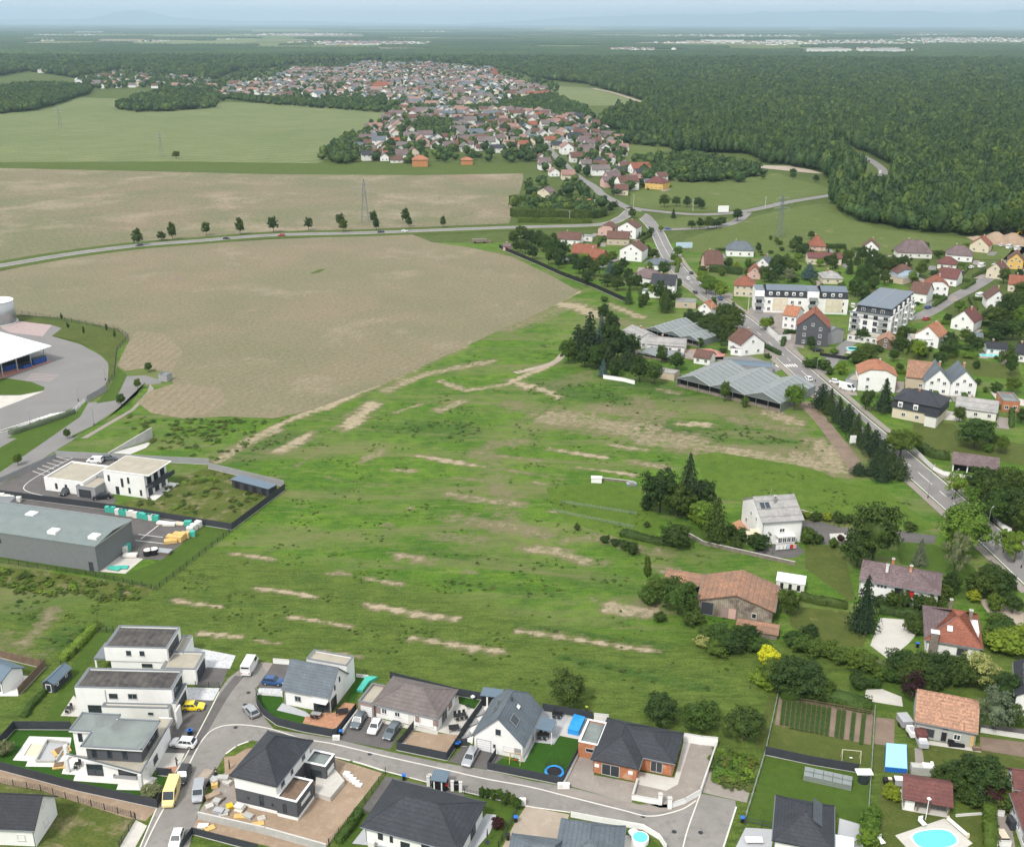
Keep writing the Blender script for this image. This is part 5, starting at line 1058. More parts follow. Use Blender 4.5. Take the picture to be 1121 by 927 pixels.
# -- dark hip-roof bungalow, bottom centre
fr=Frame(zF(150,318),zF(615,440),zF(765,210),3.0,.45);L,D=fr.L,fr.D;n=root_of(fr,'hip_roof_bungalow','white bungalow with wide anthracite hip roof at the bottom centre')
b=wing(n,0,0,L,D,3.0,'h',2.4,'x',(('h',D*.42),('h',D*.5)),.5,rm='roof_anth')
for u,w_ in((.17,.8),(.29,.5),(.44,1.5),(.66,1.3)):opening(n,b,'f',u,1.0 if w_<1.4 else .5,w_,1.2,'win','anth')
opening(n,b,'r',.6,.1,2.0,2.2,'slide','anth');MB().box(L*.06,-1.0,0,L*.06+1.0,-.5,.9).build('heat_pump',M['offwhite'],n)
# -- slate house, bottom centre right (cut by the frame)
fr=Frame(zT(20,215),zT(345,215),zT(365,122),3.0,.3);fr=FR(zT(30,222),zT(340,262),12,3.0,.3);n=root_of(fr,'slate_roof_house','house with pale slate blue roof cut by the bottom edge')
pR=fr.loc(zT(365,125),3.0);pL=fr.loc(zT(200,88),3.0);pLL=fr.loc(zT(38,140),3.0)
b=wing(n,pL[0]-.6,0,pR[0]-.3,max(pR[1],6),3.0,'h',2.2,'y',(('h',3),('h',3.0)),.45,rm='roof_slate');b2=wing(n,pLL[0],-2,pL[0]-.65,pLL[1]-.5,2.98,'h',1.8,'x',(('h',3),('h',.5)),.45,rm='roof_slate');opening(n,b,'r',.5,.1,2,2.1,'slide','anth')
# -- dark roof house right of the street end
fr=Frame(e_(228,885),e_(560,950),e_(592,705),3.2,.4);L,D=fr.L,fr.D;n=root_of(fr,'hip_roof_bungalow','white house with dark blue hip roof and solar panels on a lawn')
b=wing(n,0,0,L,D,3.2,'h',2.6,'y',(('h',L*.5),('h',L*.5)),.45,rm='roof_anth');opening(n,b,'f',.3,.8,1.2,1.3)
x0=L+.1;fin(n,x0,D*.1,x0+3.2,D*.45,2.3,2.45,'sheet_white','pergola_roof')
for x,y in((x0+.1,D*.12),(x0+3,D*.12),(x0+3,D*.43)):fin(n,x,y,x+.12,y+.12,0,2.3,name='post')
sl=math.atan2(2.6,L/2)
for i in range(5):
 o=MB().box(-.85,-.5,0,.85,.5,.05).build('solar_panel',M['glass'],n);u=.45;o.location=(L/2+(L/2)*u,D*(.35+.11*i),3.2+2.6*(1-u)+.3);o.rotation_euler=(0,sl,0)
M['offgrey']=plain('grey_plaster',(.42,.43,.4),.9,.08,.6)
# -- orange tiled long outbuilding
fr=Frame(zG(280,590),zG(790,640),zG(800,500),0.0);A_,B_=zG(283,412),zG(778,510);fr=Frame(A_,B_,zG(795,300),3.2,.3);L=fr.L;D=max(fr.D,8.0);n=root_of(fr,'tiled_outbuilding','long grey rendered building with pale orange tiled roof','building')
b=wing(n,0,0,L,9.0,3.3,'g',3.1,'x',('g',('k',1.2,.72)),.35,.2,wall=M['offgrey'],rm='roof_pale')
opening(n,b,'f',.2,.4,2.6,1.8,'gdark','grey');opening(n,b,'f',.49,.1,1.0,2.0,'hole','grey');opening(n,b,'f',.7,1.0,1.1,1.1);opening(n,b,'f',.5,2.5,1.0,.4,'hole','grey')
MB().box(L*.92,-.06,.3,L*.99,-.003,2.4).build('board',M['yellowwood'],n)
# -- maroon open shelter
fr=Frame(zP(205,290),zP(580,355),zP(600,195),2.6,.3);L,D=fr.L,max(fr.D,4.2);n=root_of(fr,'garden_shelter','open garden shelter with maroon tiled roof by the pool','shelter')
o=MB().slab([[(-.4,-.5,2.35),(L+.4,-.5,2.35),(L+.4,D*.62,4.1),(-.4,D*.62,4.1)],[(-.4,D*.62,4.1),(L+.4,D*.62,4.1),(L+.4,D+.4,3.0),(-.4,D+.4,3.0)]],.18).build('roof',M['roof_maroon'],n)
MB().box(0,D-.2,0,L,D,2.9).box(0,0.3,0,.2,D-.2,2.5).box(L-.2,.3,0,L,D-.2,2.5).build('wall',M['offgrey'],n);MB().box(.1,.05,0,1.5,.2,2.3).build('door',M['white'],n)
for u in(.3,.55,.99):MB().box(L*u-.08,0,0,L*u+.08,.16,2.5).build('post',M['wood'],n)
MB().box(-.2,-.2,0,L+.2,D,.06).build('floor_slab',M['pavec'],n)
# -- right edge maroon house and annexe
fr=Frame(zP(1065,700),(1150,936),zP(1015,275),0.0,0,True);fr=FR(zP(1068,372),(1150,888),9,3.2);n=root_of(fr,'maroon_roof_house','white house with maroon tiled roof at the right edge, balcony in front')
p=fr.loc(zP(1015,275),3.2);b=wing(n,0,-8.5,9,3,3.2,'g',3.0,'y',('g','g'),.3,.3,rm='roof_maroon');
for i in range(3):opening(n,b,'l',.3+.25*i,1.0,1.2,1.2,'win')
b=wing(n,.4,3.3,9,8,4.2,'g',1.6,'x',('g','g'),.3,.3,rm='roof_maroon')
tq=[G(zP(*q))for q in((885,400),(970,415),(1015,640),(905,650))]
fence('white balcony wall beside the maroon roofed house',[zP(968,440),zP(885,430),zP(905,665),zP(1015,670)],1.0,'wall','white')
# -- dark roof house at the right edge, above
fr=FR(f_(800,283),f_(900,305),10,0.0);n=root_of(fr,'dark_roof_house','white house with black tiled roof and solar panels at the right edge');hh=4.4
b=wing(n,0,0,9,11,hh,'g',3.2,'y',('g','g'),.4,.3,rm='roof_dark');opening(n,b,'f',.2,1.2,.7,.9);opening(n,b,'l',.3,1,1.2,1.2)
sl=math.atan2(3.2,4.5)
for i in range(3):
 o=MB().box(-1.6,-1.1,0,1.6,1.1,.06).build('solar_panel',M['glass'],n);o.location=(4.5-2.2,3.2+2.6*i,hh+3.2*.52+.28);o.rotation_euler=(0,-sl,0)
fr=Frame(zR(258,470),zR(765,553),zR(770,262),3.0,.35);L,D=fr.L,fr.D;n=root_of(fr,'red_roof_house','white house with red and plum hipped roof and a round skylight strip');n['label']='white house with bright red hipped roof and broad stone chimney'
b=wing(n,0,0,L,D,3.0,'h',3.6,'x',(('h',D*.55),('h',D*.42)),.45,rm='roof_red');opening(n,b,'f',.3,.6,2.6,1.6,'shutter');opening(n,b,'f',.68,.3,2.0,1.8,'gdark','grey')
MB().slab([[(-.47,-.47,2.98-.47*.8+.47),(D*.55-.02,D/2,6.86),(-.47,D+.47,3.08)]],.05).build('plum_roof_side',M['roof_plum'],n)
q=fr.loc(zR(305,430),4.6);MB().box(.6,-1.2,0,2.0,-.05,5.0).build('chimney',M['stone'],n);MB().box(.5,-1.3,5.0,2.1,.05,5.15).build('chimney_cap',M['whitepaint'],n)
chimney(n,D*.62,D*.45,5.9,7.5,.6,'stone');chimney(n,D*.35,D*.75,4.5,7.2,.5,'stone')
sl=math.atan2(3.6,D/2);roofwin(n,L*.42,D*.18,3.0+3.6*.36+.36,.9,1.2,sl,0,'roof_window','whitepaint')
MB().box(L*.8,D*.22,3.1,L*.97,D*.6,4.5).build('dormer',M['white'],n)
# -- plum hip bungalow (j)
fr=Frame(j_(372,470),j_(742,538),j_(750,460),4.2,.35);L=fr.L;D=9.0;n=root_of(fr,'plum_roof_house','white house with low weathered plum hip roof among dark trees')
b=wing(n,0,0,L,D,4.2,'h',2.1,'x',(('k',1.5,.6),('h',D*.55)),.5,rm='roof_plum')
for i in range(3):opening(n,b,'f',.24+.045*i,3.0,.55,.6,'win','grey')
opening(n,b,'f',.5,1.4,1.6,2.2,'hole','grey');opening(n,b,'f',.66,2.0,1.3,1.5,'solid','red')
chimney(n,L*.32,D*.3,5.2,7.2,.55,'offwhite');chimney(n,L*.62,D*.42,5.4,7.4,.55,'brick');chimney(n,L*.38,D*.62,5.4,7.4,.5,'brick')
# -- white house with laundry
fr=Frame(zH(350,690),zH(765,700),zH(790,560),0.0);fr=Frame(zH(345,495),zH(825,490),zH(720,240),6.6,.3);hh=6.6
fr=FR(zH(340,785),zH(785,752),13,0.0);L,D=fr.L,fr.D;e=5.9;n=root_of(fr,'white_villa','tall white villa with grey fibre cement roof and laundry outside')
b=wing(n,0,0,L,D,e,'g',3.4,'x',('g','g'),.35,.3,rm='roof_greyold');opening(n,b,'f',.5,e*.5,1.3,1.0)
fin(n,L*.34,-1.6,L*.8,-.01,2.35,2.5,'offwhite','porch_roof');MB().box(L*.36,-1.5,0,L*.78,-.02,.9).build('porch_wall',M['white'],n)
for i in range(4):opening(n,(L*.34,-1.5,L*.8,0,0,2.4),'f',.14+.24*i,.95,1.0,1.3,'win','whitepaint')
opening(n,b,'l',.3,.2,1.2,2.1,'door','grey');opening(n,b,'l',.55,4.2,1.0,1.2);opening(n,b,'l',.75,1.2,1.2,1.3);opening(n,b,'l',.3,4.2,1.0,1.2)
fin(n,-3.4,.6,-.01,3.6,2.5,2.62,'cream','terrace_roof')
for x,y in((-3.3,.7),(-3.3,3.4)):fin(n,x,y,x+.12,y+.12,0,2.5,'white','post')
sl=math.atan2(3.4,D/2)
for i in range(2):roofwin(n,L*.12+1.25*i,D*.3,e+3.4*.6+.33,1.1,1.8,sl,0,'solar_panel')
chimney(n,L*.46,D*.36,e+2.2,e+4.3,.5,'metal');MB().tube((L*.42,D*.5,e+3),(L*.42,D*.5,e+6),.05).build('antenna',M['metal'],n)
t=thing('laundry_line','laundry in white, blue and red hanging before the white villa','laundry',G(zH(620,855)),fr.rz)
for x in(-2.6,2.6):MB().tube((x,0,0),(x,0,1.7),.04).build('post',M['metal'],t)
MB().tube((-2.6,0,1.65),(2.6,0,1.65),.015,n=4).build('line',M['metal'],t)
for x,w_,mm in((-2.2,.8,'white'),(-1.2,.9,'white'),(-.3,.6,'white'),(.5,.7,'skyblue'),(1.3,.7,'red'),(2.1,.7,'pink')):MB().box(x-w_/2,-.03,.5,x+w_/2,.03,1.64).build('garment',M[mm],t)
# -- old tiled barn
fr=Frame(zA(268,440),zA(550,480),zA(550,360),0.0);fr=FR(zA(275,445),zA(548,490),9,0);fr3=fr;n=root_of(fr,'old_barn','old barn with faded orange tiles and grey plank walls','barn')
L=fr.L;xr=fr.loc(zA(775,520))[0];hb=HT(zA(275,445),zA(270,352))
M['barnwall']=bands('grey_plank_and_plaster',(.33,.28,.225),'X',.4,.3,.9,0,.25,dirt=(.14,.11,.09))
b=wing(n,0,0,xr,10.5,hb+.2,'g',2.3,'y',('g','g'),.5,.4,wall='barnwall',rm='roof_old')
opening(n,b,'f',.12,.1,2.6,3.0,'gdark','metal',name='metal_door');opening(n,b,'f',.36,.1,1.6,2.4,'solid','taupe');opening(n,b,'f',.46,.1,1.6,2.3,'solid','pink');opening(n,b,'f',.76,1.0,1.0,1.2,'hole','offwhite')
fr=Frame(zA(535,555),zA(815,600),zA(840,530),0.9,0);n=root_of(fr,'stone_lean_to','low stone lean-to with brown tiles in front of the barn','shed');L=fr.L
MB().box(0,0,0,L,2.6,1.1).build('wall',M['stone'],n);MB().slab([[(-.2,-.2,1.25),(L+.2,-.2,1.25),(L+.2,2.8,2.0),(-.2,2.8,2.0)]],.14).build('roof',M['roof_old'],n)
fr=Frame(zA(40,215),zA(300,258),zA(330,215),2.6,0);n=root_of(fr,'open_shed','long open shed with red brown tiles behind the barn','shed');L=fr.L
MB().slab([[(0,0,2.5),(L,0,2.5),(L,3.8,3.4),(0,3.8,3.4)]],.15).build('roof',M['roof_old'],n);MB().box(0,3.5,0,L,3.7,3.2).build('wall',M['barnwall'],n)
for i in range(4):MB().box(L*i/3-(.15 if i else 0),.2,0,L*i/3+(.15 if i<3 else 0),.35,2.4).build('post',M['wood'],n)
for f,pts,lab,rmn in((zA,((805,275),(995,305),(1008,212)),'pale overgrown shed of white panels near the villa lawn','sheet_white'),):
 fr=Frame(f(*pts[0]),f(*pts[1]),f(*pts[2]),0);n=root_of(fr,'garden_shed',lab,'shed');L=fr.L;MB().box(0,0,0,L,3.4,2.0).build('wall',M['offwhite'],n);MB().slab([[(-.15,-.15,2.1),(L+.15,-.15,2.1),(L+.15,3.55,2.35),(-.15,3.55,2.35)]],.1).build('roof',M[rmn],n)
 for i in range(3):opening(n,(0,0,L,3.4,0,2),'f',.2+.3*i,.1,.9,1.7,'hole','white')
fr=Frame(h_(395,192),h_(572,215),h_(652,158),6.4);L,D=fr.L,fr.D;n=root_of(fr,'office_building','white flat-roofed office with a two-storey block','building')
b=wing(n,0,0,L-1.6,D-.4,6.3,deck='flat_gravel',cop='whitepaint');fin(n,-.1,-.1,L,D,6.4,6.62,'white','roof_slab');fin(n,.2,.2,L-.3,D-.3,6.62,6.66,'flat_gravel','roof_deck')
for u,z,w_,h2 in((.12,3.6,.6,1.7),(.44,2.4,.7,2.4),(.6,3.6,.6,1.7),(.6,.8,.6,1.6),(.88,.6,.6,1.6),(.3,.1,1.0,2.2)):opening(n,b,'f',u,z,w_,h2,'win','anth')
for i in range(3):opening(n,b,'r',.2+.3*i,.1,1.8,2.2,'slide','anth');opening(n,b,'r',.2+.3*i,3.4,1.8,2.2,'slide','anth')
fin(n,L-1.6,.2,L+.6,D,3.1,3.3,'anth','balcony_floor');fin(n,L+.5,.2,L+.58,D,3.3,4.3,'anth','railing');fin(n,L-1.6,-.4,L+1.2,D+.4,0,.15,'pavew','terrace_slab')
x0,_=fr.loc(h_(175,215),3.6);x1,y0=fr.loc(h_(285,240),3.6);_,y1=fr.loc(h_(390,172),3.6);y0=fr.loc(h_(285,235),3.6)[1]
b=wing(n,x0,y0,x1+2,y1,3.6,deck='flat_gravel',cop='whitepaint');opening(n,b,'f',.3,.8,.7,1.6,'win','anth');opening(n,b,'f',.55,.8,.7,1.6,'win','anth')
x2,y2=fr.loc(h_(290,252),3.0);b=wing(n,x2,y2,-.02,y2+7,3.0,wall='grey',deck='flat_gravel');opening(n,b,'f',.45,.1,3.6,2.2,'gdark','anth')
fr=Frame(h_(-160,423),h_(362,482),h_(518,385),6.5);fr=Frame(h_(-160,405),h_(362,482),h_(518,385),6.5);L,D=fr.L,fr.D;n=root_of(fr,'warehouse','long grey metal warehouse with three skylights on its roof','warehouse')
MB().box(0,0,0,L,D,6.2).build('wall',M['sheet_grey'],n);o=MB().slab([[(-.1,-.1,6.45),(L+.1,-.1,6.45),(L+.1,D/2,7.2),(-.1,D/2,7.2)],[(-.1,D/2,7.2),(L+.1,D/2,7.2),(L+.1,D+.1,6.45),(-.1,D+.1,6.45)]],.24).build('roof',M['sheet_green'],n)
MB().box(L+.11,-.12,6.25,L+.2,D+.12,6.6).box(-.1,D+.11,6.25,L+.2,D+.25,6.62).build('trim',M['metal'],o)
for p in((122,360),(207,425),(363,445)):
 x,y=fr.loc(h_(*p),7.0);s=MB().box(x-1.1,y-1.0,6.4,x+1.1,y+1.0,7.35).build('skylight',M['white'],o)
b=(0,0,L,D,0,6.5);opening(n,b,'f',.955,.1,1.1,2.2,'gdark','anth',name='door');u0=fr.loc(h_(12,455),4)[0]/L;opening(n,b,'f',u0,3.6,1.1,1.1,'win','anth')
MB().box(L,-.0,0,L+.06,D,6.2).build('end_wall',M['dgrey']if False else M['sheet_grey'],n)
fr=Frame(h_(-60,360),h_(28,380),h_(0,320),0);fr=FR((-18,566),h_(26,372),8,0);n=root_of(fr,'small_shed','small grey shed at the left edge behind the warehouse','shed');MB().box(0,0,0,fr.L,6,2.8).build('wall',M['grey'],n);fin(n,-.1,-.1,fr.L+.1,6.1,2.8,2.95,'sheet_grey','roof')
fr=Frame(h_(888,225),h_(1030,262),h_(1045,238),2.4);n=root_of(fr,'long_shed','dark blue flat shed in the corner of the office garden','shed');L=fr.L;MB().box(0,0,0,L,3,2.3).build('wall',M['anth'],n);fin(n,-.2,-.3,L+.2,3.2,2.3,2.45,'sheet_blue','roof')
for i in range(4):opening(n,(0,0,L,3,0,2.3),'f',.14+.24*i,.1,1.6,1.9,'hole','anth')
fr=Frame(zL(372,900),zL(465,912),zL(605,770),0);n=root_of(fr,'garden_shed','navy garden shed with blue grey roof on the long lawn','shed');L,D=fr.L,fr.D
b=wing(n,0,0,L,D,1.9,'g',.7,'y',('g','g'),.15,.15,wall='anth',rm='sheet_blue',t=.08);opening(n,b,'f',.5,.05,1.1,1.6,'door','white');opening(n,b,'r',.2,.9,.6,.6);opening(n,b,'r',.7,.9,.6,.6)
fr=FR(zF(488,150),zF(550,158),2.2,0);n=root_of(fr,'garden_shed','small black shed with grey roof beside the street','shed');L=fr.L;MB().box(0,0,0,L,2.2,2.1).build('wall',M['black'],n);fin(n,-.25,-.3,L+.25,2.4,2.1,2.25,'sheet_blue','roof')
for x in(.35,1.6):fin(n,L*x/2.2-.1,-.06,L*x/2.2+.1,-.005,0,2.0,'white','door_post')
fr=FR(zC(190,225),zC(245,232),2.4,0);n=root_of(fr,'garden_shed','black garden shed in the corner behind the steep roofed house','shed');MB().box(0,0,0,2.6,2.2,2.2).build('wall',M['black'],n);fin(n,-.2,-.2,3.6,2.4,2.2,2.35,'sheet_blue','roof');fin(n,.9,-.05,1.2,-.003,0,2.1,'white','door_frame')
# ---- houses of the middle distance
G1=('g','g')
def mh(lab,f,A,B,dep,e,rh,ax,ends,wall,rm,nw=2,name='gable_house',cat='house',side=None,chim=True,oh=.4):
 a,b=f(*A),f(*B);fr=FR(a,b,dep,0);L=fr.L
 t=root_of(fr,name,lab,cat)
 if ends=='h':k=(L if ax=='y' else dep)*.42;ends=(('h',k),('h',k))
 if ends=='k':k=(L if ax=='y' else dep)*.16;ends=(('k',k,.6),('k',k,.6))
 blk=wing(t,0,0,L,dep,e,'g',rh,ax,ends,oh,.3,wall=wall,rm=rm)
 z=.9;fl=0
 while z+1.2<e+.3 and nw:
  for i in range(nw):opening(t,blk,'f',(i+.5)/nw,z,1.1,1.15)
  for s in(side or('l' if a[0]>560 else 'r')):
   for i in range(2):opening(t,blk,s,(i+.5)/2,z,1.1,1.15)
  z+=2.7
 if ax=='y' and ends==G1 and e+1.6<e+rh and nw:opening(t,blk,'f',.5,e+.2,1.0,1.1)
 if chim:
  if ax=='y':chimney(t,L*.5+.9,dep*.6,e+rh*.55,e+rh+.8,.55)
  else:chimney(t,L*.35,dep*.5+.8,e+rh*.55,e+rh+.8,.55)
 return t,fr,blk
MH=[('white house with dark mansard roof and three dormers beside the pale meadow',n_,(205,235),(375,240),9,3.6,3.6,'x','h','white','roof_slate',3),('tall house with broad brown roof and pink walls near the roundabout',n_,(65,325),(180,325),10,3.2,5.6,'x','k','pink','roof_brown',2),('white gable house with grey roof behind a pink fronted one',n_,(385,328),(472,336),10,3.6,3.2,'y',G1,'white','roof_slate',2),('small pink house with faded red roof beside the big cedar',n_,(340,378),(418,382),8,3.2,2.8,'y',G1,'pink','roof_red',1),('cream house with red hipped roof at the apartment block\'s left end',n_,(250,488),(378,495),9,5.2,3.2,'y','h','cream','roof_red',3),('white house with orange roof beside the grey townhouse',n_,(556,690),(640,702),10,5.6,2.6,'x',G1,'white','roof_orange',2),('tall dark grey townhouse with bright red roof',n_,(640,795),(840,812),11,7.6,5.2,'y',G1,'dgrey','roof_red',2),('white gable house with brown roof beside the main road',n_,(292,868),(440,852),9,4.4,3.6,'y',G1,'white','roof_brown',2),('red hipped roof house at the edge of the pale meadow',n_,(738,200),(832,202),9,2.8,4.6,'x','h','pink','roof_red',2),('long cream building with dusty pink roof',n_,(720,286),(932,292),9,3.4,1.8,'x',G1,'cream','roof_maroon',4),('low grey roofed bungalow behind the long apartment block',n_,(815,410),(938,412),11,2.7,2.4,'x','h','cream','roof_greyold',2),('tiny white house with orange roof left of the main road',n_,(30,602),(100,610),5,2.5,2.0,'y',G1,'white','roof_orange',1),('white gable house with brown roof standing alone at the meadow edge',o_,(130,222),(228,228),9,4.4,3.6,'y',G1,'white','roof_brown',1),('large house with wide plum roof and three dormers',o_,(348,236),(556,242),10,3.2,5.4,'x','h','offwhite','roof_plum',4),('white bungalow with dark plum pyramid roof',o_,(640,252),(802,264),10,3.4,3.8,'x','h','white','roof_plum',3),('low house with maroon hipped roof in the estate',o_,(590,300),(704,310),8,2.7,2.8,'x','h','offwhite','roof_maroon',2),('cream house with bright red roof beside the earth mound',o_,(785,196),(900,208),10,3.8,4.0,'y',G1,'cream','roof_red',2),('yellow house with brown roof at the right edge of the estate',o_,(1014,302),(1110,310),10,4.6,3.4,'y',G1,'yellow','roof_brown',2),('pale yellow house with red brown roof beside the estate street',o_,(886,356),(986,370),9,4.2,3.4,'y',G1,'cream','roof_brown',2),('cream house with long red roof at the right edge',o_,(1020,440),(1150,452),9,3.6,3.2,'x',G1,'cream','roof_red',3),('pale blue house with brown roof behind the apartment terraces',o_,(348,376),(472,374),9,3.6,2.8,'y','k','skyblue','roof_brown',2),('white house with maroon roof next to the estate street',o_,(585,395),(705,412),9,3.6,3.6,'x',G1,'white','roof_maroon',2),('tall white house with rusty orange roof among three close houses',o_,(520,474),(652,482),10,5.2,3.4,'y','k','white','roof_red',3),('white house with brown roof touching the big apartment building',o_,(415,500),(520,516),9,4.4,3.6,'x',G1,'white','roof_brown',2),('white gable house with orange roof in front of the apartment building',o_,(450,765),(592,790),10,4.4,3.6,'y',G1,'white','roof_orange',2),('white gable house with maroon roof and a front veranda',o_,(670,666),(806,690),10,4.0,4.0,'y',G1,'white','roof_maroon',2),('white gable house with dull red roof beside dark trees on the right',o_,(888,545),(1012,552),10,4.2,3.8,'y',G1,'white','roof_brown',2),('low white house with black roof beside a small pool',o_,(890,826),(1014,834),6,2.6,1.5,'x',G1,'white','roof_dark',2),('white house with dark roof cut by the right edge',o_,(1060,866),(1140,876),8,3.0,2.6,'x',G1,'white','roof_dark',1),('white farmhouse with orange half hipped roof beside the main road',l_,(336,246),(512,258),10,5.8,3.0,'y','k','white','roof_orange',2),('barn with old brown tiles behind the twin gables',l_,(562,235),(700,250),11,4.2,4.0,'x',G1,'beige','roof_old',1),('left of the white twin gables with grey roofs',l_,(650,264),(768,272),11,4.6,4.2,'y',G1,'white','roof_slate',2),('right of the white twin gables with grey roofs',l_,(770,272),(890,278),11,4.6,4.2,'y',G1,'white','roof_slate',2),('long grey roofed outbuilding behind the garage court',l_,(795,366),(986,392),8,3.0,2.2,'x',G1,'offwhite','roof_greyold',3),('pink house with red roof beside the roundabout',p_,(535,270),(618,276),9,4.2,3.0,'y','k','pink','roof_brown',2),('tall white house with brown gable end next to the roundabout',p_,(635,282),(728,290),10,6.2,3.2,'y',G1,'white','roof_brown',2),('beige house with dark brown roof between two white ones',p_,(580,318),(692,322),9,3.8,3.0,'x',G1,'beige','roof_brown',3),('large white gable house with pale brown roof above the main road',p_,(645,396),(758,406),11,5.6,3.4,'y',G1,'white','roof_brown',2),('white house with brown roof behind the round trees',p_,(328,314),(445,320),9,3.0,3.0,'x',G1,'white','roof_brown',2),('house with wide red roof beside the orange walled one',p_,(400,392),(520,398),9,3.6,3.6,'x',G1,'pink','roof_red',2),('orange walled house with red roof and solar panels',p_,(452,408),(552,420),8,3.4,3.4,'x',G1,'orange','roof_red',2),('white bungalow with dark grey pyramid roof near the main road',p_,(712,508),(835,530),9,3.2,3.0,'x','h','white','roof_plum',2),('white house with dark grey roof and glazed ground floor near the main road',p_,(805,566),(926,574),9,4.6,3.4,'x',G1,'white','roof_anth',3),('small dark roofed white house beside the busy road',p_,(780,445),(892,450),8,2.8,2.2,'x','h','white','roof_slate',2),('small white house with orange roof behind the tall dark trees',p_,(1045,672),(1110,682),6,3.0,2.4,'y',G1,'white','roof_orange',1),('cream house among trees at the far end of the field',p_,(225,76),(285,82),9,4.2,2.6,'y',G1,'cream','roof_plum',2),('yellow house with maroon roof alone above the meadow',p_,(775,30),(866,38),12,4.8,3.6,'x','h','yellow','roof_maroon',4),('little stone hut at the corner of the big field',p_,(50,348),(85,350),4,2.4,1.0,'x',G1,'pink','roof_plum',0),('white house with gently sloping grey roof beside the greenhouses',k_,(445,232),(520,222),12,4.2,1.6,'y',G1,'white','roof_greyold',2),('low white outbuilding with grey roof and square windows',k_,(480,240),(630,252),9,2.8,1.6,'x',G1,'white','roof_greyold',4),('tiny white house with brown tiled roof in the nursery yard',k_,(670,290),(735,300),6,2.6,1.8,'x',G1,'white','roof_brown',2),('orange tiled wooden barn beside the apartment building',o_,(218,790),(322,802),8,2.8,2.2,'y',G1,'wood','roof_pale',1),]
YARDS=[]
for r in MH:
 lab,f,A,B,dep,e,rh,ax,en,wl,rm,nw=r
 nm='bungalow' if e<3.3 else 'gable_house'
 if 'barn' in lab[:8]or 'barn' in lab:nm='barn'
 t,fr,blk=mh(lab,f,A,B,dep,e,rh,ax,en,wl,rm,nw,nm,'barn' if nm=='barn' else 'house',chim=('barn' not in lab and 'tiny' not in lab))
 YARDS.append((lab,fr,dep))
def flat(lab,f,A,B,dep,h,wall,deck,name='building',nw=0,cat='building'):
 fr=FR(f(*A),f(*B),dep,0);t=root_of(fr,name,lab,cat);b=wing(t,0,0,fr.L,dep,h,wall=wall,deck=deck)
 for i in range(nw):opening(t,b,'f',(i+.5)/nw,.9,1.2,1.2)
 return t,fr
flat('grey concrete annexe beside the white farmhouse',l_,(278,238),(332,248),8,3.4,'grey','flat_gravel','annexe',1)
flat('flat beige garage among shrubs near the main road',p_,(930,640),(1035,645),7,2.8,'beige','flat_grey','garage',1,'garage')
flat('low white flat roofed extension below the dark roofed house',p_,(760,585),(850,590),6,2.6,'white','flat_grey','annexe',2)
flat('half built brick house with blue grey roof at the right edge',l_,(1016,345),(1095,350),9,3.6,'brick','flat_grey','brick_house',2,'house')
flat('row of flat garages below the apartment building',o_,(40,742),(220,768),7,2.6,'offwhite','flat_gravel','garage_row',5,'garage')
flat('white terrace building behind the main street pool',l_,(590,42),(700,46),8,3.0,'white','flat_gravel','building',4)
flat('small grey garden shed among right hand trees',o_,(800,744),(868,750),5,2.4,'grey','sheet_blue','garden_shed',1,'shed')
flat('weathered grey sheds beside the pale blue house',o_,(238,372),(380,400),10,2.6,'beige','roof_greyold','old_shed',0,'shed')
flat('white wall workshop behind the brown roofed roadside house',n_,(230,860),(300,868),6,2.6,'white','roof_brown','workshop',1,'building')
flat('long low beige hall at the village edge',p_,(455,300),(505,302),6,2.8,'offwhite','flat_grey','annexe',1)
fr=FR(n_(382,588),n_(968,606),12,0);L=fr.L;t=root_of(fr,'apartment_block','long white and beige apartment block with dark mansard storey','apartments');H_=6.6
MB().box(0,0,0,L,12,H_).build('wall',M['white'],t);b=(0,0,L,12,0,H_)
for u0,u1 in((.19,.35),(.76,.94)):MB().box(L*u0,-.05,.8,L*u1,-.003,H_-.3).build('wall_panel',M['cream'],t)
def mans(x0,x1,y0,y1,z0,z1,ins):return MB().slab([[(x0,y0,z0),(x1,y0,z0),(x1-ins,y0+ins,z1),(x0+ins,y0+ins,z1)],[(x1,y0,z0),(x1,y1,z0),(x1-ins,y1-ins,z1),(x1-ins,y0+ins,z1)],[(x1,y1,z0),(x0,y1,z0),(x0+ins,y1-ins,z1),(x1-ins,y1-ins,z1)],[(x0,y1,z0),(x0,y0,z0),(x0+ins,y0+ins,z1),(x0+ins,y1-ins,z1)]],.05)
for x0,x1 in((L*.1,L*.56),(L*.69,L)):mans(x0,x1,0,12,H_,H_+2.9,.7).build('mansard',M['roof_anth'],t);MB().slab([[(x0+.5,.5,H_+2.95),(x1-.5,.5,H_+2.95),(x1-.5,6,H_+4.3),(x0+.5,6,H_+4.3)],[(x0+.5,6,H_+4.3),(x1-.5,6,H_+4.3),(x1-.5,11.5,H_+2.95),(x0+.5,11.5,H_+2.95)]],.1).build('roof',M['zinc'],t)
MB().box(L*.56,1.5,H_,L*.69,12,H_+2.6).build('stair_tower',M['white'],t);fin(t,L*.56,1.5,L*.69,12,H_+2.6,H_+2.8,'zinc','roof')
fin(t,L*.0,2,L*.1,12,H_,H_+2.4,'white','upper_wall');fin(t,0,2,L*.1,12,H_+2.4,H_+2.55,'zinc','roof')
for u in(.16,.24,.33,.41,.49,.74,.83,.91):
 o=MB().box(L*u-.7,.25,H_+.7,L*u+.7,1.2,H_+2.2).build('dormer',M['white'],t);opening(t,(L*u-.7,.25,L*u+.7,1,0,9),'f',.5,H_+.9,1.0,1.1)
for u in(.15,.24,.32,.4,.48,.8,.87,.94):
 for z in(.9,3.9):opening(t,b,'f',u,z,1.3,1.4,'win','whitepaint')
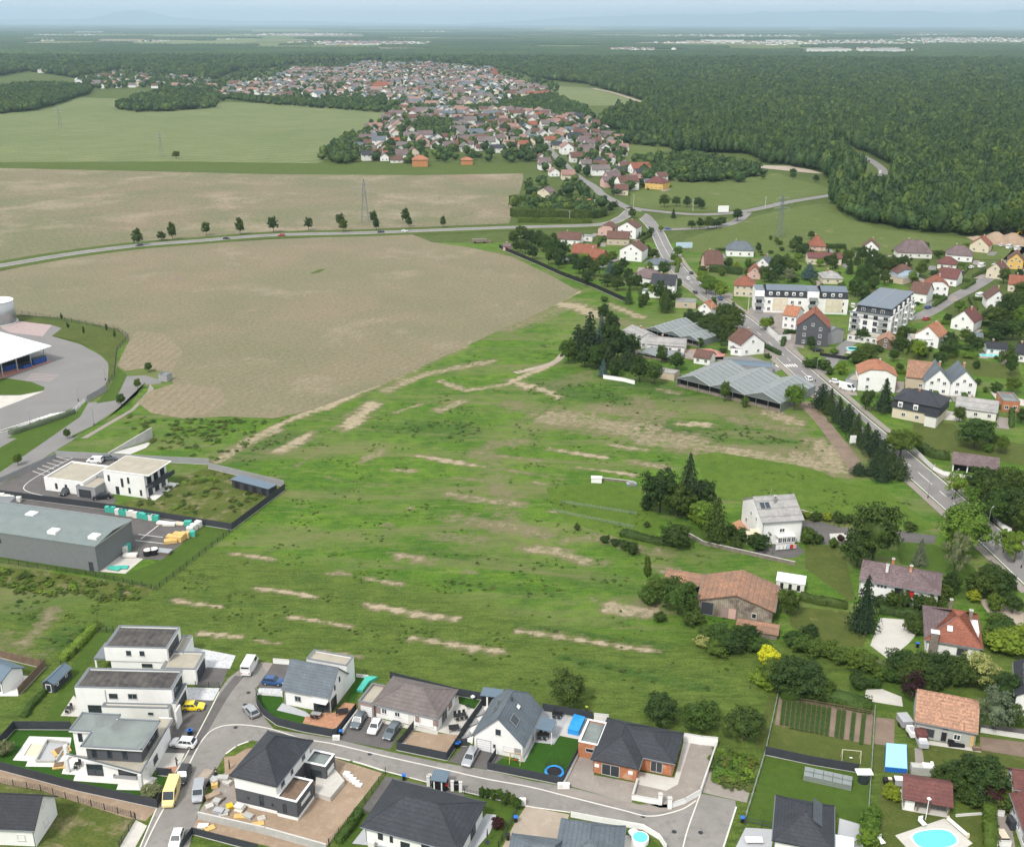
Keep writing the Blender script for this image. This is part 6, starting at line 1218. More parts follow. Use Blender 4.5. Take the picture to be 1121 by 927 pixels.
for u in(.04,.62):
 for z in(.3,3.3,6.3):fin(t,L*u-1.9,-1.4,L*u+1.9,-.01,z-.05,z+.1,'concrete','balcony_floor');fin(t,L*u-1.9,-1.42,L*u+1.9,-1.36,z+.1,z+1.0,'metal','railing');opening(t,b,'f',u,z+.12 if z<6 else .5,2.4,2.0,'slide','grey')if z<6 else None
for z in(.9,3.9):opening(t,b,'l',.3,z,1.3,1.4);opening(t,b,'l',.7,z,1.3,1.4)
fr=Frame(o_(48,678),o_(300,716),o_(512,604),0);L,D=fr.L,fr.D;H_=7.6;t=root_of(fr,'apartment_block','large white apartment building with stepped balconies and dark flat top','apartments')
MB().box(0,0,0,L,D,H_).build('wall',M['white'],t);b=(0,0,L,D,0,H_)
mans(1.6,L-.5,1.2,D-.5,H_,H_+2.9,.5).build('attic_wall',M['anth'],t);fin(t,1.7,.9,L-.6,D-.6,H_+2.9,H_+3.15,'zinc','roof');MB().box(L*.5-.1,1,H_+3.16,L*.5+.1,D-.8,H_+3.26).build('ridge_strip',M['metal'],t)
for k in range(3):
 z=.4+2.5*k
 for u in(.12,.38,.62,.86):opening(t,b,'f',u,z+.3,1.7,1.8,'slide','grey')
 for u in(.08,.22,.36,.5,.64,.78,.92):opening(t,b,'r',u,z+.4,1.6,1.6,'win','grey')
 for u in(.14,.8):fin(t,L*u-1.7,-1.5,L*u+1.9,-.01,z,z+.14,'white','balcony_floor');fin(t,L*u-1.7,-1.5,L*u+1.9,-1.44,z+.14,z+1.1,'metal','railing')
 for u in(.15,.55,.85):fin(t,L+.01,D*u-1.8,L+1.5,D*u+1.8,z,z+.14,'white','balcony_floor');fin(t,L+1.44,D*u-1.8,L+1.5,D*u+1.8,z+.14,z+1.1,'white','railing')
for u in(.2,.5,.75):opening(t,(1.8,1.4,L-.7,D,0,11),'f',u,H_+.4,1.5,1.7,'slide','white')
for u in(.12,.3,.5,.7,.88):
 MB().box(L-.9,D*u-.8,H_+.4,L-.1,D*u+.8,H_+2.3).build('dormer',M['white'],t);opening(t,(0,0,L-.1,D,0,11),'r',u,H_+.6,1.1,1.4)
fin(t,-.3,-1.5,L*.98,-1.44,H_+.02,H_+.9,'metal','railing')
fr=FR(l_(490,372),l_(716,418),11,0);L=fr.L;t=root_of(fr,'mansard_house','beige house with dark mansard storey and pyramid roof','house');b=wing(t,.4,.4,L-.4,10.6,3.6+2.6,'h',2.6,'x',(('h',5),('h',5)),.5,rm='roof_anth',wall='anth',z0=3.6)
MB().box(.4,.4,0,L-.4,10.6,3.598).build('ground_floor_wall',M['cream'],t);mans(0,L,0,11,3.5,6.0,.35).build('mansard',M['roof_anth'],t)
for u in(.18,.5):MB().box(L*u-.7,-.02,3.9,L*u+.7,1.2,5.6).build('dormer',M['white'],t);opening(t,(0,-.02,L,1,0,9),'f',u,4.1,1.0,1.2)
for u in(.25,.55):opening(t,(.4,.4,L-.4,10.6,0,3),'f',u,1.0,1.2,1.2)
for u in(.3,.7):MB().box(-.02,11*u-.7,3.9,1.2,11*u+.7,5.6).build('dormer',M['white'],t);opening(t,(-.02,0,5,11,0,9),'l',u,4.1,1.0,1.2)
fin(t,L*.74,-1.6,L-.4,.39,0,3.4,'offwhite','bay');fin(t,L*.72,-1.8,L-.2,.38,3.4,3.6,'roof_anth','bay_roof');chimney(t,L*.45,5,7.5,9.4,.6,'brick')
fr=FR(l_(782,626),l_(990,656),6,0);L=fr.L;t=root_of(fr,'garage_row','row of three open garages under a plum grey roof','garage')
MB().box(0,5.8,0,L,6,2.6).build('back_wall',M['offwhite'],t);MB().slab([[(-.4,-.5,2.5),(L+.4,-.5,2.5),(L+.4,4,4.3),(-.4,4,4.3)],[(-.4,4,4.3),(L+.4,4,4.3),(L+.4,6.4,3.2),(-.4,6.4,3.2)]],.2).build('roof',M['roof_plum'],t)
for i in range(4):x=(L-.3)*i/3;fin(t,x,0,x+.3,5.8,0,2.5,'white','partition')
fin(t,.3,1.5,L-.3,1.6,0,2.4,'shadow','painted_shade_back')  # added dark sheet paints the shade inside the open garages
fr=FR(n_(840,800),n_(940,780),9,0);t=root_of(fr,'terrace_annexe','white terraced annexe with grey sloping roof right of the grey townhouse','building');wing(t,0,0,fr.L,9,5,'g',1.4,'y',G1,.3,.2,wall='grey',rm='sheet_grey')
# ---- nursery greenhouses
def greenhouse(lab,A,B,C,n,e,rh,f=k_,ax='y',wall='greenhouse'):
 fr=Frame(f(*A),f(*B),f(*C),0);L,D=fr.L,fr.D;t=root_of(fr,'greenhouse',lab,'greenhouse')
 for i in range(n):
  w_=L/n;x0=w_*i;x1=x0+w_
  ro=MB().slab([[(x0,0,e),(x0+w_/2,0,e+rh),(x0+w_/2,D,e+rh),(x0,D,e)],[(x0+w_/2,0,e+rh),(x1,0,e),(x1,D,e),(x0+w_/2,D,e+rh)]],.05).build('roof',M['greenhouse'],t)
  br=MB()
  k=0.0
  while k<=D:br.tube((x0,k,e+.05),(x0+w_/2,k,e+rh+.05),.11,n=4).tube((x0+w_/2,k,e+rh+.05),(x1,k,e+.05),.11,n=4);k+=2.8
  br.tube((x0+w_/2,0,e+rh+.06),(x0+w_/2,D,e+rh+.06),.08,n=4);br.build('glazing_bars',M['paveg'],ro)
  MB().poly([(x0,.02,e),(x1,.02,e),(x0+w_/2,.02,e+rh-.03)]).build('gable_glazing',M['greenhouse'],t)
 fm=MB()
 for i in range(n*3+1):x=L*i/(n*3);fm.box(x-.05,-.02,0,x+.05,.08,e)
 fm.box(0,-.02,e-.1,L,.08,e+.02).build('front_frame',M['metal'],t)
 MB().box(.1,.3,0,L-.1,D-.1,.5).build('benches',M['stone'],t);MB().box(.1,2.5,0,L-.1,2.6,e*.95).build('painted_shade_screen',M['shadow'],t);MB().box(0,.1,0,.1,D,e).build('side_glazing',M[wall],t);MB().box(L-.1,.1,0,L,D,e).build('side_glazing',M[wall],t)  # the screen is an added dark sheet painting the shade behind the open front
 return t
greenhouse('large three span greenhouse with open front beside the main road',(600,385),(1022,492),(1100,400),3,3.0,2.3)
greenhouse('old greenhouse with dusty panes and weeds behind white buildings',(475,175),(690,228),(752,170),3,2.6,1.5)
greenhouse('long low glass frames behind the dark trees',(440,262),(590,290),(620,262),2,1.4,.6)
flat('low slate coloured workshop behind the nursery greenhouses',k_,(800,330),(990,345),7,3.2,'grey','sheet_blue','workshop',0);flat('grey shed among conifers at the nursery edge',k_,(520,350),(590,362),5,2.4,'beige','roof_greyold','garden_shed',0,'shed')
# ---- depot
fr=Frame(g_(-60,520),g_(283,478),g_(220,420),0);t=thing('depot_canopy','wide white canopy roof over the depot bays','canopy',G(g_(283,478)))
o=G(g_(283,478));rp=[G(g_(*p),z)-o for p,z in(((-140,540),5.6),((0,478),5.6),((309,374),5.6),((0,287),7.2),((-140,255),7.2))]
zz_=[5.6,5.6,5.6,7.0,7.0]
r=MB();r.poly([(p.x,p.y,z)for p,z in zip(rp,zz_)]);r.poly([(p.x,p.y,z-.35)for p,z in zip(rp,zz_)][::-1])
for i in range(5):a,b2=rp[i],rp[(i+1)%5];za,zb=zz_[i],zz_[(i+1)%5];r.poly([(a.x,a.y,za),(a.x,a.y,za-.35),(b2.x,b2.y,zb-.35),(b2.x,b2.y,zb)])
r.build('roof',M['sheet_white'],t)
for p in((20,565),(108,532),(190,500),(270,470)):q=G(g_(*p))-o;MB().tube((q.x,q.y,0),(q.x,q.y,5.3),.22).build('column',M['metal'],t)
pq=[G(g_(*p))-o for p in((-140,600),(0,572),(305,470),(285,460),(0,540),(-140,560))];x=MB().prism([(p.x,p.y)for p in pq],.02,.35).build('kerb_platform',M['redpave'],t);tri_n(x)
bw=[G(g_(*p))-o for p in((-140,540),(0,510),(185,462),(180,440),(-140,500))];x=MB().prism([(p.x,p.y)for p in bw],0,4.6).build('shade_painted_bay_wall',M['shadow'],t);tri_n(x)  # bay wall coloured near-black to paint the shade under the canopy
for i,(p,cq,w_,h2,lab)in enumerate((((232,482),'bluecontainer',5.5,2.4,'large blue waste container under the end of the canopy'),((155,508),'bluecontainer',3.4,1.6,'small blue skip with white marks under the canopy'),((60,520),'bluecontainer',4.0,2.2,'blue container half hidden in the depot bay'))):
 a=G(g_(*p));d=(G(g_(283,478))-G(g_(0,570))).normalized();t2=thing('waste_container',lab,'container',a,math.atan2(d.y,d.x));m=MB().box(-w_/2,-1.1,.15,w_/2,1.1,h2);m.build('body',M[cq],t2)
 for s in(-1,0,1):MB().box(w_*.42*s-.08,-1.2,.1,w_*.42*s+.08,1.2,h2+.05).build('rib',M[cq],t2)
 MB().box(-w_/2,-1.15,h2,w_/2,1.15,h2+.1).build('rim',M['darkmetal'],t2)
c=G((-1,353));t=thing('silo','round grey metal tank at the left edge','silo',c);MB().tube((0,0,.3),(0,0,9.2),6.6,n=40).build('tank',M['metal'],t,True);MB().tube((0,0,9.2),(0,0,9.9),6.7,1.0,40).build('lid',M['whitepaint'],t);MB().tube((0,0,0),(0,0,.3),7.4,n=40).build('plinth',M['concrete'],t)
t=thing('ramp_wall','sloping grey concrete ramp wall behind the office','wall',G(h_(415,130)));a,b2=G(h_(415,130))-G(h_(415,130)),G(h_(587,72))-G(h_(415,130));d=(b2-a).normalized();n_v=Vector((-d.y,d.x))*.35;m=MB()
hs=(.3,3.6);P8=[(a.x,a.y,0),(b2.x,b2.y,0),(b2.x,b2.y,hs[1]),(a.x,a.y,hs[0])];m.poly(P8);m.poly([(p[0]+n_v.x,p[1]+n_v.y,p[2])for p in P8][::-1]);m.poly([P8[3],P8[2],(P8[2][0]+n_v.x,P8[2][1]+n_v.y,hs[1]),(P8[3][0]+n_v.x,P8[3][1]+n_v.y,hs[0])]);m.poly([P8[1],(P8[1][0]+n_v.x,P8[1][1]+n_v.y,0),(P8[2][0]+n_v.x,P8[2][1]+n_v.y,hs[1]),P8[2]])
m.build('wall_section',M['block'],t)
flat('green transformer kiosk at the end of the service road',g_,(948,585),(1000,590),3,2.4,'grey','flat_grey','kiosk',0,'kiosk')
# ---- village
VA=[(430,128),(480,121),(560,122),(640,131),(668,142),(690,168),(684,186),(725,198),(722,206),(690,212),(668,224),(655,212),(632,204),(606,196),(585,180),(440,179),(392,178),(388,160),(405,140)]
VB=[(235,107),(258,92),(300,87),(320,76),(372,78),(395,69),(430,72),(470,70),(505,75),(540,76),(548,86),(600,98),(596,106),(560,110),(545,118),(500,117),(440,121),(425,108),(380,112),(330,106),(300,110)]
VC=[(85,88),(130,80),(235,90),(236,106),(180,97),(90,98)]
NOHOUSE=[[(455,176),(455,165),(575,168),(585,184),(500,184)],[(440,128),(440,182),(448,182),(448,128)],[(455,135),(500,133),(500,152),(455,152)],[(578,196),(640,200),(656,232),(572,226)]]
rv=random.Random(5)
def cells(poly,sx,sy,rot,jit=.18,skip=0.0,avoid=NOHOUSE):
 w=[G(p)for p in poly];x0,x1=min(q.x for q in w),max(q.x for q in w);y0,y1=min(q.y for q in w),max(q.y for q in w);c=Vector(((x0+x1)/2,(y0+y1)/2));R0=max(x1-x0,y1-y0)*.8
 out=[];n=int(R0/min(sx,sy))+1
 for i in range(-n,n+1):
  for j in range(-n,n+1):
   p=Vector((i*sx+(sx*.5 if j%2 else 0)+rv.uniform(-jit,jit)*sx,j*sy+rv.uniform(-jit,jit)*sy));q=c+Vector((p.x*math.cos(rot)-p.y*math.sin(rot),p.x*math.sin(rot)+p.y*math.cos(rot)))
   if q.y<50:continue
   s=P2(q.x,q.y,0)
   if inside(s,poly)and not any(inside(s,a)for a in avoid)and rv.random()>skip:out.append((q,s,rot))
 return out
vh=[c for c in cells(VA,18,21,.18,.2,.1)]+cells(VB,21,28,-.25,.3,.22)+cells(VC,26,34,.1,.35,.35)
VST=[smooth([G(p)for p in[(688,228),(672,220),(658,212),(651,205),(632,193),(616,178),(603,165),(597,150),(590,135)]],4)]
vh=[v for v in vh if min((v[0]-q).length for q in VST[0])>10]
vh.sort(key=lambda v:v[0].length)
WALLS=[('white','white'),('white','white'),('offwhite','off-white'),('cream','cream'),('white','white'),('pink','pink'),('offwhite','off-white')]
M['roof_pinkish']=tiles('faded_pink_tiles',(.3,.18,.15),.2,.34)
ROOFS=[('roof_brown','brown'),('roof_plum','grey plum'),('roof_red','red'),('roof_taupe','taupe'),('roof_brown','brown'),('roof_slate','slate grey'),('roof_plum','grey plum'),('roof_brown','brown'),('roof_anth','dark grey'),('roof_pinkish','faded pink'),('roof_taupe','taupe'),('roof_pinkish','faded pink')]
VM={}
def vhouse_mesh(k,wl,rf):
 key=(k,wl,rf)
 if key in VM:return VM[key]
 W_,D_,e,rh=((10,8.5,4.2,3.2),(12,9,3.2,3.4),(9,9,5.4,2.8),(15,10,5.6,3.4))[k]
 w=MB().box(-W_/2,-D_/2,0,W_/2,D_/2,e)
 for s in(-1,1):w.poly([(s*W_/2,-D_/2,e),(s*W_/2,D_/2,e),(s*W_/2,0,e+rh)])
 r=MB().slab([[(-W_/2-.4,-D_/2-.5,e-.2),(W_/2+.4,-D_/2-.5,e-.2),(W_/2+.4,0,e+rh+.2),(-W_/2-.4,0,e+rh+.2)],[(-W_/2-.4,0,e+rh+.2),(W_/2+.4,0,e+rh+.2),(W_/2+.4,D_/2+.5,e-.2),(-W_/2-.4,D_/2+.5,e-.2)]],.2)
 VM[key]=(w.mesh('wall',M[wl]),r.mesh('roof',M[rf]),(W_,D_,e,rh));return VM[key]
NV=245
for n,(q,s,rot)in enumerate(vh[:NV]):
 (wl,wn),(rf,rn)=rv.choice(WALLS),rv.choice(ROOFS);k=rv.choice((0,0,1,2,3));wm,rmm,(W_,D_,e,rh)=vhouse_mesh(k,wl,rf)
 t=thing('village_house','%s house with %s roof in the village beyond the fields'%(wn,rn),'house',q,rot+rv.choice((0,0,math.pi/2))+rv.gauss(0,.08),'%s village houses with %s roofs'%(wn,rn))
 sc=rv.uniform(.85,1.12);t.scale=(sc,sc,sc*rv.uniform(.92,1.1));link('wall',wm,t);link('roof',rmm,t)
 if n<110:
  blk=(-W_/2,-D_/2,W_/2,D_/2,0,e)
  for fc in('f','l','b'):
   for u in(.28,.72):o=opening(t,blk,fc,u,1.0 if e<5 else 3.4,1.3,1.3)
def stuffhouses(name,pts,label,hscale=1.0):
 mats=[M[k]for k in('white','white','offwhite','cream','roof_brown','roof_plum','roof_pinkish','roof_taupe','roof_slate')];mb=MB()
 for q,rot in pts:
  W_,D_,e,rh=rv.choice(((5,4.3,4.2,3.2),(6,4.6,3.6,3.4),(4.6,4.6,5.6,2.8),(7.5,5,6,3.4)));W_*=hscale;D_*=hscale;e*=hscale**.5;wl=rv.randrange(4);rf=4+rv.randrange(5);a=rot+rv.choice((0,math.pi/2));c,s=math.cos(a),math.sin(a)
  T=lambda x,y,z:(q.x+x*c-y*s,q.y+x*s+y*c,z)
  for(x0,y0),(x1,y1)in(((-W_,-D_),(W_,-D_)),((W_,-D_),(W_,D_)),((W_,D_),(-W_,D_)),((-W_,D_),(-W_,-D_))):mb.poly([T(x0,y0,0),T(x1,y1,0),T(x1,y1,e),T(x0,y0,e)],wl)
  for sx in(-1,1):mb.poly([T(sx*W_,-D_,e),T(sx*W_,D_,e),T(sx*W_,0,e+rh)],wl)
  o=.5
  mb.poly([T(-W_-o,-D_-o,e-.3),T(W_+o,-D_-o,e-.3),T(W_+o,0,e+rh+.1),T(-W_-o,0,e+rh+.1)],rf);mb.poly([T(W_+o,D_+o,e-.3),T(-W_-o,D_+o,e-.3),T(-W_-o,0,e+rh+.1),T(W_+o,0,e+rh+.1)],rf)
 return tag(mb.build(name,mats),label,None,None,'stuff')
stuffhouses('distant_houses',[(q,r)for q,s,r in vh[NV:]],'roofs of the village massed before the forest',1.25)
def landmark(px,W_,D_,e,rh,wl,rf,lab,rot=0.1,name='village_hall',cat='building',hip=True):
 t=thing(name,lab,cat,G(px),rot);k=D_*.45;wing(t,-W_/2,-D_/2,W_/2,D_/2,e,'g',rh,'x',(('h',k),('h',k))if hip else G1,.5,.3,wall=wl,rm=rf);return t
landmark((542,86),14,14,9,13,'white','roof_red','pointed bright red roof rising above the far village',.2,'church','church')
landmark((418,99),34,16,8,7,'cream','roof_red','big red roofed school in the middle of the far village',.15,'school')
landmark((585,107),46,14,6,4,'offwhite','roof_red','long red roofed hall at the right end of the village',-.1,'village_hall',hip=False)
landmark((460,182),13,10,6,3,'orange','roof_orange','orange house at the edge of the green strip',.05,'orange_house','house');landmark((511,180),10,8,4,2,'orange','roof_orange','low orange building beside the village green',.05,'orange_house','house')
for i,px in enumerate([(8,64),(14,66)]):landmark((px[0],px[1]+1),60,30,8,1,'white','sheet_white','white factory hall among the forest on the left' if i==0 else 'second white factory hall on the left',0,'factory_hall','factory')
landmark((55,80),50,24,8,3,'offwhite','sheet_grey','grey roofed hall at the left of the village',.1,'village_hall');landmark((70,80),20,16,7,5,'cream','roof_red','red roofed house next to the grey hall on the left',.1,'village_house','house')
def ring(cx,cy,wx,n,spread):
 out=[]
 for i in range(n):p=(cx+rv.gauss(0,wx),cy+rv.uniform(-spread,spread));q=G(p);out.append((q,rv.uniform(0,3)))
 return out
pts=ring(400,48,34,260,1.6)+ring(320,38.5,26,120,1.0)+ring(930,47,55,150,2.0)+ring(1070,44,40,200,2.2)+ring(800,40,60,90,1.2)+ring(755,47,20,60,1.2)+ring(690,55,18,50,1)+ring(960,55,30,60,1.4)
stuffhouses('distant_towns',pts,'pale specks of faraway towns on the plain',1.7)
for i,(px,w_,lab)in enumerate((((790,46.5),260,'long white factory hall beyond the forest'),((855,46.5),180,'second white factory hall beyond the forest'),((905,57),150,'white hall at the right edge of the far forest clearing'),((965,57.5),170,'rightmost white hall of the far clearing'),((640,23.6+4),160,'tiny white tower block on the horizon'),((98,36.5),260,'white hall far away on the left'))):
 q=G((px[0],px[1]));t=thing('factory_hall',lab,'factory',q,.1*i);MB().box(-w_/2,-40,0,w_/2,40,14).build('wall',M['offwhite'],t);MB().box(-w_/2-1,-41,14,w_/2+1,41,15).build('roof',M['metal'],t)
FOR=[[(575,94),(600,88),(640,92),(716,114),(700,122),(664,129),(655,140),(695,147),(727,153),(738,166),(820,169),(835,178),(897,187),(915,206),(905,222),(925,238),(960,248),(1003,254),(1121,262),(1300,275),(1300,60),(560,60),(540,66),(560,78),(600,90)],[(-150,84),(0,84),(30,78),(85,86),(130,78),(235,88),(252,80),(330,70),(420,66),(500,69),(560,77),(570,60),(-150,60)],[(-150,130),(0,125),(40,121),(70,112),(98,104),(100,97),(60,95),(0,98),(-150,100)],[(125,120),(150,110),(185,100),(225,98),(238,108),(235,118),(190,122),(150,123)],]
def fdist(q,line):return min((q-l).length for l in line)
RC=smooth([G(p)for p in ROADC],6);FR_=smooth([G(p)for p in[(650,97),(672,102),(706,113)]],4)
pv_=[];cand=[]
rw=np.random.default_rng(3)
ROADGAP=[(920,161),(950,167),(976,184),(976,203),(960,214),(948,202),(930,180)]
RCn=np.array([(p.x,p.y)for p in RC]);RF=np.array([(p.x,p.y)for p in FR_])
for fi,poly in enumerate(FOR):
 w=[G(p)for p in poly];ymin,ymax=min(q.y for q in w),3700.0;y=ymin-5
 while y<ymax:
  st=7.0 if y<1300 else 9.0 if y<2100 else 12.5
  xl=-y*.56-40;xr=y*.56+60
  xs=np.arange(xl,xr,st);
  for x in xs:
   X=x+rw.uniform(-.4,.4)*st;Y=y+rw.uniform(-.4,.4)*st;s=P2(X,Y,0)
   if s[0]<-120 or s[0]>1230:continue
   if inside(s,poly)and not(ROADGAP and inside(s,ROADGAP)):
    cand.append((X,Y,st,fi))
  y+=st*.88
C_=np.array(cand);dR=np.min(np.hypot(C_[:,None,0]-RCn[None,:,0],C_[:,None,1]-RCn[None,:,1]),1);dF=np.min(np.hypot(C_[:,None,0]-RF[None,:,0],C_[:,None,1]-RF[None,:,1]),1)
C_=C_[(dR>10)&(dF>12)]
keep=C_
order=np.argsort(keep[:,1]*1.0+(np.abs(keep[:,0]))*.05);rightm=keep[order]
edge=[r for r in rightm if r[3]==0][:30];es=set((r[0],r[1])for r in edge)
for r in edge:tree(None,rv.uniform(12,17),rv.uniform(9,12),'round',rv.choice(('green','dark','green')),'broadleaf tree on the near edge of the forest','trees along the near forest edge',world=Vector((r[0],r[1])))
protos=[]
FM['forest2']=foliage('forest_leaves_light',(.068,.122,.034),.3,.2);FM['forest3']=foliage('forest_leaves_deep',(.034,.072,.024),.3,.2)
for i in range(8):
 me=round_crown('forest_crown',200+i,FM[('forest','forest2','forest','forest3','forest','forest2','forest','forest')[i]],40,16,.085,.56,.44,.86);o=bpy.data.objects.new('forest_crown',me);protos.append(o)
FP=[]
for r in keep:
 if(r[0],r[1])in es:continue
 st=r[2];big=1+.35*noise.noise(Vector((r[0]*.012,r[1]*.012,3)));h=rw.uniform(9,17)*big*(1.0 if r[3]in(0,1)else .75);w_=st*rw.uniform(.85,1.5)*(.7+.3*big);FP.append((r[0],r[1],-.5,w_,h))
scatter('forest',protos,FP,'dense broadleaf forest stretching to the distance')
def canopy(name,label,regions,gaps,y0,y1,cell,hgt):
 V=[];Fc=[];ok={}
 ys=[];y=y0
 while y<y1:ys.append(y);y+=cell*(1+(y-y0)/5500.0)
 for j in range(len(ys)-1):
  st=ys[j+1]-ys[j];xl=-ys[j]*.58;n=int(ys[j]*1.16/st)
  x=xl
  for i in range(n):
   cx,cy=x+st/2,ys[j]+st/2;s=P2(cx,cy,0)
   if not any(inside(s,g)for g in gaps):
    k=len(V);hh=hgt*(.75+.25*noise.noise(Vector((cx*.004,cy*.004,0))));e=hh*.55
    V+=[(x,ys[j],e+rw.uniform(-1.5,1.5)),(x+st,ys[j],e+rw.uniform(-1.5,1.5)),(x+st,ys[j]+st,e+rw.uniform(-1.5,1.5)),(x,ys[j]+st,e+rw.uniform(-1.5,1.5)),(cx+rw.uniform(-.2,.2)*st,cy,hh+rw.uniform(0,3.5))]
    Fc+=[(k,k+1,k+4),(k+1,k+2,k+4),(k+2,k+3,k+4),(k+3,k,k+4)]
    if any(inside((s[0],s[1]+1.2),g)for g in gaps):V+=[(x,ys[j],-.2),(x+st,ys[j],-.2)];m_i=len(V);Fc.append((m_i-2,m_i-1,k+1,k))
   x+=st
 me=bpy.data.meshes.new(name);me.from_pydata(V,[],Fc);me.materials.append(FARF);me.update();me.polygons.foreach_set('use_smooth',[False]*len(Fc));return tag(link(name,me),label,None,None,'stuff')
FARF=grassmat('far_canopy',(.034,.066,.026),(.07,.105,.04),(.02,.045,.02),.0009,.006,.05,bump=.0)
GAPS=[[(145,50.5),(145,46.5),(190,45),(330,44.5),(345,48),(300,50.5)],[(340,51),(345,45.5),(470,45),(475,51)],[(165,42),(170,40),(400,40),(400,42)],[(660,57),(670,53),(760,55),(755,58.5)],[(745,52),(750,44.5),(900,45),(905,50),(860,53)],[(870,60),(880,53.5),(1000,54.5),(1005,59.5)],[(900,50),(905,43),(1200,42),(1200,50)],[(250,41),(250,37),(400,37),(400,41)],[(700,42),(700,38.5),(900,38.5),(900,42)],[(60,39),(60,37),(140,37),(140,39)],[(1000,40),(1000,37.5),(1200,38.5),(1200,40)],[(-50,37),(-50,35.5),(560,35),(560,36.5)],[(600,37),(600,35.3),(1200,36.3),(1200,38)]]
FIELDS=[]
for i in range(46):
 cy=31+24*rv.random()**1.5;cx=rv.uniform(-20,1140);hw=rv.uniform(18,90);hh=(cy-25)*.06+rv.uniform(.15,.5);sk=rv.uniform(-12,12)
 g_q=[(cx-hw,cy+hh),(cx-hw*.8+sk,cy-hh),(cx+hw*.9+sk,cy-hh*.8),(cx+hw,cy+hh*.8)];GAPS.append(g_q);FIELDS.append(g_q)
canopy('far_forest','far forest fading into blue haze',None,GAPS,3600,57000,20,15)
def hills(name,peaks,y,seed,lab):
 """peaks: (photo x, height in m, half width in m) on a ridge y metres away"""
 V=[];Fc=[];n=160;x0,x1=-34000,34000
 for i in range(n+1):
  x=x0+(x1-x0)*i/n;z=sum(h*math.exp(-((x-(px-CX)/F*y)/(w_*1.4))**2)for px,h,w_ in peaks);z*=.85;z*=1+.22*noise.fractal(Vector((x*.0006+seed,seed,0)),.8,2.1,4)
  V+=[(x,y,-5),(x,y+900,max(z,-4)),(x,y+2600,-5)]
 for i in range(n):a=i*3;Fc+=[(a,a+3,a+4,a+1),(a+1,a+4,a+5,a+2)]
 me=bpy.data.meshes.new(name);me.from_pydata(V,[],Fc);me.materials.append(FARF);me.update();me.polygons.foreach_set('use_smooth',[True]*len(Fc));return tag(link(name,me),lab,None,None,'structure')
hills('hills',[(165,330,1100),(120,190,2600),(210,190,2400),(330,140,2600),(20,120,2200),(-90,160,2500),(450,60,3000)],HILLY,1.3,'faint blue hills with one rounded peak on the left horizon')
hills('hills',[(640,260,3500),(760,420,4500),(900,520,4000),(1050,480,4500),(1180,520,4000)],HILLY+3500,4.1,'faint long ridge on the right horizon')
vt=cells(VA,15,15,.4,.45,.25,[])+cells([(345,178),(360,160),(390,150),(405,158),(400,178)],13,12,0,.4,0,[])+cells([(572,200),(650,208),(668,226),(650,232),(572,224)],15,13,0,.4,.1,[])
vt=[v for v in vt if min((v[0]-q).length for q in VST[0])>9]
vt.sort(key=lambda v:v[0].length);NT=12
for q,s,r in vt[:NT]:
 cq=rv.choice(('green','dark','green','dark','deep'));k='cone' if cq=='deep' else 'round'
 tree(None,rv.uniform(5,9),rv.uniform(4,7)*(.6 if k=='cone' else 1),k,cq,'dark conifer between the village houses' if k=='cone' else 'leafy tree between the village houses','conifers in the village' if k=='cone' else 'trees in the village',world=q)
sp=[(q.x,q.y,-.3,rv.uniform(6,10),rv.uniform(5,10))for q,s,r in vt[NT:]]
sp+=[(q.x,q.y,-.3,rv.uniform(5,9),rv.uniform(5,10))for q,s,r in cells(VB,17,21,.5,.45,.35,[])]
sp+=[(q.x,q.y,-.3,rv.uniform(8,13),rv.uniform(8,12))for q,s,r in cells(VC,16,18,.5,.45,.25,[])]
sp+=[(q.x,q.y,-.3,rv.uniform(6,10),rv.uniform(6,11))for q,s,r in cells([(222,110),(238,92),(262,80),(330,66),(420,62),(500,64),(570,74),(615,96),(604,122),(520,124),(440,126),(400,118),(300,116)],20,26,.7,.45,.4,[])]
for pl in([(355,112),(380,106),(420,104),(425,116),(380,118)],[(240,108),(255,105),(300,110),(360,113),(430,122),(425,124),(300,115)],[(440,119),(520,119),(600,105),(640,118),(650,133),(560,123),(480,122)],[(560,228),(565,232),(648,240),(660,228),(648,222),(570,226)],[(690,176),(760,172),(830,186),(838,193),(790,196),(700,192)],[(696,193),(740,190),(790,193),(820,200),(740,200)],[(360,180),(366,160),(385,150),(394,158),(385,180)],[(645,148),(690,148),(735,156),(735,162),(660,156)],[(455,137),(500,134),(500,150),(455,151)]):
 sp+=[(q.x,q.y,-.3,rv.uniform(6,10),rv.uniform(5,9))for q,s,r in cells(pl,8.5,8.5,.3,.35,.08,[])]
scatter('village_trees',protos,sp,'trees and hedges massed between the village houses')
area('distant_field',[(140,51),(145,46),(190,44.5),(335,44),(350,48),(300,51)],'g_green',1.0,'pale distant fields');area('distant_field',[(745,53),(750,44),(900,44),(905,51),(860,54)],'g_lgreen',1.0,'pale distant fields')
for i,g_q in enumerate(FIELDS):area('distant_field',g_q,('g_green','g_lgreen','g_crop2','g_lgreen')[i%4],.5+.05*i,'pale distant fields')
stuffhouses('distant_hamlets',[(G((x+rv.gauss(0,9),y+rv.uniform(-.5,.5))),rv.uniform(0,3))for x,y in[(rv.uniform(0,1121),rv.uniform(34,50))for _ in range(16)]for k in range(16)],'tiny hamlets scattered over the far plain',1.5)
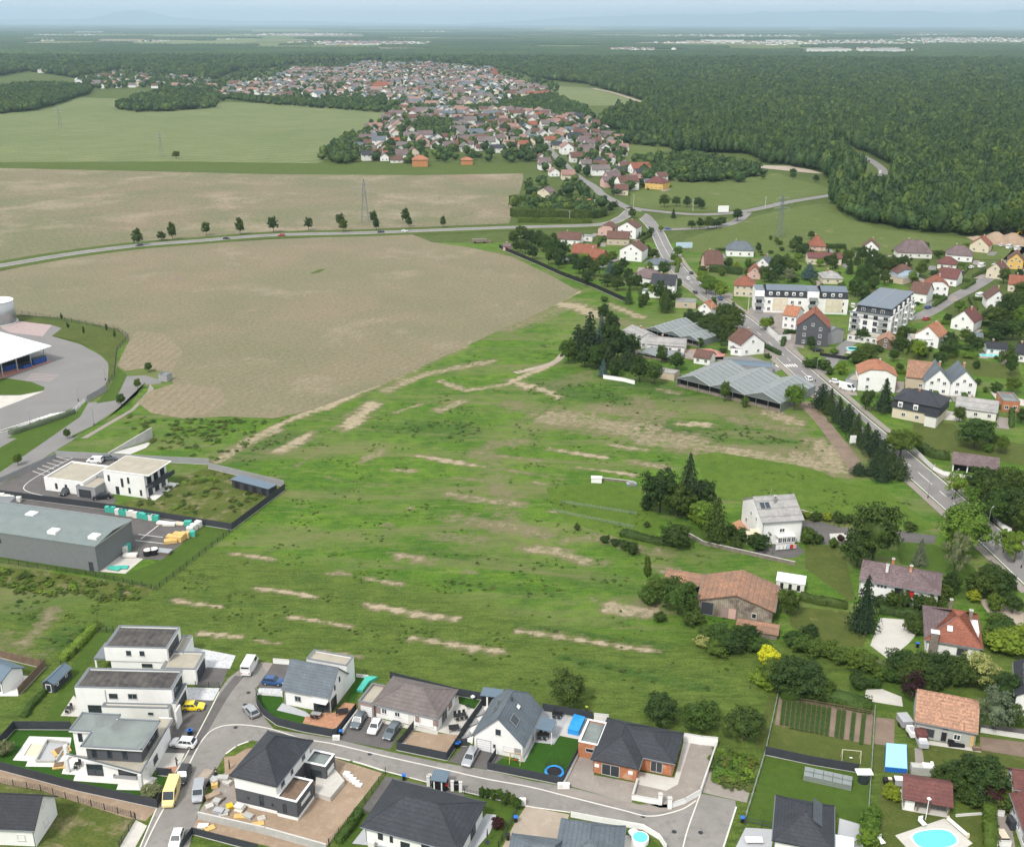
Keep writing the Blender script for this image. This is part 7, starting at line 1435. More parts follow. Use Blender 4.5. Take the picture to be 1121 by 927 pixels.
# ---- individual trees and shrubs
ORD=['first','second','third','fourth','fifth','sixth','seventh','eighth','ninth','tenth','eleventh','twelfth','thirteenth','fourteenth','fifteenth','sixteenth']
g1='trees along the country road'
for i,(x,y,h,w_)in enumerate([(151,269,9,7.5),(177,263.5,5,6.5),(189,262.5,9.5,7),(226,258,8,6),(263,257,9.5,7),(299.5,254.5,9.5,7),(338,252.5,8,6),(373,248,8,6.5),(376,254,8,6.2),(409,245,8,6),(412,252,7,5.2),(444,244,8.5,6.5),(448,248.5,6,5.2),(485,249,6.5,4.6)]):
 tree((x,y),h,w_,'round','dark',('low bush' if i==1 else 'round tree')+', %s from the left along the country road'%ORD[i],g1)
def grp(lst,lab,group,kind='round',col='green',cat=None):
 for i,r in enumerate(lst):
  x,y,h,w_=r[:4];k=r[4]if len(r)>4 else kind;c=r[5]if len(r)>5 else col
  tree((x,y),h,w_,k,c,lab,group,cat)
grp([(622,398,9,8),(632,392,14,9,'cedar','deep'),(645,385,17,10,'cedar','deep'),(658,378,13,8,'cone','blue'),(668,386,15,10,'round','dark'),(640,402,8,8,'round','dark'),(652,404,9,8),(662,403,12,9,'cedar','deep'),(676,396,12,10,'round','dark'),(688,405,10,9,'cedar','deep'),(690,390,9,9,'round','dark'),(636,384,9,8,'round','dark'),(664,394,9,9,'cedar','deep'),(672,412,7,6,'shrub','dark')],'dark tree in the dense clump west of the greenhouses','dense clump west of the greenhouses')
tree((660,352),7,6,'round','dark','small dark tree standing apart above the dense clump');tree((662,343),4.5,4,'round','dark','tiny dark bush beside the track above the dense clump');tree((700,418),9,8,'round','dark','dark tree at the white wall south of the clump');tree((716,421),8,7.5,'round','green','green tree beside a grey shed in the nursery')
tree((740,406),7,7,'round','green','round tree in front of the low glass frames');tree((724,398),7,4.5,'round','green','narrow green tree left of the round one in the nursery');tree((660,412),7,5,'cone','blue','blue grey conifer below the dense clump');tree((766,380),4,4,'shrub','green','green bush among the greenhouses')
tree((869,449),9,7,'round','light','pale green tree at the right end of the greenhouses');tree((793,440),7,3.5,'round','green','slim tree growing before the big greenhouse front');tree((815,446),4,3,'shrub','green','little bush at the greenhouse front')
for i,(x,y,h,w_)in enumerate([(899,447,7,5.5),(908,453,7.5,5.5),(917,462,7.5,5.5),(927,471,8,6),(937,481,8,6),(947,490,8,6),(956,499,8.5,6.5),(965,508,8.5,7),(975,517,8.5,7),(984,524,8,7),(955,520,7,7),(966,526,6.5,7),(940,519,5,7)]):
 kk=1.3-i*.045;tree((x,y),h*kk,w_*1.25*kk,'cone' if i%3 else 'cedar','deep','%s conifer from the top in the dark row beside the main road'%ORD[i]if i<10 else 'broad dark conifer in the lower clump of the roadside row','dark conifer row beside the main road')
tree((752,562),18,11,'cone','deep','tall pointed dark spruce left of the white villa');tree((722,560),11.5,12.5,'round','dark','wide dark tree left of the tall spruce');tree((740,566),9,9,'round','dark','dark tree in front of the tall spruce');tree((768,555),8,8,'round','dark','dark tree right of the tall spruce')
tree((783,594),13,8,'cedar','dark','bronze green cypress near the white villa');tree((770,578),7,9,'round','light','bright green tree beside the cypress');tree((762,571),4,4.6,'shrub','lime','clipped yellow green dome shrub');tree((739,598),6,9,'round','dark','round dark bush below the dome shrub')
grp([(708,558,4,5),(800,586,3,4),(812,592,3.5,5),(825,596,3,4.5),(832,602,4,6),(842,592,4.5,5),(806,600,2.6,3.5)],'dark garden shrub beside the white villa','shrubs around the white villa','shrub','dark')
tree((884,594),4,5.5,'shrub','green','clipped dome shrub right of the white villa');grp([(876,569,2,3),(884,567,2,3,'shrub','lime'),(893,570,2.5,4),(905,570,2.2,3.5,'shrub','lime'),(918,572,2.8,4),(930,572,2.4,3),(895,595,2.5,3.5)],'low shrub along the dark driveway','low shrubs along the driveway','shrub','dark');tree((920,592),1.6,2.4,'shrub','maroon','small maroon shrub in the driveway circle');tree((912,599),2.6,3.2,'shrub','green','round shrub below the driveway circle');tree((996,580),2,4.5,'shrub','dark','flat dark shrub beside the driveway')
grp([(673,549+48,2,3),(662,594,2,3),(632,580,1.6,2),(708,577,1.6,2),(693,606,3,4),(684,600,2,4)],'low bush in the rough grass of the meadow','low bushes in the meadow','shrub','dark')
tree((955,617),15,14,'round','dark','huge dark tree above the plum roofed house');tree((938,620),9,9,'round','dark','dark tree left of the huge one');tree((1052,606),12,15,'round','light','large bright green tree beside the main road');tree((1043,633),11,6,'open','silver','slender grey green tree below the bright one');tree((1006,618),7.5,5,'cone','silver','small pointed tree on the lawn behind the plum roof');tree((944,690),14,9,'cone','deep','tall dark spruce left of the plum roofed house');
grp([(1082,648,7,8),(1092,655,6,7),(1074,655,6,7,'round','dark'),(1100,650,5,6),(1065,648,4,5),(1108,670,4,5),(1088,668,4,5,'shrub','green'),(1066,658,3,4,'shrub','lime'),(1040,650,5,5,'round','dark'),(1032,655,4,5,'shrub','dark')],'dark bush in the thicket below the main road','thicket below the main road','round','dark')
grp([(962,664,3,3.5),(976,662,3.5,4),(990,664,3.5,3.5),(1004,666,3.5,4),(1016,668,4,4),(1026,664,3.5,4),(985,664,5,3,'cone','dark')],'shrub in front of the plum roofed house','shrubs in front of the plum roofed house','shrub','dark')
tree((742,672),8,9.5,'round','green','round bright tree left of the old barn');tree((724,655),5,7,'round','green','small tree beside the open shed');tree((710,660),4,6,'shrub','green','bush at the dirt patch left of the barn');tree((758,682),3.5,6,'shrub','dark','dark bush under the round tree');tree((722,680),2.4,3,'shrub','dark','small lone bush in the dry grass');tree((708,640),7,2.4,'round','green','slim young tree behind the dirt patch')
grp([(775,700,3,6),(790,704,4,8),(800,712,4,8,'round','dark'),(812,700,3,6),(785,715,3,7),(830,712,3,6),(820,705,4.5,5,'round','dark')],'bush in the overgrown corner before the barn','overgrown corner before the barn','shrub','green');tree((770,708),2.6,4,'shrub','flower','flowering pale bush before the barn');tree((784,693),2.4,3,'shrub','flower','small flowering bush near the barn wall')
tree((840,729),4.4,5.4,'shrub','yellow','bright yellow bush in the middle of the gardens');tree((862,672),6,6,'round','dark','dark round tree right of the barn');tree((885,698),3,4.5,'shrub','dark','dark dome bush on the worn lawn');tree((813,665),3,3.4,'shrub','green','bush growing against the barn wall')
grp([(845,748,5,8),(862,755,6,10,'round','dark'),(880,758,6,11,'round','dark'),(895,765,4,7),(835,750,3,6,'shrub','light'),(868,740,4,7)],'tree in the thicket above the vegetable plot','thicket above the vegetable plot','round','green')
grp([(868,706,3,5),(878,712,3.4,6),(893,716,3.2,6),(906,718,3.4,6),(920,724,3.2,6),(934,728,3.4,6),(948,732,3.6,6),(960,735,2.6,4,'shrub','silver')],'shrub in the long row between the gardens','long shrub row between the gardens','shrub','green')
grp([(985,738,5,8),(1000,742,5,8),(1015,742,5,8),(1030,745,5.5,8),(1045,748,5.5,8),(1058,750,5,8),(992,748,4,7),(1020,752,4,7)],'leafy bush in the belt behind the tiled outbuilding','belt behind the tiled outbuilding','round','dark');tree((1070,748),6,9,'open','flower','large shrub covered in pale blossom');tree((998,766),5.5,6,'open','maroon','dark maroon leaved tree beside the tiled outbuilding');tree((1087,800),8,8,'open','silver','tall grey green tree right of the tiled outbuilding');tree((1100,770),6,8,'round','dark','dark tree beside the solar roof house');tree((1104,792),4,6,'round','dark','dark bush under the solar roof house')
tree((1105,712),4.5,12,'shrub','lime','broad yellow green bush right of the red roofed house');tree((1088,700),3.5,7,'shrub','green','green bush beside the broad yellow one');tree((1000,692),3.6,5,'shrub','dark','dark bush left of the red roofed house');grp([(1090,684,3,5),(1100,690,3,5)],'low shrub behind the yellow green bush','low shrubs near the gravel path','shrub','green')
tree((620,771),6.5,9,'round','dark','dark round tree behind the tarpaulin pool');tree((723,790),5,8,'round','dark','first dark bush in the grass behind the brick house');tree((766,797),5,8,'round','green','middle green bush in the grass behind the brick house');tree((814,810),6,8.5,'round','dark','dark tree at the fence right of the brick house')
tree((1070,866),6,10.5,'round','dark','wide dark tree beside the maroon shelter');tree((1044,862),4.5,8,'shrub','dark','dark shrub between shelter and wide tree');grp([(1060,878,3,5),(1074,880,3,5),(1088,880,3.4,6,'shrub','maroon'),(1100,886,3.4,5),(1056,872,3,4)],'shrub under the wide dark tree','shrubs under the wide dark tree','shrub','dark')
tree((976,874),2.6,3.6,'shrub','lime','yellowish shrub on the lawn beside the shelter');grp([(952,904,2.6,4),(950,915,2.8,4),(955,895,2.4,3),(948,924,2.8,4)],'green shrub along the lawn fence','shrubs along the lawn fence','shrub','light')
grp([(1012,757,2.6,4,'shrub','green'),(975,746,3,4),(962,742,3,4),(958,752,2,3)],'garden shrub above the pale slab','garden shrubs above the pale slab','shrub','green');tree((940,752),3,5,'shrub','dark','dark bush in the garden below the shrub row')
tree((168,913-760+760-40),2.8,4.2,'shrub','silver','olive green bush in the villa garden corner');tree((3,826),3,4,'shrub','silver','olive bush at the left frame edge')
grp([(528,872,2,1.6),(534,873,2,1.4),(540,875,2.2,1.6),(547,874,2,1.6,'shrub','light'),(552,880,2,1.8),(556,876,2,1.4),(561,880,2,1.6),(566,884,2,2)],'small ornamental shrub in the street corner garden','ornamental shrubs in the corner garden','shrub','green');tree((545,906),2,2.6,'shrub','maroon','rust coloured shrub beside the grey terrace')
tree((1045,546),7,7,'open','light','upper street tree on the main road island');tree((1062,560),7,7,'open','light','lower street tree on the main road island');tree((1110,615),7.5,8,'open','light','street tree at the lower right of the main road');tree((1098,605),6,6,'open','light','street tree above the lower right one')
tree((985,500),8.5,12,'round','green','big green tree in front of the mansard house');tree((947,449),6.5,5.5,'round','dark','dark ball tree left of the mansard house');tree((967,450),12,9,'cone','deep','dark spruce between farmhouse and mansard house');tree((1066,490),9,13,'round','green','wide green tree in the plot above the garages');tree((1096,496),5,5,'round','green','small tree right of the wide green one');tree((1072,548),10,9,'round','dark','dark tree right of the garages');tree((982,488),5,5,'shrub','dark','bush under the big green tree')
grp([(1085,560,10,10),(1100,555,11,10),(1115,565,11,11),(1090,575,9,9,'round','green'),(1108,580,10,10),(1121,585,10,10),(1078,568,8,8,'cone','deep'),(1118,550,9,9),(1130,570,10,10),(1102,566,9,9,'round','green')],'tree in the dark grove at the right edge','dark grove at the right edge','round','dark')
grp([(884,402,3.5,5),(892,403,4,6),(902,405,4,6),(908,410,3,4),(921,410,5,5,'shrub','light'),(938,398,5,8,'shrub','dark'),(948,392,5,9,'shrub','dark')],'roadside garden bush near the white farmhouse','roadside garden bushes','shrub','green')
grp([(983,384,6,7),(978,396,5,5,'round','green'),(1037,392,7,7.5),(1028,402,6,6,'round','green'),(1062,380,5,6),(990,372,5,6),(1056,388,4,8,'shrub','green'),(1086,376,5,7),(1096,370,6,8),(1046,386,4,6,'shrub','light'),(1104,400,6,6),(1090,430,4,5,'shrub','green'),(1000,386,5,6)],'garden tree below the housing estate','garden trees below the housing estate','round','dark')
grp([(1086,358,9,11),(1100,352,11,12),(1112,345,11,12),(1120,362,10,10,'round','light'),(1092,372,8,10),(1108,372,8,10,'round','green'),(1118,335,11,11),(1126,350,11,11)],'big tree in the grove right of the estate houses','grove right of the estate houses','round','dark')
grp([(938,290,10,7,'cone'),(944,287,9,7),(950,292,11,7,'cone'),(958,296,9,8),(964,300,10,8),(972,302,10,9),(980,300,9,9),(988,298,8,8),(950,308,8,8),(942,315,10,8,'round','green'),(936,325,9,8,'round','green'),(945,330,8,8),(955,318,7,7,'round','green'),(968,312,7,7),(930,300,9,6,'cone'),(924,288,10,6,'cone'),(915,287,8,5,'cone'),(906,284,7,4,'cone')],'dark tree behind the big apartment building','dark trees behind the big apartment building','round','dark')
grp([(872,270,6,7),(868,276,7,7),(878,282,7,8),(888,262,5,5)],'tree left of the red roofed meadow edge house','trees at the meadow edge','round','dark');tree((885,306),9,10,'cedar','blue','blue grey cedar behind the apartment block');grp([(848,300,9,9),(858,298,9,9),(866,302,9,9),(852,306,8,8),(838,306,7,8),(863,310,7,7,'round','silver'),(845,310,6,6)],'tree in the dark clump left of the cedar','dark clump left of the cedar','round','dark')
grp([(797,294,6,5),(806,295,4,4,'shrub','lime'),(790,302,4,5,'shrub','green'),(820,303,4,6,'shrub','dark'),(784,290,4,4),(905,290,5,5),(850,268,4,4,'round','green')],'small tree among the houses near the roundabout','small trees near the roundabout houses','round','dark')
for i,(x,y)in enumerate([(768,314),(776,318),(783,323),(789,327),(773,322)]):tree((x,y),7.5,7,'round','light','%s street tree from the top beside the parked blue car'%ORD[i],'street trees beside the main road')
grp([(790,356,9,8),(797,360,11,9),(803,364,11,9),(796,370,10,9),(786,366,8,8),(776,360,7,7),(770,366,7,7),(780,372,7,8),(764,360,7,7),(757,356,6,6),(790,376,6,6)],'dark tree in the group right of the old greenhouses','dark trees right of the old greenhouses','round','dark')
grp([(728,342,13,8,'cone'),(722,330,9,7),(731,335,8,7),(688,333,9,6,'cone'),(705,334,6,6,'shrub'),(740,332,5,6,'round','green'),(690,318,7,6)],'dark tree above the nursery near the black fence','dark trees above the nursery','round','dark')
grp([(562,268,8,8),(570,262,8,8),(578,268,9,9),(586,272,9,9),(595,276,10,10),(604,284,11,12,'round','green'),(612,290,9,10),(616,282,9,9),(575,278,8,8),(583,284,7,7),(566,276,6,6),(590,262,5,6),(598,266,5,5,'round','light'),(606,262,4,4)],'tree in the grove at the corner of the big field','grove at the corner of the big field','round','dark')
grp([(628,294,8,8),(634,300,8,8),(642,298,8,8),(650,303,8,8),(660,296,8,8,'round','green'),(668,302,9,8,'cone','blue'),(675,306,8,8,'round','dark'),(665,314,6,9),(676,318,6,8),(688,308,6,7),(670,288,6,6,'round','green'),(682,296,6,6),(694,313,5,8,'round','light'),(708,280,6,6),(700,276,6,7,'round','green'),(716,282,5,6),(700,262,5,4,'cone','dark'),(644,306,5,6)],'garden tree between field fence and roundabout houses','garden trees between field fence and roundabout','round','dark')
grp([(692,239,6,7),(661,236,6,7),(668,234,7,6),(673,230,6,6)],'tree beside the road junction','trees beside the road junction','round','dark');grp([(727,227,9,8),(740,226,7,7),(752,227,7,7),(764,227,7,8),(768,229,6,6)],'round tree in the row above the road bend','round trees above the road bend','round','dark');tree((737,239),7,5,'cone','deep','pointed dark tree inside the grass triangle');tree((807,242),8,8,'round','dark','round tree beside the white billboard')
grp([(757,250,5,6),(766,250,6,6),(775,251,8,8),(784,250,6,7),(790,248,6,7),(723,254,4,4,'round','light'),(712,258,5,5),(742,282,6,6,'round','light'),(738,288,5,5,'round','light')],'tree in the row along the link road','row along the link road','round','dark')
grp([(193,174,7,8),(868,191,5,7),(868,196,5,6),(893,199,5,7),(835,196,4,5)],'lone dark tree in the open meadow','lone trees in the open meadow','round','dark')
for i,(x,y,h)in enumerate([(68,352,3.8),(75,361,3.2),(92,367,3.6),(117,364,3.6),(126,371,3.6)]):tree((x,y),h,1.3,'small','dark','%s slim young tree from the left on the depot lawn'%ORD[i],'young trees on the depot lawn')
for i,(x,y,h,w_)in enumerate([(163,407,3.6,3.6),(151,426,3.6,3.0),(133,444,4.2,3.8),(74,480,3,2.6),(20,509,3.2,3.0)]):tree((x,y),h,w_,'round','green','%s small round tree from the top along the service road'%ORD[i],'small trees along the service road')
ry=random.Random(21)
for lab,fr,dep in YARDS:
 if 'hut' in lab or 'nursery' in lab:continue
 L=fr.L;k=ry.choice((-1,1));x=L/2+k*(L/2+2.2)
 def W(a,b):q=fr.o+fr.u*a+fr.v*b;return q
 q=[W(x-1.8,-6),W(x+1.8,-6),W(x+1.8,dep*.6),W(x-1.8,dep*.6)]
 tag(MB().poly([(p.x,p.y,.02+.0013*len(lab))for p in q]).build('driveway',M[ry.choice(('pavement','asphalt_y','gravel'))]),'driveway beside a house',None,None,'structure')
 for i in range(ry.randint(2,4)):
  a=ry.uniform(-5,L+5);b=ry.choice((-4.5,dep+3.5,-6))+ry.uniform(-1,1)
  if ry.random()<.4:a=ry.choice((-4,L+4.6));b=ry.uniform(0,dep)
  if abs(a-x)<3:continue
  p=W(a,b);big=ry.random()<.3
  cq=ry.choice(('green','dark','light','dark'));short=' '.join(lab.split()[:9])
  tree(None,ry.uniform(3.5,6)if big else ry.uniform(1.2,2.6),ry.uniform(3.5,6)if big else ry.uniform(2,4),'round' if big else 'shrub',cq,('small tree' if big else 'garden shrub')+' around the '+short,'greenery around the '+lab,world=p)
ESTATE=[[(905,290),(960,275),(1121,272),(1150,480),(1060,440),(1000,400),(930,380),(900,345)],[(590,262),(700,262),(760,320),(740,345),(660,330),(600,295)],[(840,262),(940,280),(930,320),(830,318)],[(880,390),(1000,370),(1121,440),(1121,520),(1060,500),(960,440)]]
occ=[(fr.o+fr.u*fr.L/2+fr.v*dep/2,max(fr.L,dep)/2+2.5)for lab,fr,dep in YARDS]+[(G(o_(190,650)),20),(G(o_(330,640)),20),(G(n_(600,560)),18),(G(n_(850,560)),18),(G(l_(600,380)),9),(G(l_(885,640)),10)]
lines_=smooth([G(p)for p in ROADB],6)+smooth([G(p)for p in[(978,350),(1010,345),(1040,328),(1070,312),(1095,295),(1110,280),(1121,268)]],6)
NTR=0
for pl,sp_,lab in((ESTATE[0],14,'housing estate on the right'),(ESTATE[1],13,'houses near the roundabout'),(ESTATE[2],13,'houses at the meadow edge'),(ESTATE[3],15,'plots right of the main road')):
 for q,s,r in cells(pl,sp_,sp_,.4,.4,.25,[]):
  if any((q-c).length<k for c,k in occ)or min((q-l).length for l in lines_)<8:continue
  big=rv.random()<.45 and NTR<36;NTR+=big
  tree(None,rv.uniform(4.5,8)if big else rv.uniform(1.6,3.2),rv.uniform(4.5,8)if big else rv.uniform(2.5,5),'round' if big else 'shrub',rv.choice(('green','dark','green','light')),('leafy garden tree among the ' if big else 'bush among the ')+lab,('garden trees of the ' if big else 'bushes of the ')+lab,world=q)
for i,(lab,fr,dep)in enumerate(YARDS):
 if 'hut' in lab or 'nursery' in lab or i%5==4:continue
 def W(a,b):return fr.o+fr.u*a+fr.v*b
 k=1 if i%2 else-1
 hedge('garden hedge of the '+' '.join(lab.split()[:9]),[W(-4.5 if k<0 else fr.L+4.5,-4),W(-4.5 if k<0 else fr.L+4.5,dep+4.5),W(fr.L if k<0 else 0,dep+5)],1.4,1.5,ry.choice(('dark','green','green')),world=True,leaf=.3,dens=5)
hedge('long clipped hedge beside the country road near the village',[(567,243),(600,243.5),(648,244.5)],3.5,2.6,'green',leaf=.35)
hedge('wild hedge row above the clipped hedge',[(560,236),(600,238),(640,239),(660,236)],8,5,'dark',leaf=.5,dens=5)
hedge('dark hedge left of the main road behind greenhouses',[k_(640,110),k_(700,130),k_(770,140)],3,3,'deep',leaf=.35)
hedge('depot hedge along the hatched marking',zz(g_,(60,905),(230,850),(400,790),(440,770)),2.0,1.2,'silver');hedge('clipped hedge in the worn garden',zz(j_,(105,560),(200,580),(320,600)),2.0,1.4,'dark');hedge('clipped hedge behind the gravel court',zz(j_,(465,620),(560,635),(660,650)),2.0,1.6,'dark');hedge('leafy hedge along the path of the hip roofed bungalow',zz(c_,(100,775),(60,840),(0,910)),1.2,1.1,'green',dens=14)
hedge('bright hedge along the long lawn of the villas',zz(zW,(245,100),(180,170),(120,235),(50,300)),1.8,1.2,'light');hedge('low hedge along the left garden fence',zz(a_,(230,310),(120,420),(85,470)),1.2,.8,'green');hedge('tall green hedge beside the white balcony',zz(zP,(850,400),(855,540),(860,690)),2.0,1.8,'green');hedge('hedge along the lawn corner by the pool',zz(f_,(560,640),(620,655)),3,2,'dark')
hedge('hedge beside the main road pool',zz(l_,(350,85),(400,60)),4,3,'green',leaf=.3);hedge('light green clipped hedge in the estate gardens',zz(o_,(705,830),(840,850)),3.5,2.2,'light',leaf=.3);hedge('hedge beside the estate apartment building',zz(o_,(350,740),(440,690)),3,2,'green',leaf=.3);hedge('hedge before the small white meadow houses',zz(n_,(100,330),(300,350)),4,3,'dark',leaf=.35)
hedge('hedge at the top of the vegetable plot',zz(e_,(270,100),(500,130),(760,185)),3,2.0,'green');hedge('right hand hedge along the main road wall',zz(l_,(620,520),(700,560),(770,570)),3,2,'dark');hedge('vegetation strip beside the shaded garden',zz(m_,(0,500),(180,540),(300,545)),2.5,1.2,'dark')
hedge('hedge along the meadow behind pink roofed building',[(925,272),(870,272)],3,2.2,'dark',leaf=.35);hedge('dark bushes below the forest beside the fields',[(560,222),(600,226),(650,228)],7,5,'dark',leaf=.5,dens=5);hedge('hedge row at the edge of the lane meadow',[(720,193),(765,196)],4,3,'dark',leaf=.5,dens=5)
bare,lush,dull,P=MEADOW
rg=np.random.default_rng(8);idx=rg.choice(len(P),36000,replace=False);BUILT=[STREET,[(-50,335),(75,335),(150,360),(190,405),(190,440),(60,520),(-50,560)]]+[[(0,930),(0,735),(110,690),(200,690),(290,700),(410,725),(560,745),(640,765),(800,790),(840,760),(960,700),(1121,690),(1200,950),(0,950)],[(0,655),(-100,600),(-100,470),(230,380),(250,500),(310,530),(255,590),(170,640)],FIELD1,[(1010,720),(850,700),(850,590),(1121,560),(1121,720)],[(700,330),(620,330),(615,410),(690,425),(880,470),(935,500),(1121,650),(1121,250),(640,250),(640,320)]]
tp=[]
for i in idx:
 if bare[i]>.4 and rg.random()>.1:continue
 if noise.noise(Vector((P[i,0]*.11,P[i,1]*.16,2)))+.35*lush[i]<.18:continue
 s=P2(P[i,0],P[i,1],0)
 if not(-20<s[0]<1140 and 300<s[1]<800)or any(inside(s,b)for b in BUILT):continue
 k=1.4 if lush[i]>.4 else 1.0;tp.append((P[i,0]+rg.uniform(-.4,.4),P[i,1]+rg.uniform(-.4,.4),-.03,rg.uniform(.4,.9)*k,rg.uniform(.1,.3)*k))
GM=[foliage('weed_green',(.085,.15,.024),.2,.4),foliage('weed_olive',(.11,.15,.036),.2,.4),foliage('weed_dark',(.06,.12,.02),.2,.4)]
gp=[]
for i in range(6):me=round_crown('weed',400+i,GM[i%3],14,7,.2,.3,.6,0,low=-.1,up=2.2);gp.append(bpy.data.objects.new('weed_tuft',me))
scatter('tall_grass',gp,tp,'tufts of tall grass and weeds across the meadow')
tp2=[]
for pl,n in((zz(h_,(480,310),(650,250),(800,190),(1060,260),(890,380),(600,345)),110),(zz(h_,(0,570),(260,600),(560,650),(520,700),(0,660)),150),(zz(t_,(20,200),(150,215),(480,210),(400,300),(320,340),(130,300)),240),(zz(d_,(900,360),(1100,400),(1080,560),(900,520)),160)):
 w=[G(p)for p in pl];x0,x1,y0,y1=min(q.x for q in w),max(q.x for q in w),min(q.y for q in w),max(q.y for q in w);c=0
 while c<n:
  X,Y=rg.uniform(x0,x1),rg.uniform(y0,y1);c+=1
  if inside(P2(X,Y,0),pl):tp2.append((X,Y,0,rg.uniform(.8,2.2),rg.uniform(.3,.9)))
gp2=[bpy.data.objects.new('weed_tuft',round_crown('weed',420+i,FM['light' if i==0 else 'green'],14,9,.18,.3,.6,0,low=-.1,up=1.5))for i in range(2)]+gp[:2]
scatter('weeds',gp2,tp2,'yellow green weeds in rough plots')
# ---- fences and walls
fence('dark slatted fence around the unfinished pool garden',zz(zX,(365,180),(75,178),(0,262),(-30,300)),1.7);fence('long dark slatted fence in front of the nearest villa',zz(zX,(0,385),(400,492),(805,580)),1.7)
fence('dark slatted fence on the street side of the nearest villa',zz(zX,(805,580),(880,440)),1.7);fence('short dark fence beside the black car',zz(zX,(805,412),(880,418)),1.5)
fence('thin wire fence along the dirt strip',zz(zX,(0,455),(210,492),(430,560),(690,632)),1.2,'wire','darkmetal');fence('wire fence beside the concrete path',zz(zX,(695,640),(612,780)),1.2,'wire','darkmetal')
fence('brown wooden board fence at the left edge',zz(zL,(-60,600),(160,655),(345,700),(390,690),(160,935)),1.7,'panel','wood');fence('dark mesh fence along the meadow hedge',zz(zL,(520,690),(640,580),(790,400),(960,400)),1.3,'wire','darkmetal')
fence('curved charcoal slatted fence around the slate roofed house',zz(zV,(145,430),(148,500),(200,580),(300,655),(500,705),(730,745),(765,735),(912,545)),1.6);fence('white mesh fence beside the blue car',zz(zV,(160,420),(345,440)),1.1,'wire','whitepaint')
fence('pale wall closing the driveway of the slate roofed house',zz(zV,(275,180),(395,190)),1.0,'wall','white');fence('white low wall left of the parked cars',zz(zV,(790,735),(920,560)),.6,'wall','white');fence('thin wall between meadow and lawn',zz(zV,(912,285),(1000,295)),.6,'wall','white')
fence('dark slatted fence around the bare front yard',zz(zE,(510,545),(380,705),(765,785),(1035,375)),1.6);fence('long black fence behind the bungalows',zz(zE,(330,160),(850,290),(1050,325)),1.6)
fence('dark slatted fence in front of the trampoline lawn',zz(zC,(300,610),(235,715),(810,832),(930,600)),1.5);fence('black fence behind the tarpaulin pool',zz(zC,(660,265),(860,300),(1040,330)),1.6);fence('black fence left of the steep roofed house',zz(zC,(190,240),(30,470)),1.6);fence('short black gate fence near the bins',zz(zC,(-10,535),(80,535)),1.5)
fence('white low wall along the street below the brick house',zz(zB,(545,600),(512,715),(690,748)),.9,'wall','white');fence('curved white low wall at the street end',zz(zB,(765,775),(870,740),(975,680),(1088,350)),.9,'wall','white');fence('white panel wall behind the brick house',zz(zB,(860,320),(980,340),(1088,350)),1.7,'wall','white');fence('thin white wall top behind the dark roof',zz(zB,(250,180),(345,190)),1.6,'wall','white')
fence('white low wall of the brick house forecourt',zz(zB,(45,612),(145,410)),.5,'wall','white');fence('grey concrete wall below the building plot',zz(zY,(88,540),(460,625),(800,720)),1.3,'wall','block');fence('dark fence in the corner below the concrete wall',zz(zY,(0,700),(55,625),(300,690),(420,720)),1.3)
fence('wire fence with young hedge beside the bare plot',zz(zF,(268,70),(150,240),(0,410)),1.2,'wire','darkmetal');fence('thin fence along the street corner garden',zz(zF,(640,168),(770,195),(905,220),(800,418)),1.1,'wire','darkmetal');fence('white fence along the curved street corner',zz(zT,(205,92),(300,110),(420,130),(470,160),(490,190)),1.0,'panel','white')
fence('navy fence across the garden below the vegetable plot',zz(e_,(185,425),(440,480),(690,522)),1.7,'panel','anth');fence('wire fence along the wild strip',zz(e_,(256,105),(186,425),(80,775)),1.3,'wire','metal');fence('wire fence on the right of the two gardens',zz(e_,(780,195),(762,500),(740,820)),1.5,'wire','metal');fence('dark gate fence by the blue bin',zz(e_,(75,805),(232,835)),1.4,'rail','anth');fence('rustic rail behind the vegetable plot',zz(e_,(380,145),(770,212)),1.0,'rail','wood')
fence('white wall along the dark lane',zz(f_,(640,362),(870,398)),.8,'wall','offwhite');fence('white low wall beside the pool shelter',zz(zP,(600,440),(810,425)),.3,'wall','white')
fence('grey panel fence of the office compound, north side',zz(h_,(215,140),(420,150),(805,170),(800,185),(1090,255)),1.8,'panel','grey');fence('grey slatted fence left of the office car park',zz(h_,(-20,250),(70,210),(215,145)),1.5,'panel','grey');fence('dark slatted fence between office and warehouse',zz(h_,(-20,288),(430,345),(890,420)),1.7);fence('dark fence at the right corner of the office garden',zz(h_,(890,420),(1092,268)),1.8)
fence('wire fence on the slope below the warehouse',zz(h_,(0,545),(370,600),(600,650),(890,425)),1.2,'wire','darkmetal')
fence('green mesh fence curving around the depot',zz(g_,(90,185),(380,228),(560,258),(700,285),(770,330),(700,410),(685,560),(640,625)),2.0,'wire','anth',4);fence('blue grey gate panels at the depot entrance',zz(g_,(640,640),(520,710)),2.0,'panel','grey');fence('short barrier left of the depot gate',zz(g_,(455,775),(430,775),(505,712)),1.2,'rail','offwhite')
fence('long black fence between field and gardens',zz(p_,(30,335),(240,425),(350,475),(520,540),(680,612)),2.0,'panel','black',6);fence('white wall and posts south of the dark clump',zz(k_,(300,352),(385,365),(428,376)),1.3,'wall','white')
fence('white roadside garden wall below the mansard house',zz(l_,(600,530),(690,620),(740,645),(870,670)),1.2,'wall','white');fence('pale roadside wall further down the main road',zz(j_,(880,120),(1020,240),(1060,262)),1.2,'wall','white');fence('brown retaining wall around the villa garden',zz(m_,(290,505),(360,545),(560,590),(760,635)),.9,'wall','stone');fence('low stone edge in front of the driveway shrubs',zz(m_,(790,400),(860,420),(960,430)),.5,'wall','stone')
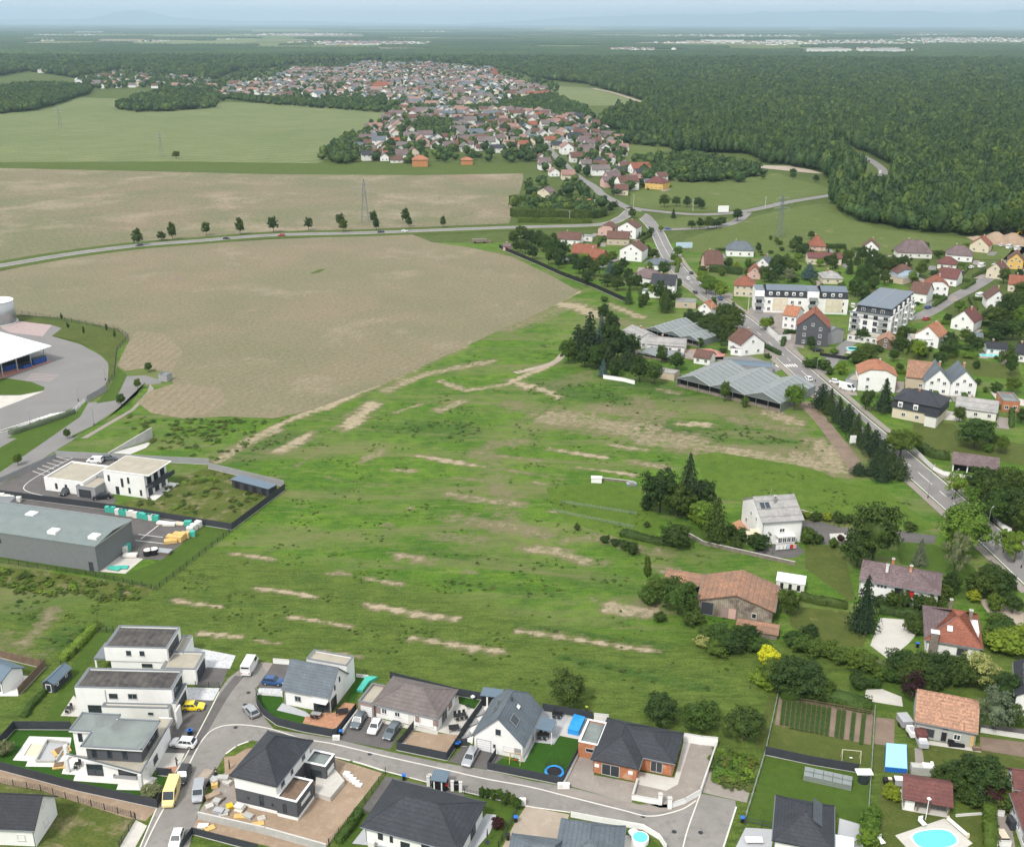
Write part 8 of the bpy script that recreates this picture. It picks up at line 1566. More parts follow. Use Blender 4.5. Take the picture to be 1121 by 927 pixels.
fence('white retaining wall behind the grey townhouse forecourt',zz(n_,(455,700),(530,770),(610,765)),2.2,'wall','white');fence('white gate posts and wall opposite the bungalow drive',zz(zF,(470,130),(480,110)),1.2,'wall','white');fence('thin dark fence between villa driveways',zz(zW,(865,455),(1010,462)),1.1,'wire','darkmetal');fence('dark fence around the farmhouse pool garden',zz(l_,(160,85),(290,105),(370,60)),1.4,'panel','black')
fence('wooden deck fence in front of the twin gables',zz(l_,(625,262),(800,290)),1.0,'rail','plank');fence('fence line in the meadow left of the villa',zz(u_,(590,465),(810,500)),.8,'wire','metal');fence('lower fence line in the meadow',zz(u_,(560,490),(800,540)),.8,'wire','metal')
# ---- vehicles
car('van','white',zV(98,225),zV(150,130),'white delivery van with open rear door at the street end');car('hatch','silver',zV(105,565),zV(50,505),'silver hatchback driving on the pale street');car('hatch','blue',zV(275,335),zV(400,345),'blue hatchback parked beside the slate roofed house')
car('suv','grey',zE(88,500),zE(30,600),'grey estate car, leftmost of the three cars before the taupe bungalow');car('hatch','white',zE(215,545),zE(160,640),'white car between two grey ones before the taupe bungalow');car('wagon','grey',zE(345,580),zE(280,670),'grey saloon, rightmost of the three cars before the taupe bungalow');car('wagon','silver',zC(105,640),zC(50,740),'silver grey car parked before the steep gable garage')
car('hatch','yellow',zW(850,592),zW(960,590),'bright yellow hatchback beside the middle villa');car('suv','white',zX(940,262),zX(860,255),'white car with black roof beside the nearest villa');car('suv','dark',zX(940,425),zX(900,520),'black car parked on the street before the yellow van');car('van','cream',zX(880,525),zX(850,610),'pale yellow van parked against the dark fence');car('smallvan','silver',zX(1018,515),zX(1000,610),'silver pickup van loaded with sand beside the building plot');car('hatch','white',zX(905,750),zX(870,850),'white car at the lower end of the left street')
car('hatch','white',(885,416),(850,385),'white car driving up the main road');car('hatch','white',l_(14,105),l_(-20,70),'second white car on the main road near the greenhouses')if False else None
car('hatch','white',l_(235,212),l_(300,220),'white car parked by the farmhouse yard');car('van','white',l_(290,245),l_(350,258),'white van parked below the farmhouse');car('hatch','dark',n_(785,838),n_(860,838),'dark car parked before the grey townhouse');car('hatch','blue',n_(163,510),n_(130,470),'blue car on the upper main road');car('hatch','dark',n_(5,470),n_(-20,440),'dark car further up the main road');car('hatch','white',p_(995,497),p_(960,450),'white car beside the dark roofed roadside house');car('hatch','dark',p_(1012,466),p_(980,420),'black car on the main road above the white one')
car('suv','dark',h_(255,280),h_(200,320),'black van in front of the office',);car('wagon','dark',h_(392,300),h_(300,310),'dark estate car before the office garage');car('smallvan','white',h_(365,162),h_(300,160),'white pickup behind the office');car('wagon','grey',h_(418,152),h_(500,150),'grey car parked behind the office')
car('hatch','dark',(152.5,269.4),(100,276),'dark car, leftmost on the country road');car('hatch','dark',(248,262),(300,259),'dark car, second on the country road');car('hatch','red',(308,258.5),(250,262),'tiny red car on the country road');car('hatch','white',(443,254),(500,252),'white car on the right part of the country road');car('hatch','dark',(417,255),(350,257),'dark car left of the white one on the country road')
car('hatch','blue',p_(893,240),p_(960,240),'bright blue car at the roundabout');car('hatch','white',p_(560,690),p_(600,690),'x')if False else None
car('van','white',(963.5,190),(966,184),'white van on the forest road');car('hatch','dark',(951,177),(945,172),'dark car on the forest road ahead of the van')
for i,(x,y,k,c,lab)in enumerate([(945,300,'van','white','white van at the top of the estate street'),(860,295,'van','white','white van beside the pale yellow house'),(800,300,'hatch','white','white car parked near the maroon roofed house'),(735,525,'hatch','dark','dark car on the estate street'),(535,545,'hatch','blue','pale blue car beside the apartment building'),(850,480,'van','white','white camper van beside the estate street'),(1080,190,'van','white','white van near the earth mound'),(1030,180,'van','white','white lorry before the earth mound'),(525,615,'hatch','red','red car behind the orange roofed estate house'),(745,330,'hatch','grey','grey car in the estate parking place'),(770,300,'hatch','dark','dark car in the estate parking place'),(985,165,'hatch','white','white car beside the red roofed house')]):
 car(k,c,o_(x,y),o_(x+60,y-20),lab)
car('smallvan','silver',zG(335,590),zG(300,640),'silver car half under a red roof rack beside the tiled outbuilding')if False else None
car('smallvan','white',n_(1005,560),n_(1005,500),'white small van between the apartment buildings')
t=thing('excavator','yellow excavator beside the brown earth mound','excavator',G(o_(1062,118)),.3)
MB().box(-1.8,-1.2,.1,1.8,-.6,.9).build('track',M['darkmetal'],t);MB().box(-1.8,.6,.1,1.8,1.2,.9).build('track',M['darkmetal'],t);MB().box(-1.6,-1.2,.95,1.2,1.2,2.0).build('body',M['yellowp'],t);MB().box(-.2,-1.1,2.0,1.0,.1,3.0).build('cab',M['yellowp'],t);MB().tube((1.1,.3,1.8),(3.6,.3,4.2),.25,n=6).tube((3.6,.3,4.2),(5.4,.3,2.2),.2,n=6).build('arm',M['yellowp'],t);MB().box(5.0,-.1,1.2,5.9,.8,2.2).build('bucket',M['darkmetal'],t)
rng_=np.random.default_rng(4);m=MB();c0=G(o_(985,128));n=18
V=[[(c0.x-17+34*i/n,c0.y-9+18*j/n,max(0,3.6*(1-((i/n-.5)*2)**2)*(1-((j/n-.5)*2)**2)*(1+.35*math.sin(i*1.1))+rng_.normal(0,.15))if 0<i<n and 0<j<n else 0)for j in range(n+1)]for i in range(n+1)]
for i in range(n):
 for j in range(n):m.poly([V[i][j],V[i+1][j],V[i+1][j+1],V[i][j+1]])
tag(m.build('earth_mound',M['dirt'],None,True),'brown heap of earth below the forest edge','earth mound');area('building_ground',zz(o_,(900,150),(900,120),(1000,95),(1300,110),(1300,165),(1040,170)),'dirt',.03)
for i,(b,h)in enumerate(((j_(685,105),9),(j_(795,110),8),(j_(1108,420),8),(l_(140,0+205),8),((1079,590),8))):lamp_post(b,h,['tall street lamp on the left side of the main road','street lamp on the island of the main road','street lamp at the lower right of the main road','street lamp beside the greenhouse bend','street lamp opposite the bright green tree'][i],rz=.8)
for i,p in enumerate(((563,850),(182,848),(468,705),(630,580))):lamp_post(g_(*p),6 if i==0 else 4.5,['tall lamp on the service road kerb','lamp beside the hatched marking','lamp at the depot gate','lamp inside the depot fence'][i],rz=2.2)
pole(n_(340,600),9,.16,'pale concrete pole beside the forecourt');pole(n_(105,645),8,.14,'pale pole among trees left of the main road');pole(p_(717,120),8,.13,'pole beside the village entrance');pole(p_(1020,145),8,.13,'pole behind the round trees');pole(p_(390,200),7,.12,'pole behind the wild hedge');pole(r_(615,400),8,.13,'pole on the meadow beside the road bend')
pylon((400,243.5),26,4.5,'large lattice pylon beyond the country road');pylon((177,172),22,3.5,'slim lattice pylon in the green field');pylon((66,139),24,3.5,'far pylon at the left edge of the green field');pylon((853,260),24,4,'lattice pylon in the pale meadow')
for(px,w_,h,c,lab)in((p_(975,345),9,3,'skyblue','blue grey billboard beside the roundabout'),(r_(472,418),7,4,'white','white and blue billboard on the road bend'),(l_(313,510),1.8,2.2,'white','small white sign board in the conifer row')):
 t=thing('billboard',lab,'billboard',G(px),.1)
 for s in(-.4,.4):MB().tube((s*w_,0,0),(s*w_,0,h+1),.1).build('post',M['metal'],t)
 MB().box(-w_/2,-.12,1.2,w_/2,.12,1.2+h).build('panel',M[c],t)
person((642,780),'person in a hi-vis yellow jacket standing behind the black fence','hivis','jacket',1.2);person(zY(262,262),'person in dark clothes at the corner of the building plot','jacket','jacket',.3);person(zY(188,308),'person in dark clothes beside the pickup van','jacket','jacket',2.0,'bend');person(zX(905,365),'person in dark clothes on the paving behind the white car','jacket','jacket',1.0)
# ---- garden and yard objects
def boxes(lab,name,cat,px,parts,rz=0,group=None):
 """thing of named parts: (name, mat, x0,y0,z0,x1,y1,z1)"""
 t=thing(name,lab,cat,G(px)if not isinstance(px,Vector)else px,rz,group)
 for nm,mt,*b in parts:MB().box(*b).build(nm,M[mt],t)
 return t
def table(px,lab,rz=0,top='grey',leg='darkmetal',w_=1.8,d=.9,chairs=0,cl=None):
 t=boxes(lab,'garden_table','table',px,[('table_top',top,-w_/2,-d/2,.7,w_/2,d/2,.76)]+[('leg',leg,sx*(w_/2-.1)-.04,sy*(d/2-.1)-.04,0,sx*(w_/2-.1)+.04,sy*(d/2-.1)+.04,.7)for sx in(-1,1)for sy in(-1,1)],rz)
 b=G(px)
 for i in range(chairs):
  s=1 if i%2 else-1;x=-w_/2+.45+(i//2)*.8;q=b+Vector((x*math.cos(rz)-s*(d/2+.35)*math.sin(rz),x*math.sin(rz)+s*(d/2+.35)*math.cos(rz)))
  boxes(cl or 'garden chair pushed up to the '+lab,'garden_chair','chair',q,[('seat',leg,-.25,-.25,.42,.25,.25,.48),('backrest',leg,-.25,s*.2-.03,.48,.25,s*.2+.03,.95)]+[('leg',leg,sx*.2-.02,sy*.2-.02,0,sx*.2+.02,sy*.2+.02,.42)for sx in(-1,1)for sy in(-1,1)],rz,'chairs around the '+lab)
table(zV(605,590),'grey table on the small wooden platform',-.2,'paveg' if False else 'grey',chairs=4,cl='grey chair at the table on the wooden platform');table(zV(803,570),'dark covered table on the terracotta terrace',.2,'black',w_=2.2,d=1.3);table(zE(865,460),'dark dining table on the pale terrace',.3,'black',chairs=6,w_=2.2,cl='dark chair at the dining table on the pale terrace');table(zE(820,555),'black covered lounge table beside the dining table',.2,'black',w_=1.8,d=1.4)
table(zC(770,310),'black table behind the patio roof',-.15,'black',chairs=4,cl='black chair behind the patio roof');table(zC(665,470),'dark table under the patio roof',-.15,'black',w_=2,d=1,chairs=4,cl='dark chair under the patio roof');table(zX(400,370),'small table on the villa terrace',0,'black',w_=1,d=.8,chairs=2,cl='small chair on the villa terrace');table(zW(90,605),'round dark table on the pale corner terrace',0,'darkmetal',w_=1,d=1,chairs=2,cl='dark chair on the pale corner terrace');table(zP(955,600),'wooden table on the white balcony',0,'cream',w_=1.2,d=2.0)
boxes('grey sofa under the oblique terrace roof','garden_sofa','sofa',zX(645,425),[('seat','grey',-1.8,-.4,0,1.8,.4,.45),('backrest','grey',-1.8,.4,0,1.8,.6,.85),('armrest','grey',-2,-.4,0,-1.8,.6,.65),('armrest','grey',1.8,-.4,0,2,.6,.65)],-.12)
def bin_(px,lab,mt='bluebin',rz=0):
 t=thing('wheelie_bin',lab,'bin',G(px),rz,None);MB().tube((0,0,.1),(0,0,1.0),.27,.36,4).build('body',M['black'],t);MB().box(-.33,-.33,1.0,.33,.33,1.1).build('lid',M[mt],t)
 for s in(-1,1):MB().tube((s*.25,.25,.12),(s*.32,.25,.12),.12).build('wheel',M['darkmetal'],t)
bin_(zV(795,735),'blue lidded bin at the end of the charcoal fence');bin_(zE(858,680),'blue bin beside the short black gate');bin_(zE(842,690),'black and blue bin left of the blue one');bin_(zX(978,205),'blue bin on the villa driveway');bin_(zX(968,208),'second blue bin on the villa driveway');bin_(zF(355,102),'blue bin opposite the street drain');bin_(zF(882,300),'blue bin at the fence of the gravel forecourt');bin_(zT(718,110),'blue bin beside the dark gate');bin_(j_(637,780),'blue barrel on the gravel court');bin_(zF(555,148),'small red bin beside the black shed','red')
bin_(zE(470,0+0)if False else zF(845,385),'black planter by the gravel forecourt fence','black')
for i,p in enumerate(((470,128),(478,120),(583,150),(622,155))):boxes(['leftmost','second','third','rightmost'][i]+' white gate post near the small black shed','gate_post','post',zF(*p),[('post','white',-.25,-.2,0,.25,.2,1.8),('cap','concrete',-.3,-.25,1.8,.3,.25,1.88)],0,'white gate posts')
boxes('black letterbox panel between white posts','letterbox','letterbox',zF(603,150),[('panel','black',-.5,-.1,0,.5,.1,1.8),('slot','metal',-.3,-.13,1.2,.3,-.1,1.3)])
for i,(p,f)in enumerate((((700,745),zB),((765,772),zB))):boxes(['left','right'][i]+' white block pillar in the street wall','gate_pillar','post',f(*p),[('pillar','white',-.3,-.3,0,.3,.3,1.9),('cap','concrete',-.35,-.35,1.9,.35,.35,2.0)])
boxes('white stone block at the corner of the gravel forecourt','meter_box','box',zB(45,635),[('box','white',-1,-.3,0,.9,.3,.9),('door','offwhite',-.8,-.32,.2,-.2,-.3,.8)]);boxes('white utility box at the fence corner by the parked cars','meter_box','box',zV(758,765),[('box','white',-.6,-.25,0,.6,.25,.8),('door','offwhite',-.4,-.27,.2,.3,-.25,.7)])
boxes('white utility box at the left street corner of the gravel forecourt','meter_box','box',zF(915,215),[('box','white',-.5,-.25,0,.5,.25,1.1),('door','offwhite',-.3,-.27,.2,.3,-.25,.9)])
boxes('white sign on the dark fence of the bare front yard','fence_sign','sign',zE(420,705),[('panel','white',-.8,-.12,.7,.8,-.06,1.5),('stripe','red',-.4,-.14,.9,.5,-.12,1.05)],-.15)
A_=[G(zC(*p))for p in((850,440),(935,458),(985,345),(900,322))];t=thing('covered_pool','rectangular pool covered by a bright blue tarpaulin','pool',A_[0]);L_=[(p.x-A_[0].x,p.y-A_[0].y)for p in A_]
o=MB().prism(L_,0,.95).build('pool_body',M['tarp'],t);tri_n(o);cx=sum(p[0]for p in L_)/4;cy=sum(p[1]for p in L_)/4
MB().slab([[(L_[i][0],L_[i][1],.98),(L_[(i+1)%4][0],L_[(i+1)%4][1],.98),(cx,cy,1.25)]for i in range(4)],.03).build('tarpaulin',M['tarp'],t)
A_=[G(zV(*p))for p in((915,400),(990,290),(1075,300),(1010,335),(960,405))];t=thing('covered_pool','long pool under a turquoise cover between two houses','pool',A_[0]);x=MB().prism([(p.x-A_[0].x,p.y-A_[0].y)for p in A_],0,.5).build('pool_body',M['turq'],t);tri_n(x)
A_=[G(zG(*p))for p in((55,795),(228,812),(222,622),(65,610))];t=thing('above_ground_pool','rectangular pale blue pool above the maroon shelter','pool',A_[0]);P4=[(p.x-A_[0].x,p.y-A_[0].y)for p in A_];x=MB().prism(P4,0,.9).build('pool_wall',M['bluebin'],t);tri_n(x)
cx=sum(p[0]for p in P4)/4;cy=sum(p[1]for p in P4)/4;x=MB().prism([(p[0]+(cx-p[0])*.03,p[1]+(cy-p[1])*.03)for p in P4],.9,.96).build('pool_water',M['poolb'],t);tri_n(x)
for p in P4:MB().tube((p[0],p[1],0),(p[0],p[1],1.0),.06).build('corner_post',M['metal'],t)
c0=G(zP(440,612));e1=(G(zP(590,585))-G(zP(285,625)));L1=e1.length/2;e1.normalize();e2=Vector((-e1.y,e1.x));t=thing('swimming_pool','oval turquoise swimming pool at the bottom right','pool',c0,math.atan2(e1.y,e1.x))
W2=L1*.56;ov=[(max(-1,min(1,math.cos(a)*1.25))*L1*(1 if abs(math.cos(a))<.8 else 1),math.sin(a)*W2)for a in[k*2*math.pi/40 for k in range(40)]];ov=[(L1*math.copysign(abs(math.cos(a))**.8,math.cos(a)),W2*math.copysign(abs(math.sin(a))**.75,math.sin(a)))for a in[k*2*math.pi/48 for k in range(48)]]
MB().poly([(x*1.1,y*1.12,.03)for x,y in ov]).build('coping',M['pavew'],t);MB().poly([(x,y,.05)for x,y in ov]).build('pool_water',M['pool'],t)
a,b2=G(zP(540,470)),G(zP(690,600));t=thing('pool_cover_roller','rolled white pool cover beside the oval pool','pool roller',a);d=b2-a;MB().tube((0,0,.35),(d.x,d.y,.35),.3,n=12).build('roll',M['offwhite'],t)
for q in((0,0),(d.x,d.y)):MB().box(q[0]-.2,q[1]-.2,0,q[0]+.2,q[1]+.2,.7).build('support',M['cream'],t)
for(px,w_,d_,lab)in((l_(322,58),5.5,4,'rectangular blue pool beside the farmhouse lawn'),(o_(85,795),5,3.4,'blue pool behind the estate garages'),(o_(905,838),7,3,'pale blue pool in front of the black roofed white house'),(l_(410,242),4,3,'small pale pool behind the white van')):
 t=thing('swimming_pool',lab,'pool',G(px),-.1);MB().box(-w_/2,-d_/2,0,w_/2,d_/2,.5).build('pool_wall',M['concrete'],t);MB().box(-w_/2+.25,-d_/2+.25,.5,w_/2-.25,d_/2-.25,.54).build('pool_water',M['pool'],t)
t=thing('trampoline','blue rimmed trampoline with black net on the bright lawn','trampoline',G(zC(748,755)));MB().tube((0,0,.62),(0,0,.68),1.25,n=28).build('mat',M['black'],t)
m=MB();n=32
for i in range(n):a,b=6.2832*i/n,6.2832*(i+1)/n;m.poly([(1.2*math.cos(a),1.2*math.sin(a),.72),(1.2*math.cos(b),1.2*math.sin(b),.72),(1.6*math.cos(b),1.6*math.sin(b),.7),(1.6*math.cos(a),1.6*math.sin(a),.7)][::-1]);m.poly([(1.6*math.cos(a),1.6*math.sin(a),.7),(1.6*math.cos(b),1.6*math.sin(b),.7),(1.6*math.cos(b),1.6*math.sin(b),.5),(1.6*math.cos(a),1.6*math.sin(a),.5)])
m.build('rim_pad',M['tarp'],t)
for i in range(6):a=1.047*i;MB().tube((1.45*math.cos(a),1.45*math.sin(a),0),(1.45*math.cos(a),1.45*math.sin(a),2.4),.03,n=5).build('pole',M['darkmetal'],t)
m=MB()
for i in range(n):
 a=6.2832*i/n;b=6.2832*(i+1)/n
 if i%2==0:m.tube((1.3*math.cos(a),1.3*math.sin(a),.7),(1.3*math.cos(a),1.3*math.sin(a),2.3),.014,n=3)
 for z in(1.1,1.5,1.9,2.3):m.tube((1.3*math.cos(a),1.3*math.sin(a),z),(1.3*math.cos(b),1.3*math.sin(b),z),.014,n=3)
m.build('safety_net',M['black'],t)
def aframe(px,lab,mt,w_=1.8,h=1.9,rz=0,seat='yellowp'):
 t=thing('swing_frame',lab,'swing',G(px),rz);MB().tube((-w_/2,0,h),(w_/2,0,h),.05).build('beam',M[mt],t)
 for sx in(-1,1):
  for sy in(-1,1):MB().tube((sx*w_/2,sy*.7,0),(sx*w_/2,0,h),.05).build('leg',M[mt],t)
 MB().box(-.25,-.12,.5,.25,.12,.55).build('seat',M[seat],t);m=MB()
 for s in(-.22,.22):m.tube((s,0,.55),(s,0,h),.015,n=4)
 m.build('ropes',M['black'],t)
aframe(zC(450,660),'small wooden swing in front of the steep gable','yellowwood',rz=-.2,seat='red');aframe(e_(650,455),'pale yellow swing frame on the garden lawn','cream',3.0,2.0,-.15,'white')
fr=Frame(e_(398,515),e_(660,572),e_(665,540),1.8);t=root_of(fr,'cold_frame','long row of clear glass cold frames on the lawn','cold frame');L=fr.L
for i in range(5):MB().slab([[(L*i/5+.03,0,.9),(L*(i+1)/5-.03,0,.9),(L*(i+1)/5-.03,1.7,1.5),(L*i/5+.03,1.7,1.5)]],.04).build('pane',M['greenhouse'],t)
MB().box(0,0,0,L,.08,.9).box(0,1.62,0,L,1.7,1.5).build('frame',M['metal'],t)
t=thing('water_tank','rounded white topped tank in the lawn corner','tank',G(e_(718,570)));MB().tube((0,0,0),(0,0,1.7),.9,.9,16).build('tank',M['glass'],t);MB().box(-1.3,-.6,1.7,1.3,.9,1.85).build('cover',M['white'],t)
boxes('white panel stack standing in front of the solar roof house','table_board','board',e_(125,900),[('board','white',-1.3,-.6,.5,1.3,.6,.56),('trestle','metal',-1,-.5,0,-.9,.5,.5),('trestle','metal',.9,-.5,0,1,.5,.5)])
boxes('grey covered trailer left of the tiled outbuilding','box_trailer','trailer',zG(205,445),[('body','grey',-.9,-1.3,.5,.9,1.3,1.7),('lid','paveg',-.95,-1.35,1.7,.95,1.35,1.8),('wheel','black',-1.05,-.3,0,-.9,.3,.6),('wheel','black',.9,-.3,0,1.05,.3,.6),('drawbar','darkmetal',-.05,-2.2,.45,.05,-1.3,.55)],.1)
boxes('white boxed trailer in front of the grey one','box_trailer','trailer',zG(262,520),[('body','white',-.6,-1.2,.4,.6,1.2,1.3),('lid','paveg',-.4,-.6,1.3,.4,.6,1.45),('wheel','black',-.72,-.2,0,-.6,.3,.5),('wheel','black',.6,-.2,0,.72,.3,.5)],.05)
boxes('small boat under a maroon cover beside the outbuilding door','covered_boat','boat',zG(335,580),[('hull','paveg',-.8,-1.8,.3,.8,.8,1.2),('cover','roof_maroon',-.9,-.4,1.2,.9,1.6,2.0),('windscreen','white',-.6,-.9,1.2,.6,-.5,1.5)],-.1)
boxes('dark garden sofa by the tiled outbuilding','garden_sofa','sofa',zG(603,600),[('seat','black',-1.3,-.4,0,1.3,.4,.5),('backrest','black',-1.3,.4,0,1.3,.6,.9)],-.13);boxes('white bench by the outbuilding wall','garden_bench','bench',zG(710,600),[('seat','white',-.7,-.25,.4,.7,.25,.5),('leg','white',-.6,-.2,0,-.5,.2,.4),('leg','white',.5,-.2,0,.6,.2,.4)],-.1);boxes('wooden planter box by the outbuilding corner','planter','planter',zG(760,632),[('box','wood',-.7,-.3,0,.7,.3,.6),('soil','dirtd',-.62,-.22,.6,.62,.22,.63)],-.1)
boxes('pale wall block behind the maroon shelter','garden_oven','oven',zP(345,110),[('body','block',-1.9,-.7,0,1.6,.6,1.5),('top','white',-.1,-.7,1.5,1.7,.6,1.7),('chimney','white',1.0,-.3,1.7,1.4,.1,2.4)],-.15);boxes('white tank beside the blue pool','storage_box','box',zP(170,195),[('box','paveg',-.8,-.5,0,.8,.5,1.1),('lid','white',-.85,-.55,1.1,.85,.55,1.2)],-.1);boxes('black box with round top near the blue pool','storage_box','box',zP(90,185),[('box','black',-.9,-.5,0,.9,.5,.8),('lid','cream',-.2,-.3,.8,.4,.3,.95)],-.1)
t=thing('parasol','closed white parasol on a pale pole by the pool','parasol',G(zP(370,465)));MB().tube((0,0,0),(0,0,4.2),.06).build('pole',M['white'],t);MB().tube((0,0,4.0),(0,0,4.25),.35,.1).build('lamp_head',M['white'],t)
for p,lab in(((30,640),'white lounge chair at the bottom edge of the pool lawn'),((345,500),'grey pump beside the pool deck')):boxes(lab,'garden_chair','chair',zP(*p),[('seat','white',-.4,-.6,.3,.4,.6,.4),('backrest','white',-.4,.5,.4,.4,.6,1.1),('leg','metal',-.35,-.5,0,-.28,-.4,.3),('leg','metal',.28,-.5,0,.35,-.4,.3)],.3)
boxes('dark heat pump against the maroon roofed house','heat_pump','heat pump',zP(1022,520),[('body','anth',-.5,-.9,.1,.3,.9,1.6),('fan','black',-.53,-.4,.5,-.5,.4,1.2)])
for p,lab in((zE(925,395),'black kettle barbecue on the pale terrace'),(zE(965,325),'white garden ornament on the back lawn')):
 t=thing('barbecue' if 'barbecue' in lab else 'garden_ornament',lab,'barbecue' if 'barbecue' in lab else 'ornament',G(p));MB().tube((0,0,0),(0,0,.7),.05).build('stand',M['metal'],t);MB().tube((0,0,.6),(0,0,.85),.2,.42,12).tube((0,0,.85),(0,0,1.15),.42,.1,12).build('bowl',M['black' if 'barbecue' in lab else 'white'],t)
for i,p in enumerate(((178,300),(125,375),(70,470))):
 t=thing('sun_lounger',['rear','middle','front'][i]+' dark framed lounger on the white side terrace','sun lounger',G(zC(*p)),.6);MB().box(-.9,-.3,.25,.5,.3,.32).build('seat',M['grey'],t);o=MB().box(0,-.3,0,.7,.3,.06).build('backrest',M['grey'],t);o.location=(.5,0,.3);o.rotation_euler=(0,-.9,0)
 for sx in(-.8,.45):MB().box(sx-.03,-.28,0,sx+.03,.28,.25).build('leg',M['darkmetal'],t)
t=thing('hot_tub','round white hot tub at the curved street corner','hot tub',G(zT(412,165)));MB().tube((0,0,0),(0,0,.8),1.3,n=24).build('shell',M['white'],t);MB().tube((0,0,.8),(0,0,.84),1.1,n=24).build('water',M['pool'],t)
t=thing('round_table','round white table beside the hot tub','table',G(zT(392,150)));MB().tube((0,0,.7),(0,0,.76),.8,n=20).build('table_top',M['white'],t);MB().tube((0,0,0),(0,0,.7),.08).build('leg',M['metal'],t)
t=thing('parasol','closed dark parasol on the grey side terrace','parasol',G(zF(748,395)));MB().tube((0,0,0),(0,0,2.6),.03).build('pole',M['darkmetal'],t);MB().tube((0,0,1.2),(0,0,2.5),.14,.05).build('canopy',M['anth'],t);MB().tube((0,0,0),(0,0,.08),.45,n=14).build('base',M['darkmetal'],t)
rp=random.Random(3)
mats_=[('turq','turquoise wrapped'),('turq','turquoise wrapped'),('offwhite','white wrapped'),('turq','turquoise wrapped'),('turq','turquoise wrapped'),('offwhite','white wrapped'),('offwhite','white wrapped'),('turq','turquoise wrapped')]
def pallet(px,mt,lab,w_=1.2,h=1.1,rz=-.15,d=1.0,group='wrapped pallets in the warehouse yard'):
 t=thing('wrapped_pallet',lab,'pallet',G(px),rz,group);MB().box(-w_/2,-d/2,0,w_/2,d/2,.14).build('pallet',M['wood'],t);MB().box(-w_/2+.04,-d/2+.04,.14,w_/2-.04,d/2-.04,h).build('load',M[mt],t);return t
for i,(x,y)in enumerate([(418,352),(432,354),(456,362),(470,364),(484,366),(500,368),(524,374),(540,376),(560,380),(572,382),(584,384),(598,386)]):mt,nm=mats_[i%8];pallet(h_(x,y),mt,'%s pallet, %s from the left along the dark yard fence'%(nm,ORD[i]),1.7,1.6)
for i,(x,y,mt,w_,h)in enumerate([(625,398,'offwhite',3,.6),(650,403,'offwhite',3,.7),(690,400,'cream',2.4,.5),(722,404,'turq',1.8,1.3),(730,430,'offwhite',1.6,1.5),(745,420,'offwhite',1.6,1.6),(762,410,'offwhite',1.6,1.7),(738,445,'turq',1.4,1.4),(672,462,'yellowwood',4,1.4),(690,455,'yellowwood',3,1.6),(655,470,'yellowwood',3,.9),(712,450,'yellowwood',2,1.5),(490,500,'turq',1.6,1.8),(478,508,'offwhite',1.5,1.6),(500,522,'offwhite',3.2,.7),(440,570,'turq',3,.4),(470,566,'turq',2.6,.3)]):
 pallet(h_(x,y),mt,'%s load of building material in the right part of the yard'%{'offwhite':'white','cream':'cream','turq':'turquoise','yellowwood':'timber'}[mt],w_,h,rp.uniform(-.4,.3),1.2+.3*(w_>2),'loads of building material in the right part of the yard')
for i,(x,y)in enumerate([(568,516),(592,512)]):t=thing('round_tank',['left','right'][i]+' black round tank with white lid in the yard','tank',G(h_(x,y)));MB().tube((0,0,0),(0,0,1.3),1.0,n=18).build('tank',M['black'],t);MB().tube((0,0,1.3),(0,0,1.4),.9,n=18).build('lid',M['offwhite'],t)
boxes('grey covered stack on the yard beside the round tanks','covered_stack','stack',h_(630,510),[('stack','wood',-1.5,-.8,0,1.5,.8,.6),('cover','metal',-1.7,-1,.6,1.7,1,.8)],-.2)
fr=Frame(h_(380,575),h_(455,515),h_(440,490),0);t=thing('storage_rack','rack with orange beams and timber at the warehouse end','rack',G(h_(385,575)),fr.rz);L=fr.L
for i in range(4):MB().box(L*i/3-.06,0,0,L*i/3+.06,1.2,4.2).build('upright',M['bluebin'],t)
for z in(1.2,2.5,3.8):MB().box(0,-.02,z,L,.08,z+.14).box(0,1.12,z,L,1.2,z+.14).build('beam',M['orange'],t);MB().box(.4,.1,z+.15,L*.8,1.0,z+.5).build('timber_load',M['yellowwood' if z>2 else 'offwhite'],t)
for i,(x,y)in enumerate([(8,300),(18,302),(30,305),(44,308),(58,310),(72,312),(25,318),(48,322)]):pallet(h_(x,y),'offwhite','stack of white blocks in the left corner of the warehouse yard',1.4,rp.uniform(.8,1.5),0,1.2,'white block stacks left of the warehouse')
rub=[((170,340),'block',1.6,.9),((200,330),'paveg',1.2,.8),((230,330),'block',1.8,1.0),((250,345),'pavec',1.4,.6),((180,360),'yellowwood',1.0,.7),((200,510),'paveg',1.6,.8),((225,520),'pavec',1.4,.4),((265,480),'yellowp',1.0,.7),((150,480),'pavec',1.2,.5),((325,530),'yellowwood',2.2,.3),((365,530),'block',1.6,.5),((320,490),'offwhite',1.4,1.0),((440,540),'pavec',1.2,.3),((205,430),'stone',1.6,.5),((170,420),'dirt',2.2,.7),((400,575),'yellowwood',3.0,.2),((150,600),'yellowwood',1.5,.3),((110,585),'offwhite',1.6,.3),((190,450),'block',1.2,.6),((240,505),'block',1.0,.5)]
for i,(p,mt,w_,h)in enumerate(rub):
 nm={'block':'grey concrete blocks','paveg':'pale slabs','pavec':'cream slabs','yellowwood':'yellow boards','stone':'dark stones','dirt':'earth','offwhite':'white sacks','yellowp':'yellow crates'}[mt]
 t=thing('material_stack','stack of %s beside the unfinished dark roofed house'%nm,'stack',G(zY(*p)),rp.uniform(-.8,.8),'stacks of %s on the building plot'%nm);m=MB();k=max(1,int(h/.22))
 for q in range(k):s=rp.uniform(-.08,.08);m.box(-w_/2+s,-.5+s,q*h/k,w_/2+s,.5+s,(q+.92)*h/k)
 m.build('layers',M[mt],t)
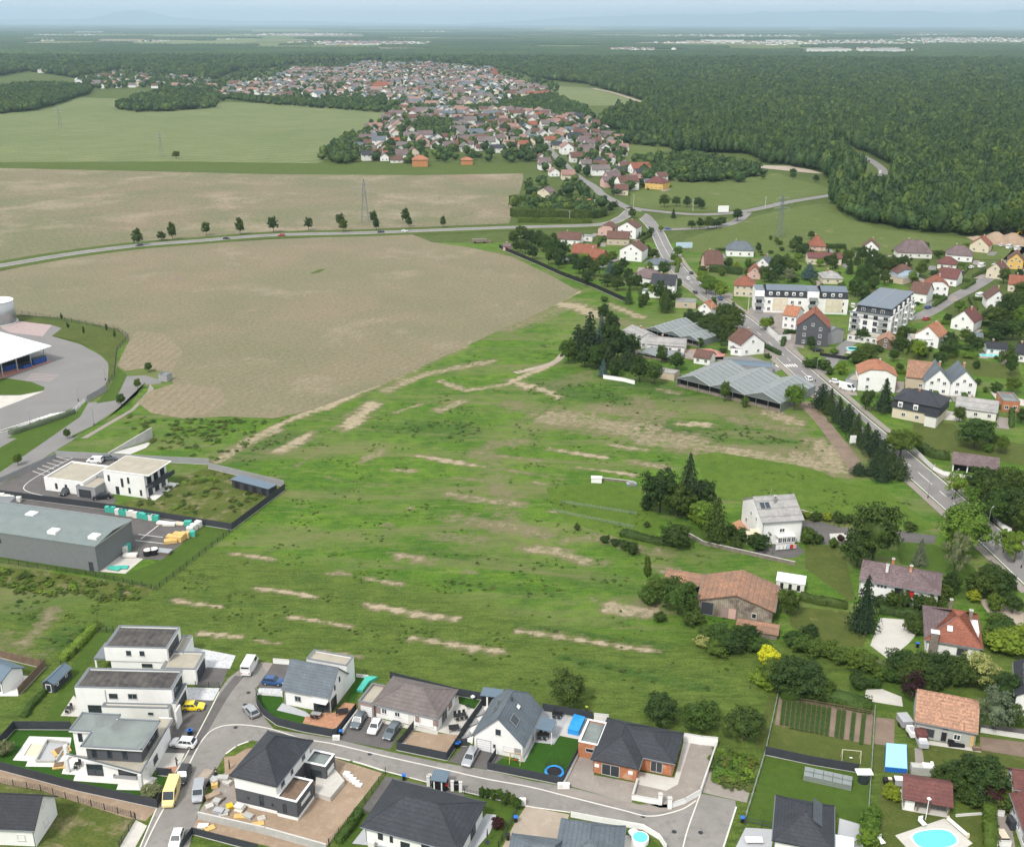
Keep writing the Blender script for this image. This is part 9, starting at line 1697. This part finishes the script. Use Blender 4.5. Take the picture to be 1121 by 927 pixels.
boxes('load of sand on the pickup behind its cab','sand_load','sand',zX(1050,445),[('tray','grey',-.9,-1.6,.7,.9,1.6,1.15),('sand','track',-.8,-1.5,1.15,.8,1.5,1.3),('wheel','black',-1,-1,0,-.8,-.3,.6),('wheel','black',.8,-1,0,1,-.3,.6)],-.25)
boxes('pile of broken pallets beside the pool being built','board_pile','boards',zX(320,290),[('boards','yellowwood',-1.5,-1,0,1.2,1,.3),('boards','wood',-1.0,-.7,.3,.9,.8,.5)],.7);boxes('small pile of boards on the terrace step','board_pile','boards',zX(305,365),[('boards','yellowwood',-1.0,-.8,0,1.0,.8,.25),('boards','wood',-.8,-.5,.25,.6,.6,.4)],.2)
boxes('white garden shed box in the open meadow','white_box','box',u_(690,402),[('box','white',-1.4,-.8,0,1.4,.8,1.3),('roof','offwhite',-1.5,-.9,1.3,1.5,.9,1.4)],-.1);boxes('grey tarpaulin heap at the edge of the dark trees','tarp_heap','heap',u_(795,412),[('heap','metal',-1.4,-.8,0,1.2,.8,.7),('top','grey',-.7,-.5,.7,.6,.5,1.1)],.2);fence('low rubble bank beside the white box',[u_(705,395),u_(790,405)],.6,'wall','stone')
boxes('dark vehicle wreck with junk at the corner of the field','trailer','trailer',s_(1050,172),[('body','stone',-4,-1.2,.5,4,1.2,2.2),('wheel','black',-3,-1.3,0,-2,-1.2,.9),('wheel','black',2,-1.3,0,3,-1.2,.9),('junk','wood',4,-1,0,6.5,1.2,1.2)],.1)
for i,(x,y,mt)in enumerate([(238,125,'white'),(262,118,'offwhite'),(290,112,'white'),(310,122,'offwhite'),(340,108,'white'),(365,112,'cream'),(390,112,'offwhite'),(418,108,'white'),(505,110,'white')]):boxes('pale caravan in the yard at the village edge','caravan','caravan',p_(x,y),[('body',mt,-2.6,-1.1,.5,2.6,1.1,2.6),('roof','white',-2.5,-1,2.6,2.5,1,2.75),('window','glass',-1.2,-1.13,1.4,.8,-1.1,2.1),('wheel','black',-.4,-1.15,0,.4,-.95,.6)],rp.uniform(-.3,.3),'caravans at the village edge')
t=thing('tent','small house shaped tent with orange roof at the village edge','tent',G(p_(462,128)),.1);wing(t,-4.5,-3,4.5,3,3.4,'g',2.2,'x',('g','g'),.3,.2,wall='white',rm='roof_orange')
# ---- light, air, camera
w=bpy.data.worlds.new('World');scene.world=w;w.use_nodes=True;nt=w.node_tree;bg=nt.nodes['Background']
SUN_EL,SUN_AZ=math.radians(52),math.radians(215)
sky=nt.nodes.new('ShaderNodeTexSky');sky.sky_type='NISHITA';sky.sun_disc=False;sky.sun_elevation=SUN_EL;sky.sun_rotation=SUN_AZ;sky.air_density=1.2;sky.dust_density=3.0;sky.ozone_density=1.0
tcw=nt.nodes.new('ShaderNodeTexCoord').outputs['Generated']
mpw=nt.nodes.new('ShaderNodeMapping');mpw.inputs['Scale'].default_value=(1.2,1.2,6);nt.links.new(tcw,mpw.inputs[0])
cl=noise_n(nt,1.6,5,.6,mpw.outputs[0],.3)
cloud=ramp(nt,cl,[(.3,(6.3,6.6,6.8)),(.7,(8.2,8.2,8.1))])
nt.links.new(mixc(nt,.92,sky.outputs[0],cloud),bg.inputs[0]);bg.inputs[1].default_value=SKYS*.92
sd=bpy.data.lights.new('sun','SUN');sd.energy=SUNS;sd.angle=math.radians(10);sd.color=(1,.95,.88)
so=bpy.data.objects.new('sun',sd);COL.objects.link(so)
dirv=Vector((math.sin(SUN_AZ)*math.cos(SUN_EL),math.cos(SUN_AZ)*math.cos(SUN_EL),math.sin(SUN_EL)))
so.rotation_euler=dirv.to_track_quat('Z','Y').to_euler();so.location=(0,0,300)
if HAZE:
 hz=MB().box(-40000,-600,-2,40000,58500,HZTOP).build('haze',None)
 hm=bpy.data.materials.new('thin_haze');hm.use_nodes=True;t=hm.node_tree;t.nodes.remove(t.nodes['Principled BSDF'])
 pv=t.nodes.new('ShaderNodeVolumePrincipled');pv.inputs['Color'].default_value=HZC;pv.inputs['Density'].default_value=HAZE;pv.inputs['Anisotropy'].default_value=.3
 t.links.new(pv.outputs[0],t.nodes['Material Output'].inputs['Volume']);hz.data.materials.clear();hz.data.materials.append(hm)
 hm.cycles.homogeneous_volume=True if hasattr(hm,'cycles')and hasattr(hm.cycles,'homogeneous_volume')else True
 tag(hz,'thin bluish haze over the plain',None,None,'stuff')
cd=bpy.data.cameras.new('camera');cam=bpy.data.objects.new('camera',cd);COL.objects.link(cam);scene.camera=cam
cd.sensor_width=36;cd.lens=F/1121*36;cd.clip_start=1;cd.clip_end=120000
cam.matrix_world=Matrix.Translation((0,0,HC))@Matrix.Rotation(math.pi/2-PITCH,4,'X')@Matrix.Rotation(ROLL,4,'Z')
scene.view_settings.view_transform='Standard';scene.view_settings.look='None';scene.view_settings.gamma=1;scene.view_settings.exposure=EXPO
scene.cycles.max_bounces=5;scene.cycles.diffuse_bounces=2;scene.cycles.glossy_bounces=2;scene.cycles.transmission_bounces=2;scene.cycles.volume_bounces=1;scene.cycles.transparent_max_bounces=4
scene.cycles.use_denoising=True;scene.cycles.use_adaptive_sampling=True;scene.cycles.adaptive_threshold=.02
scene.render.engine='CYCLES'
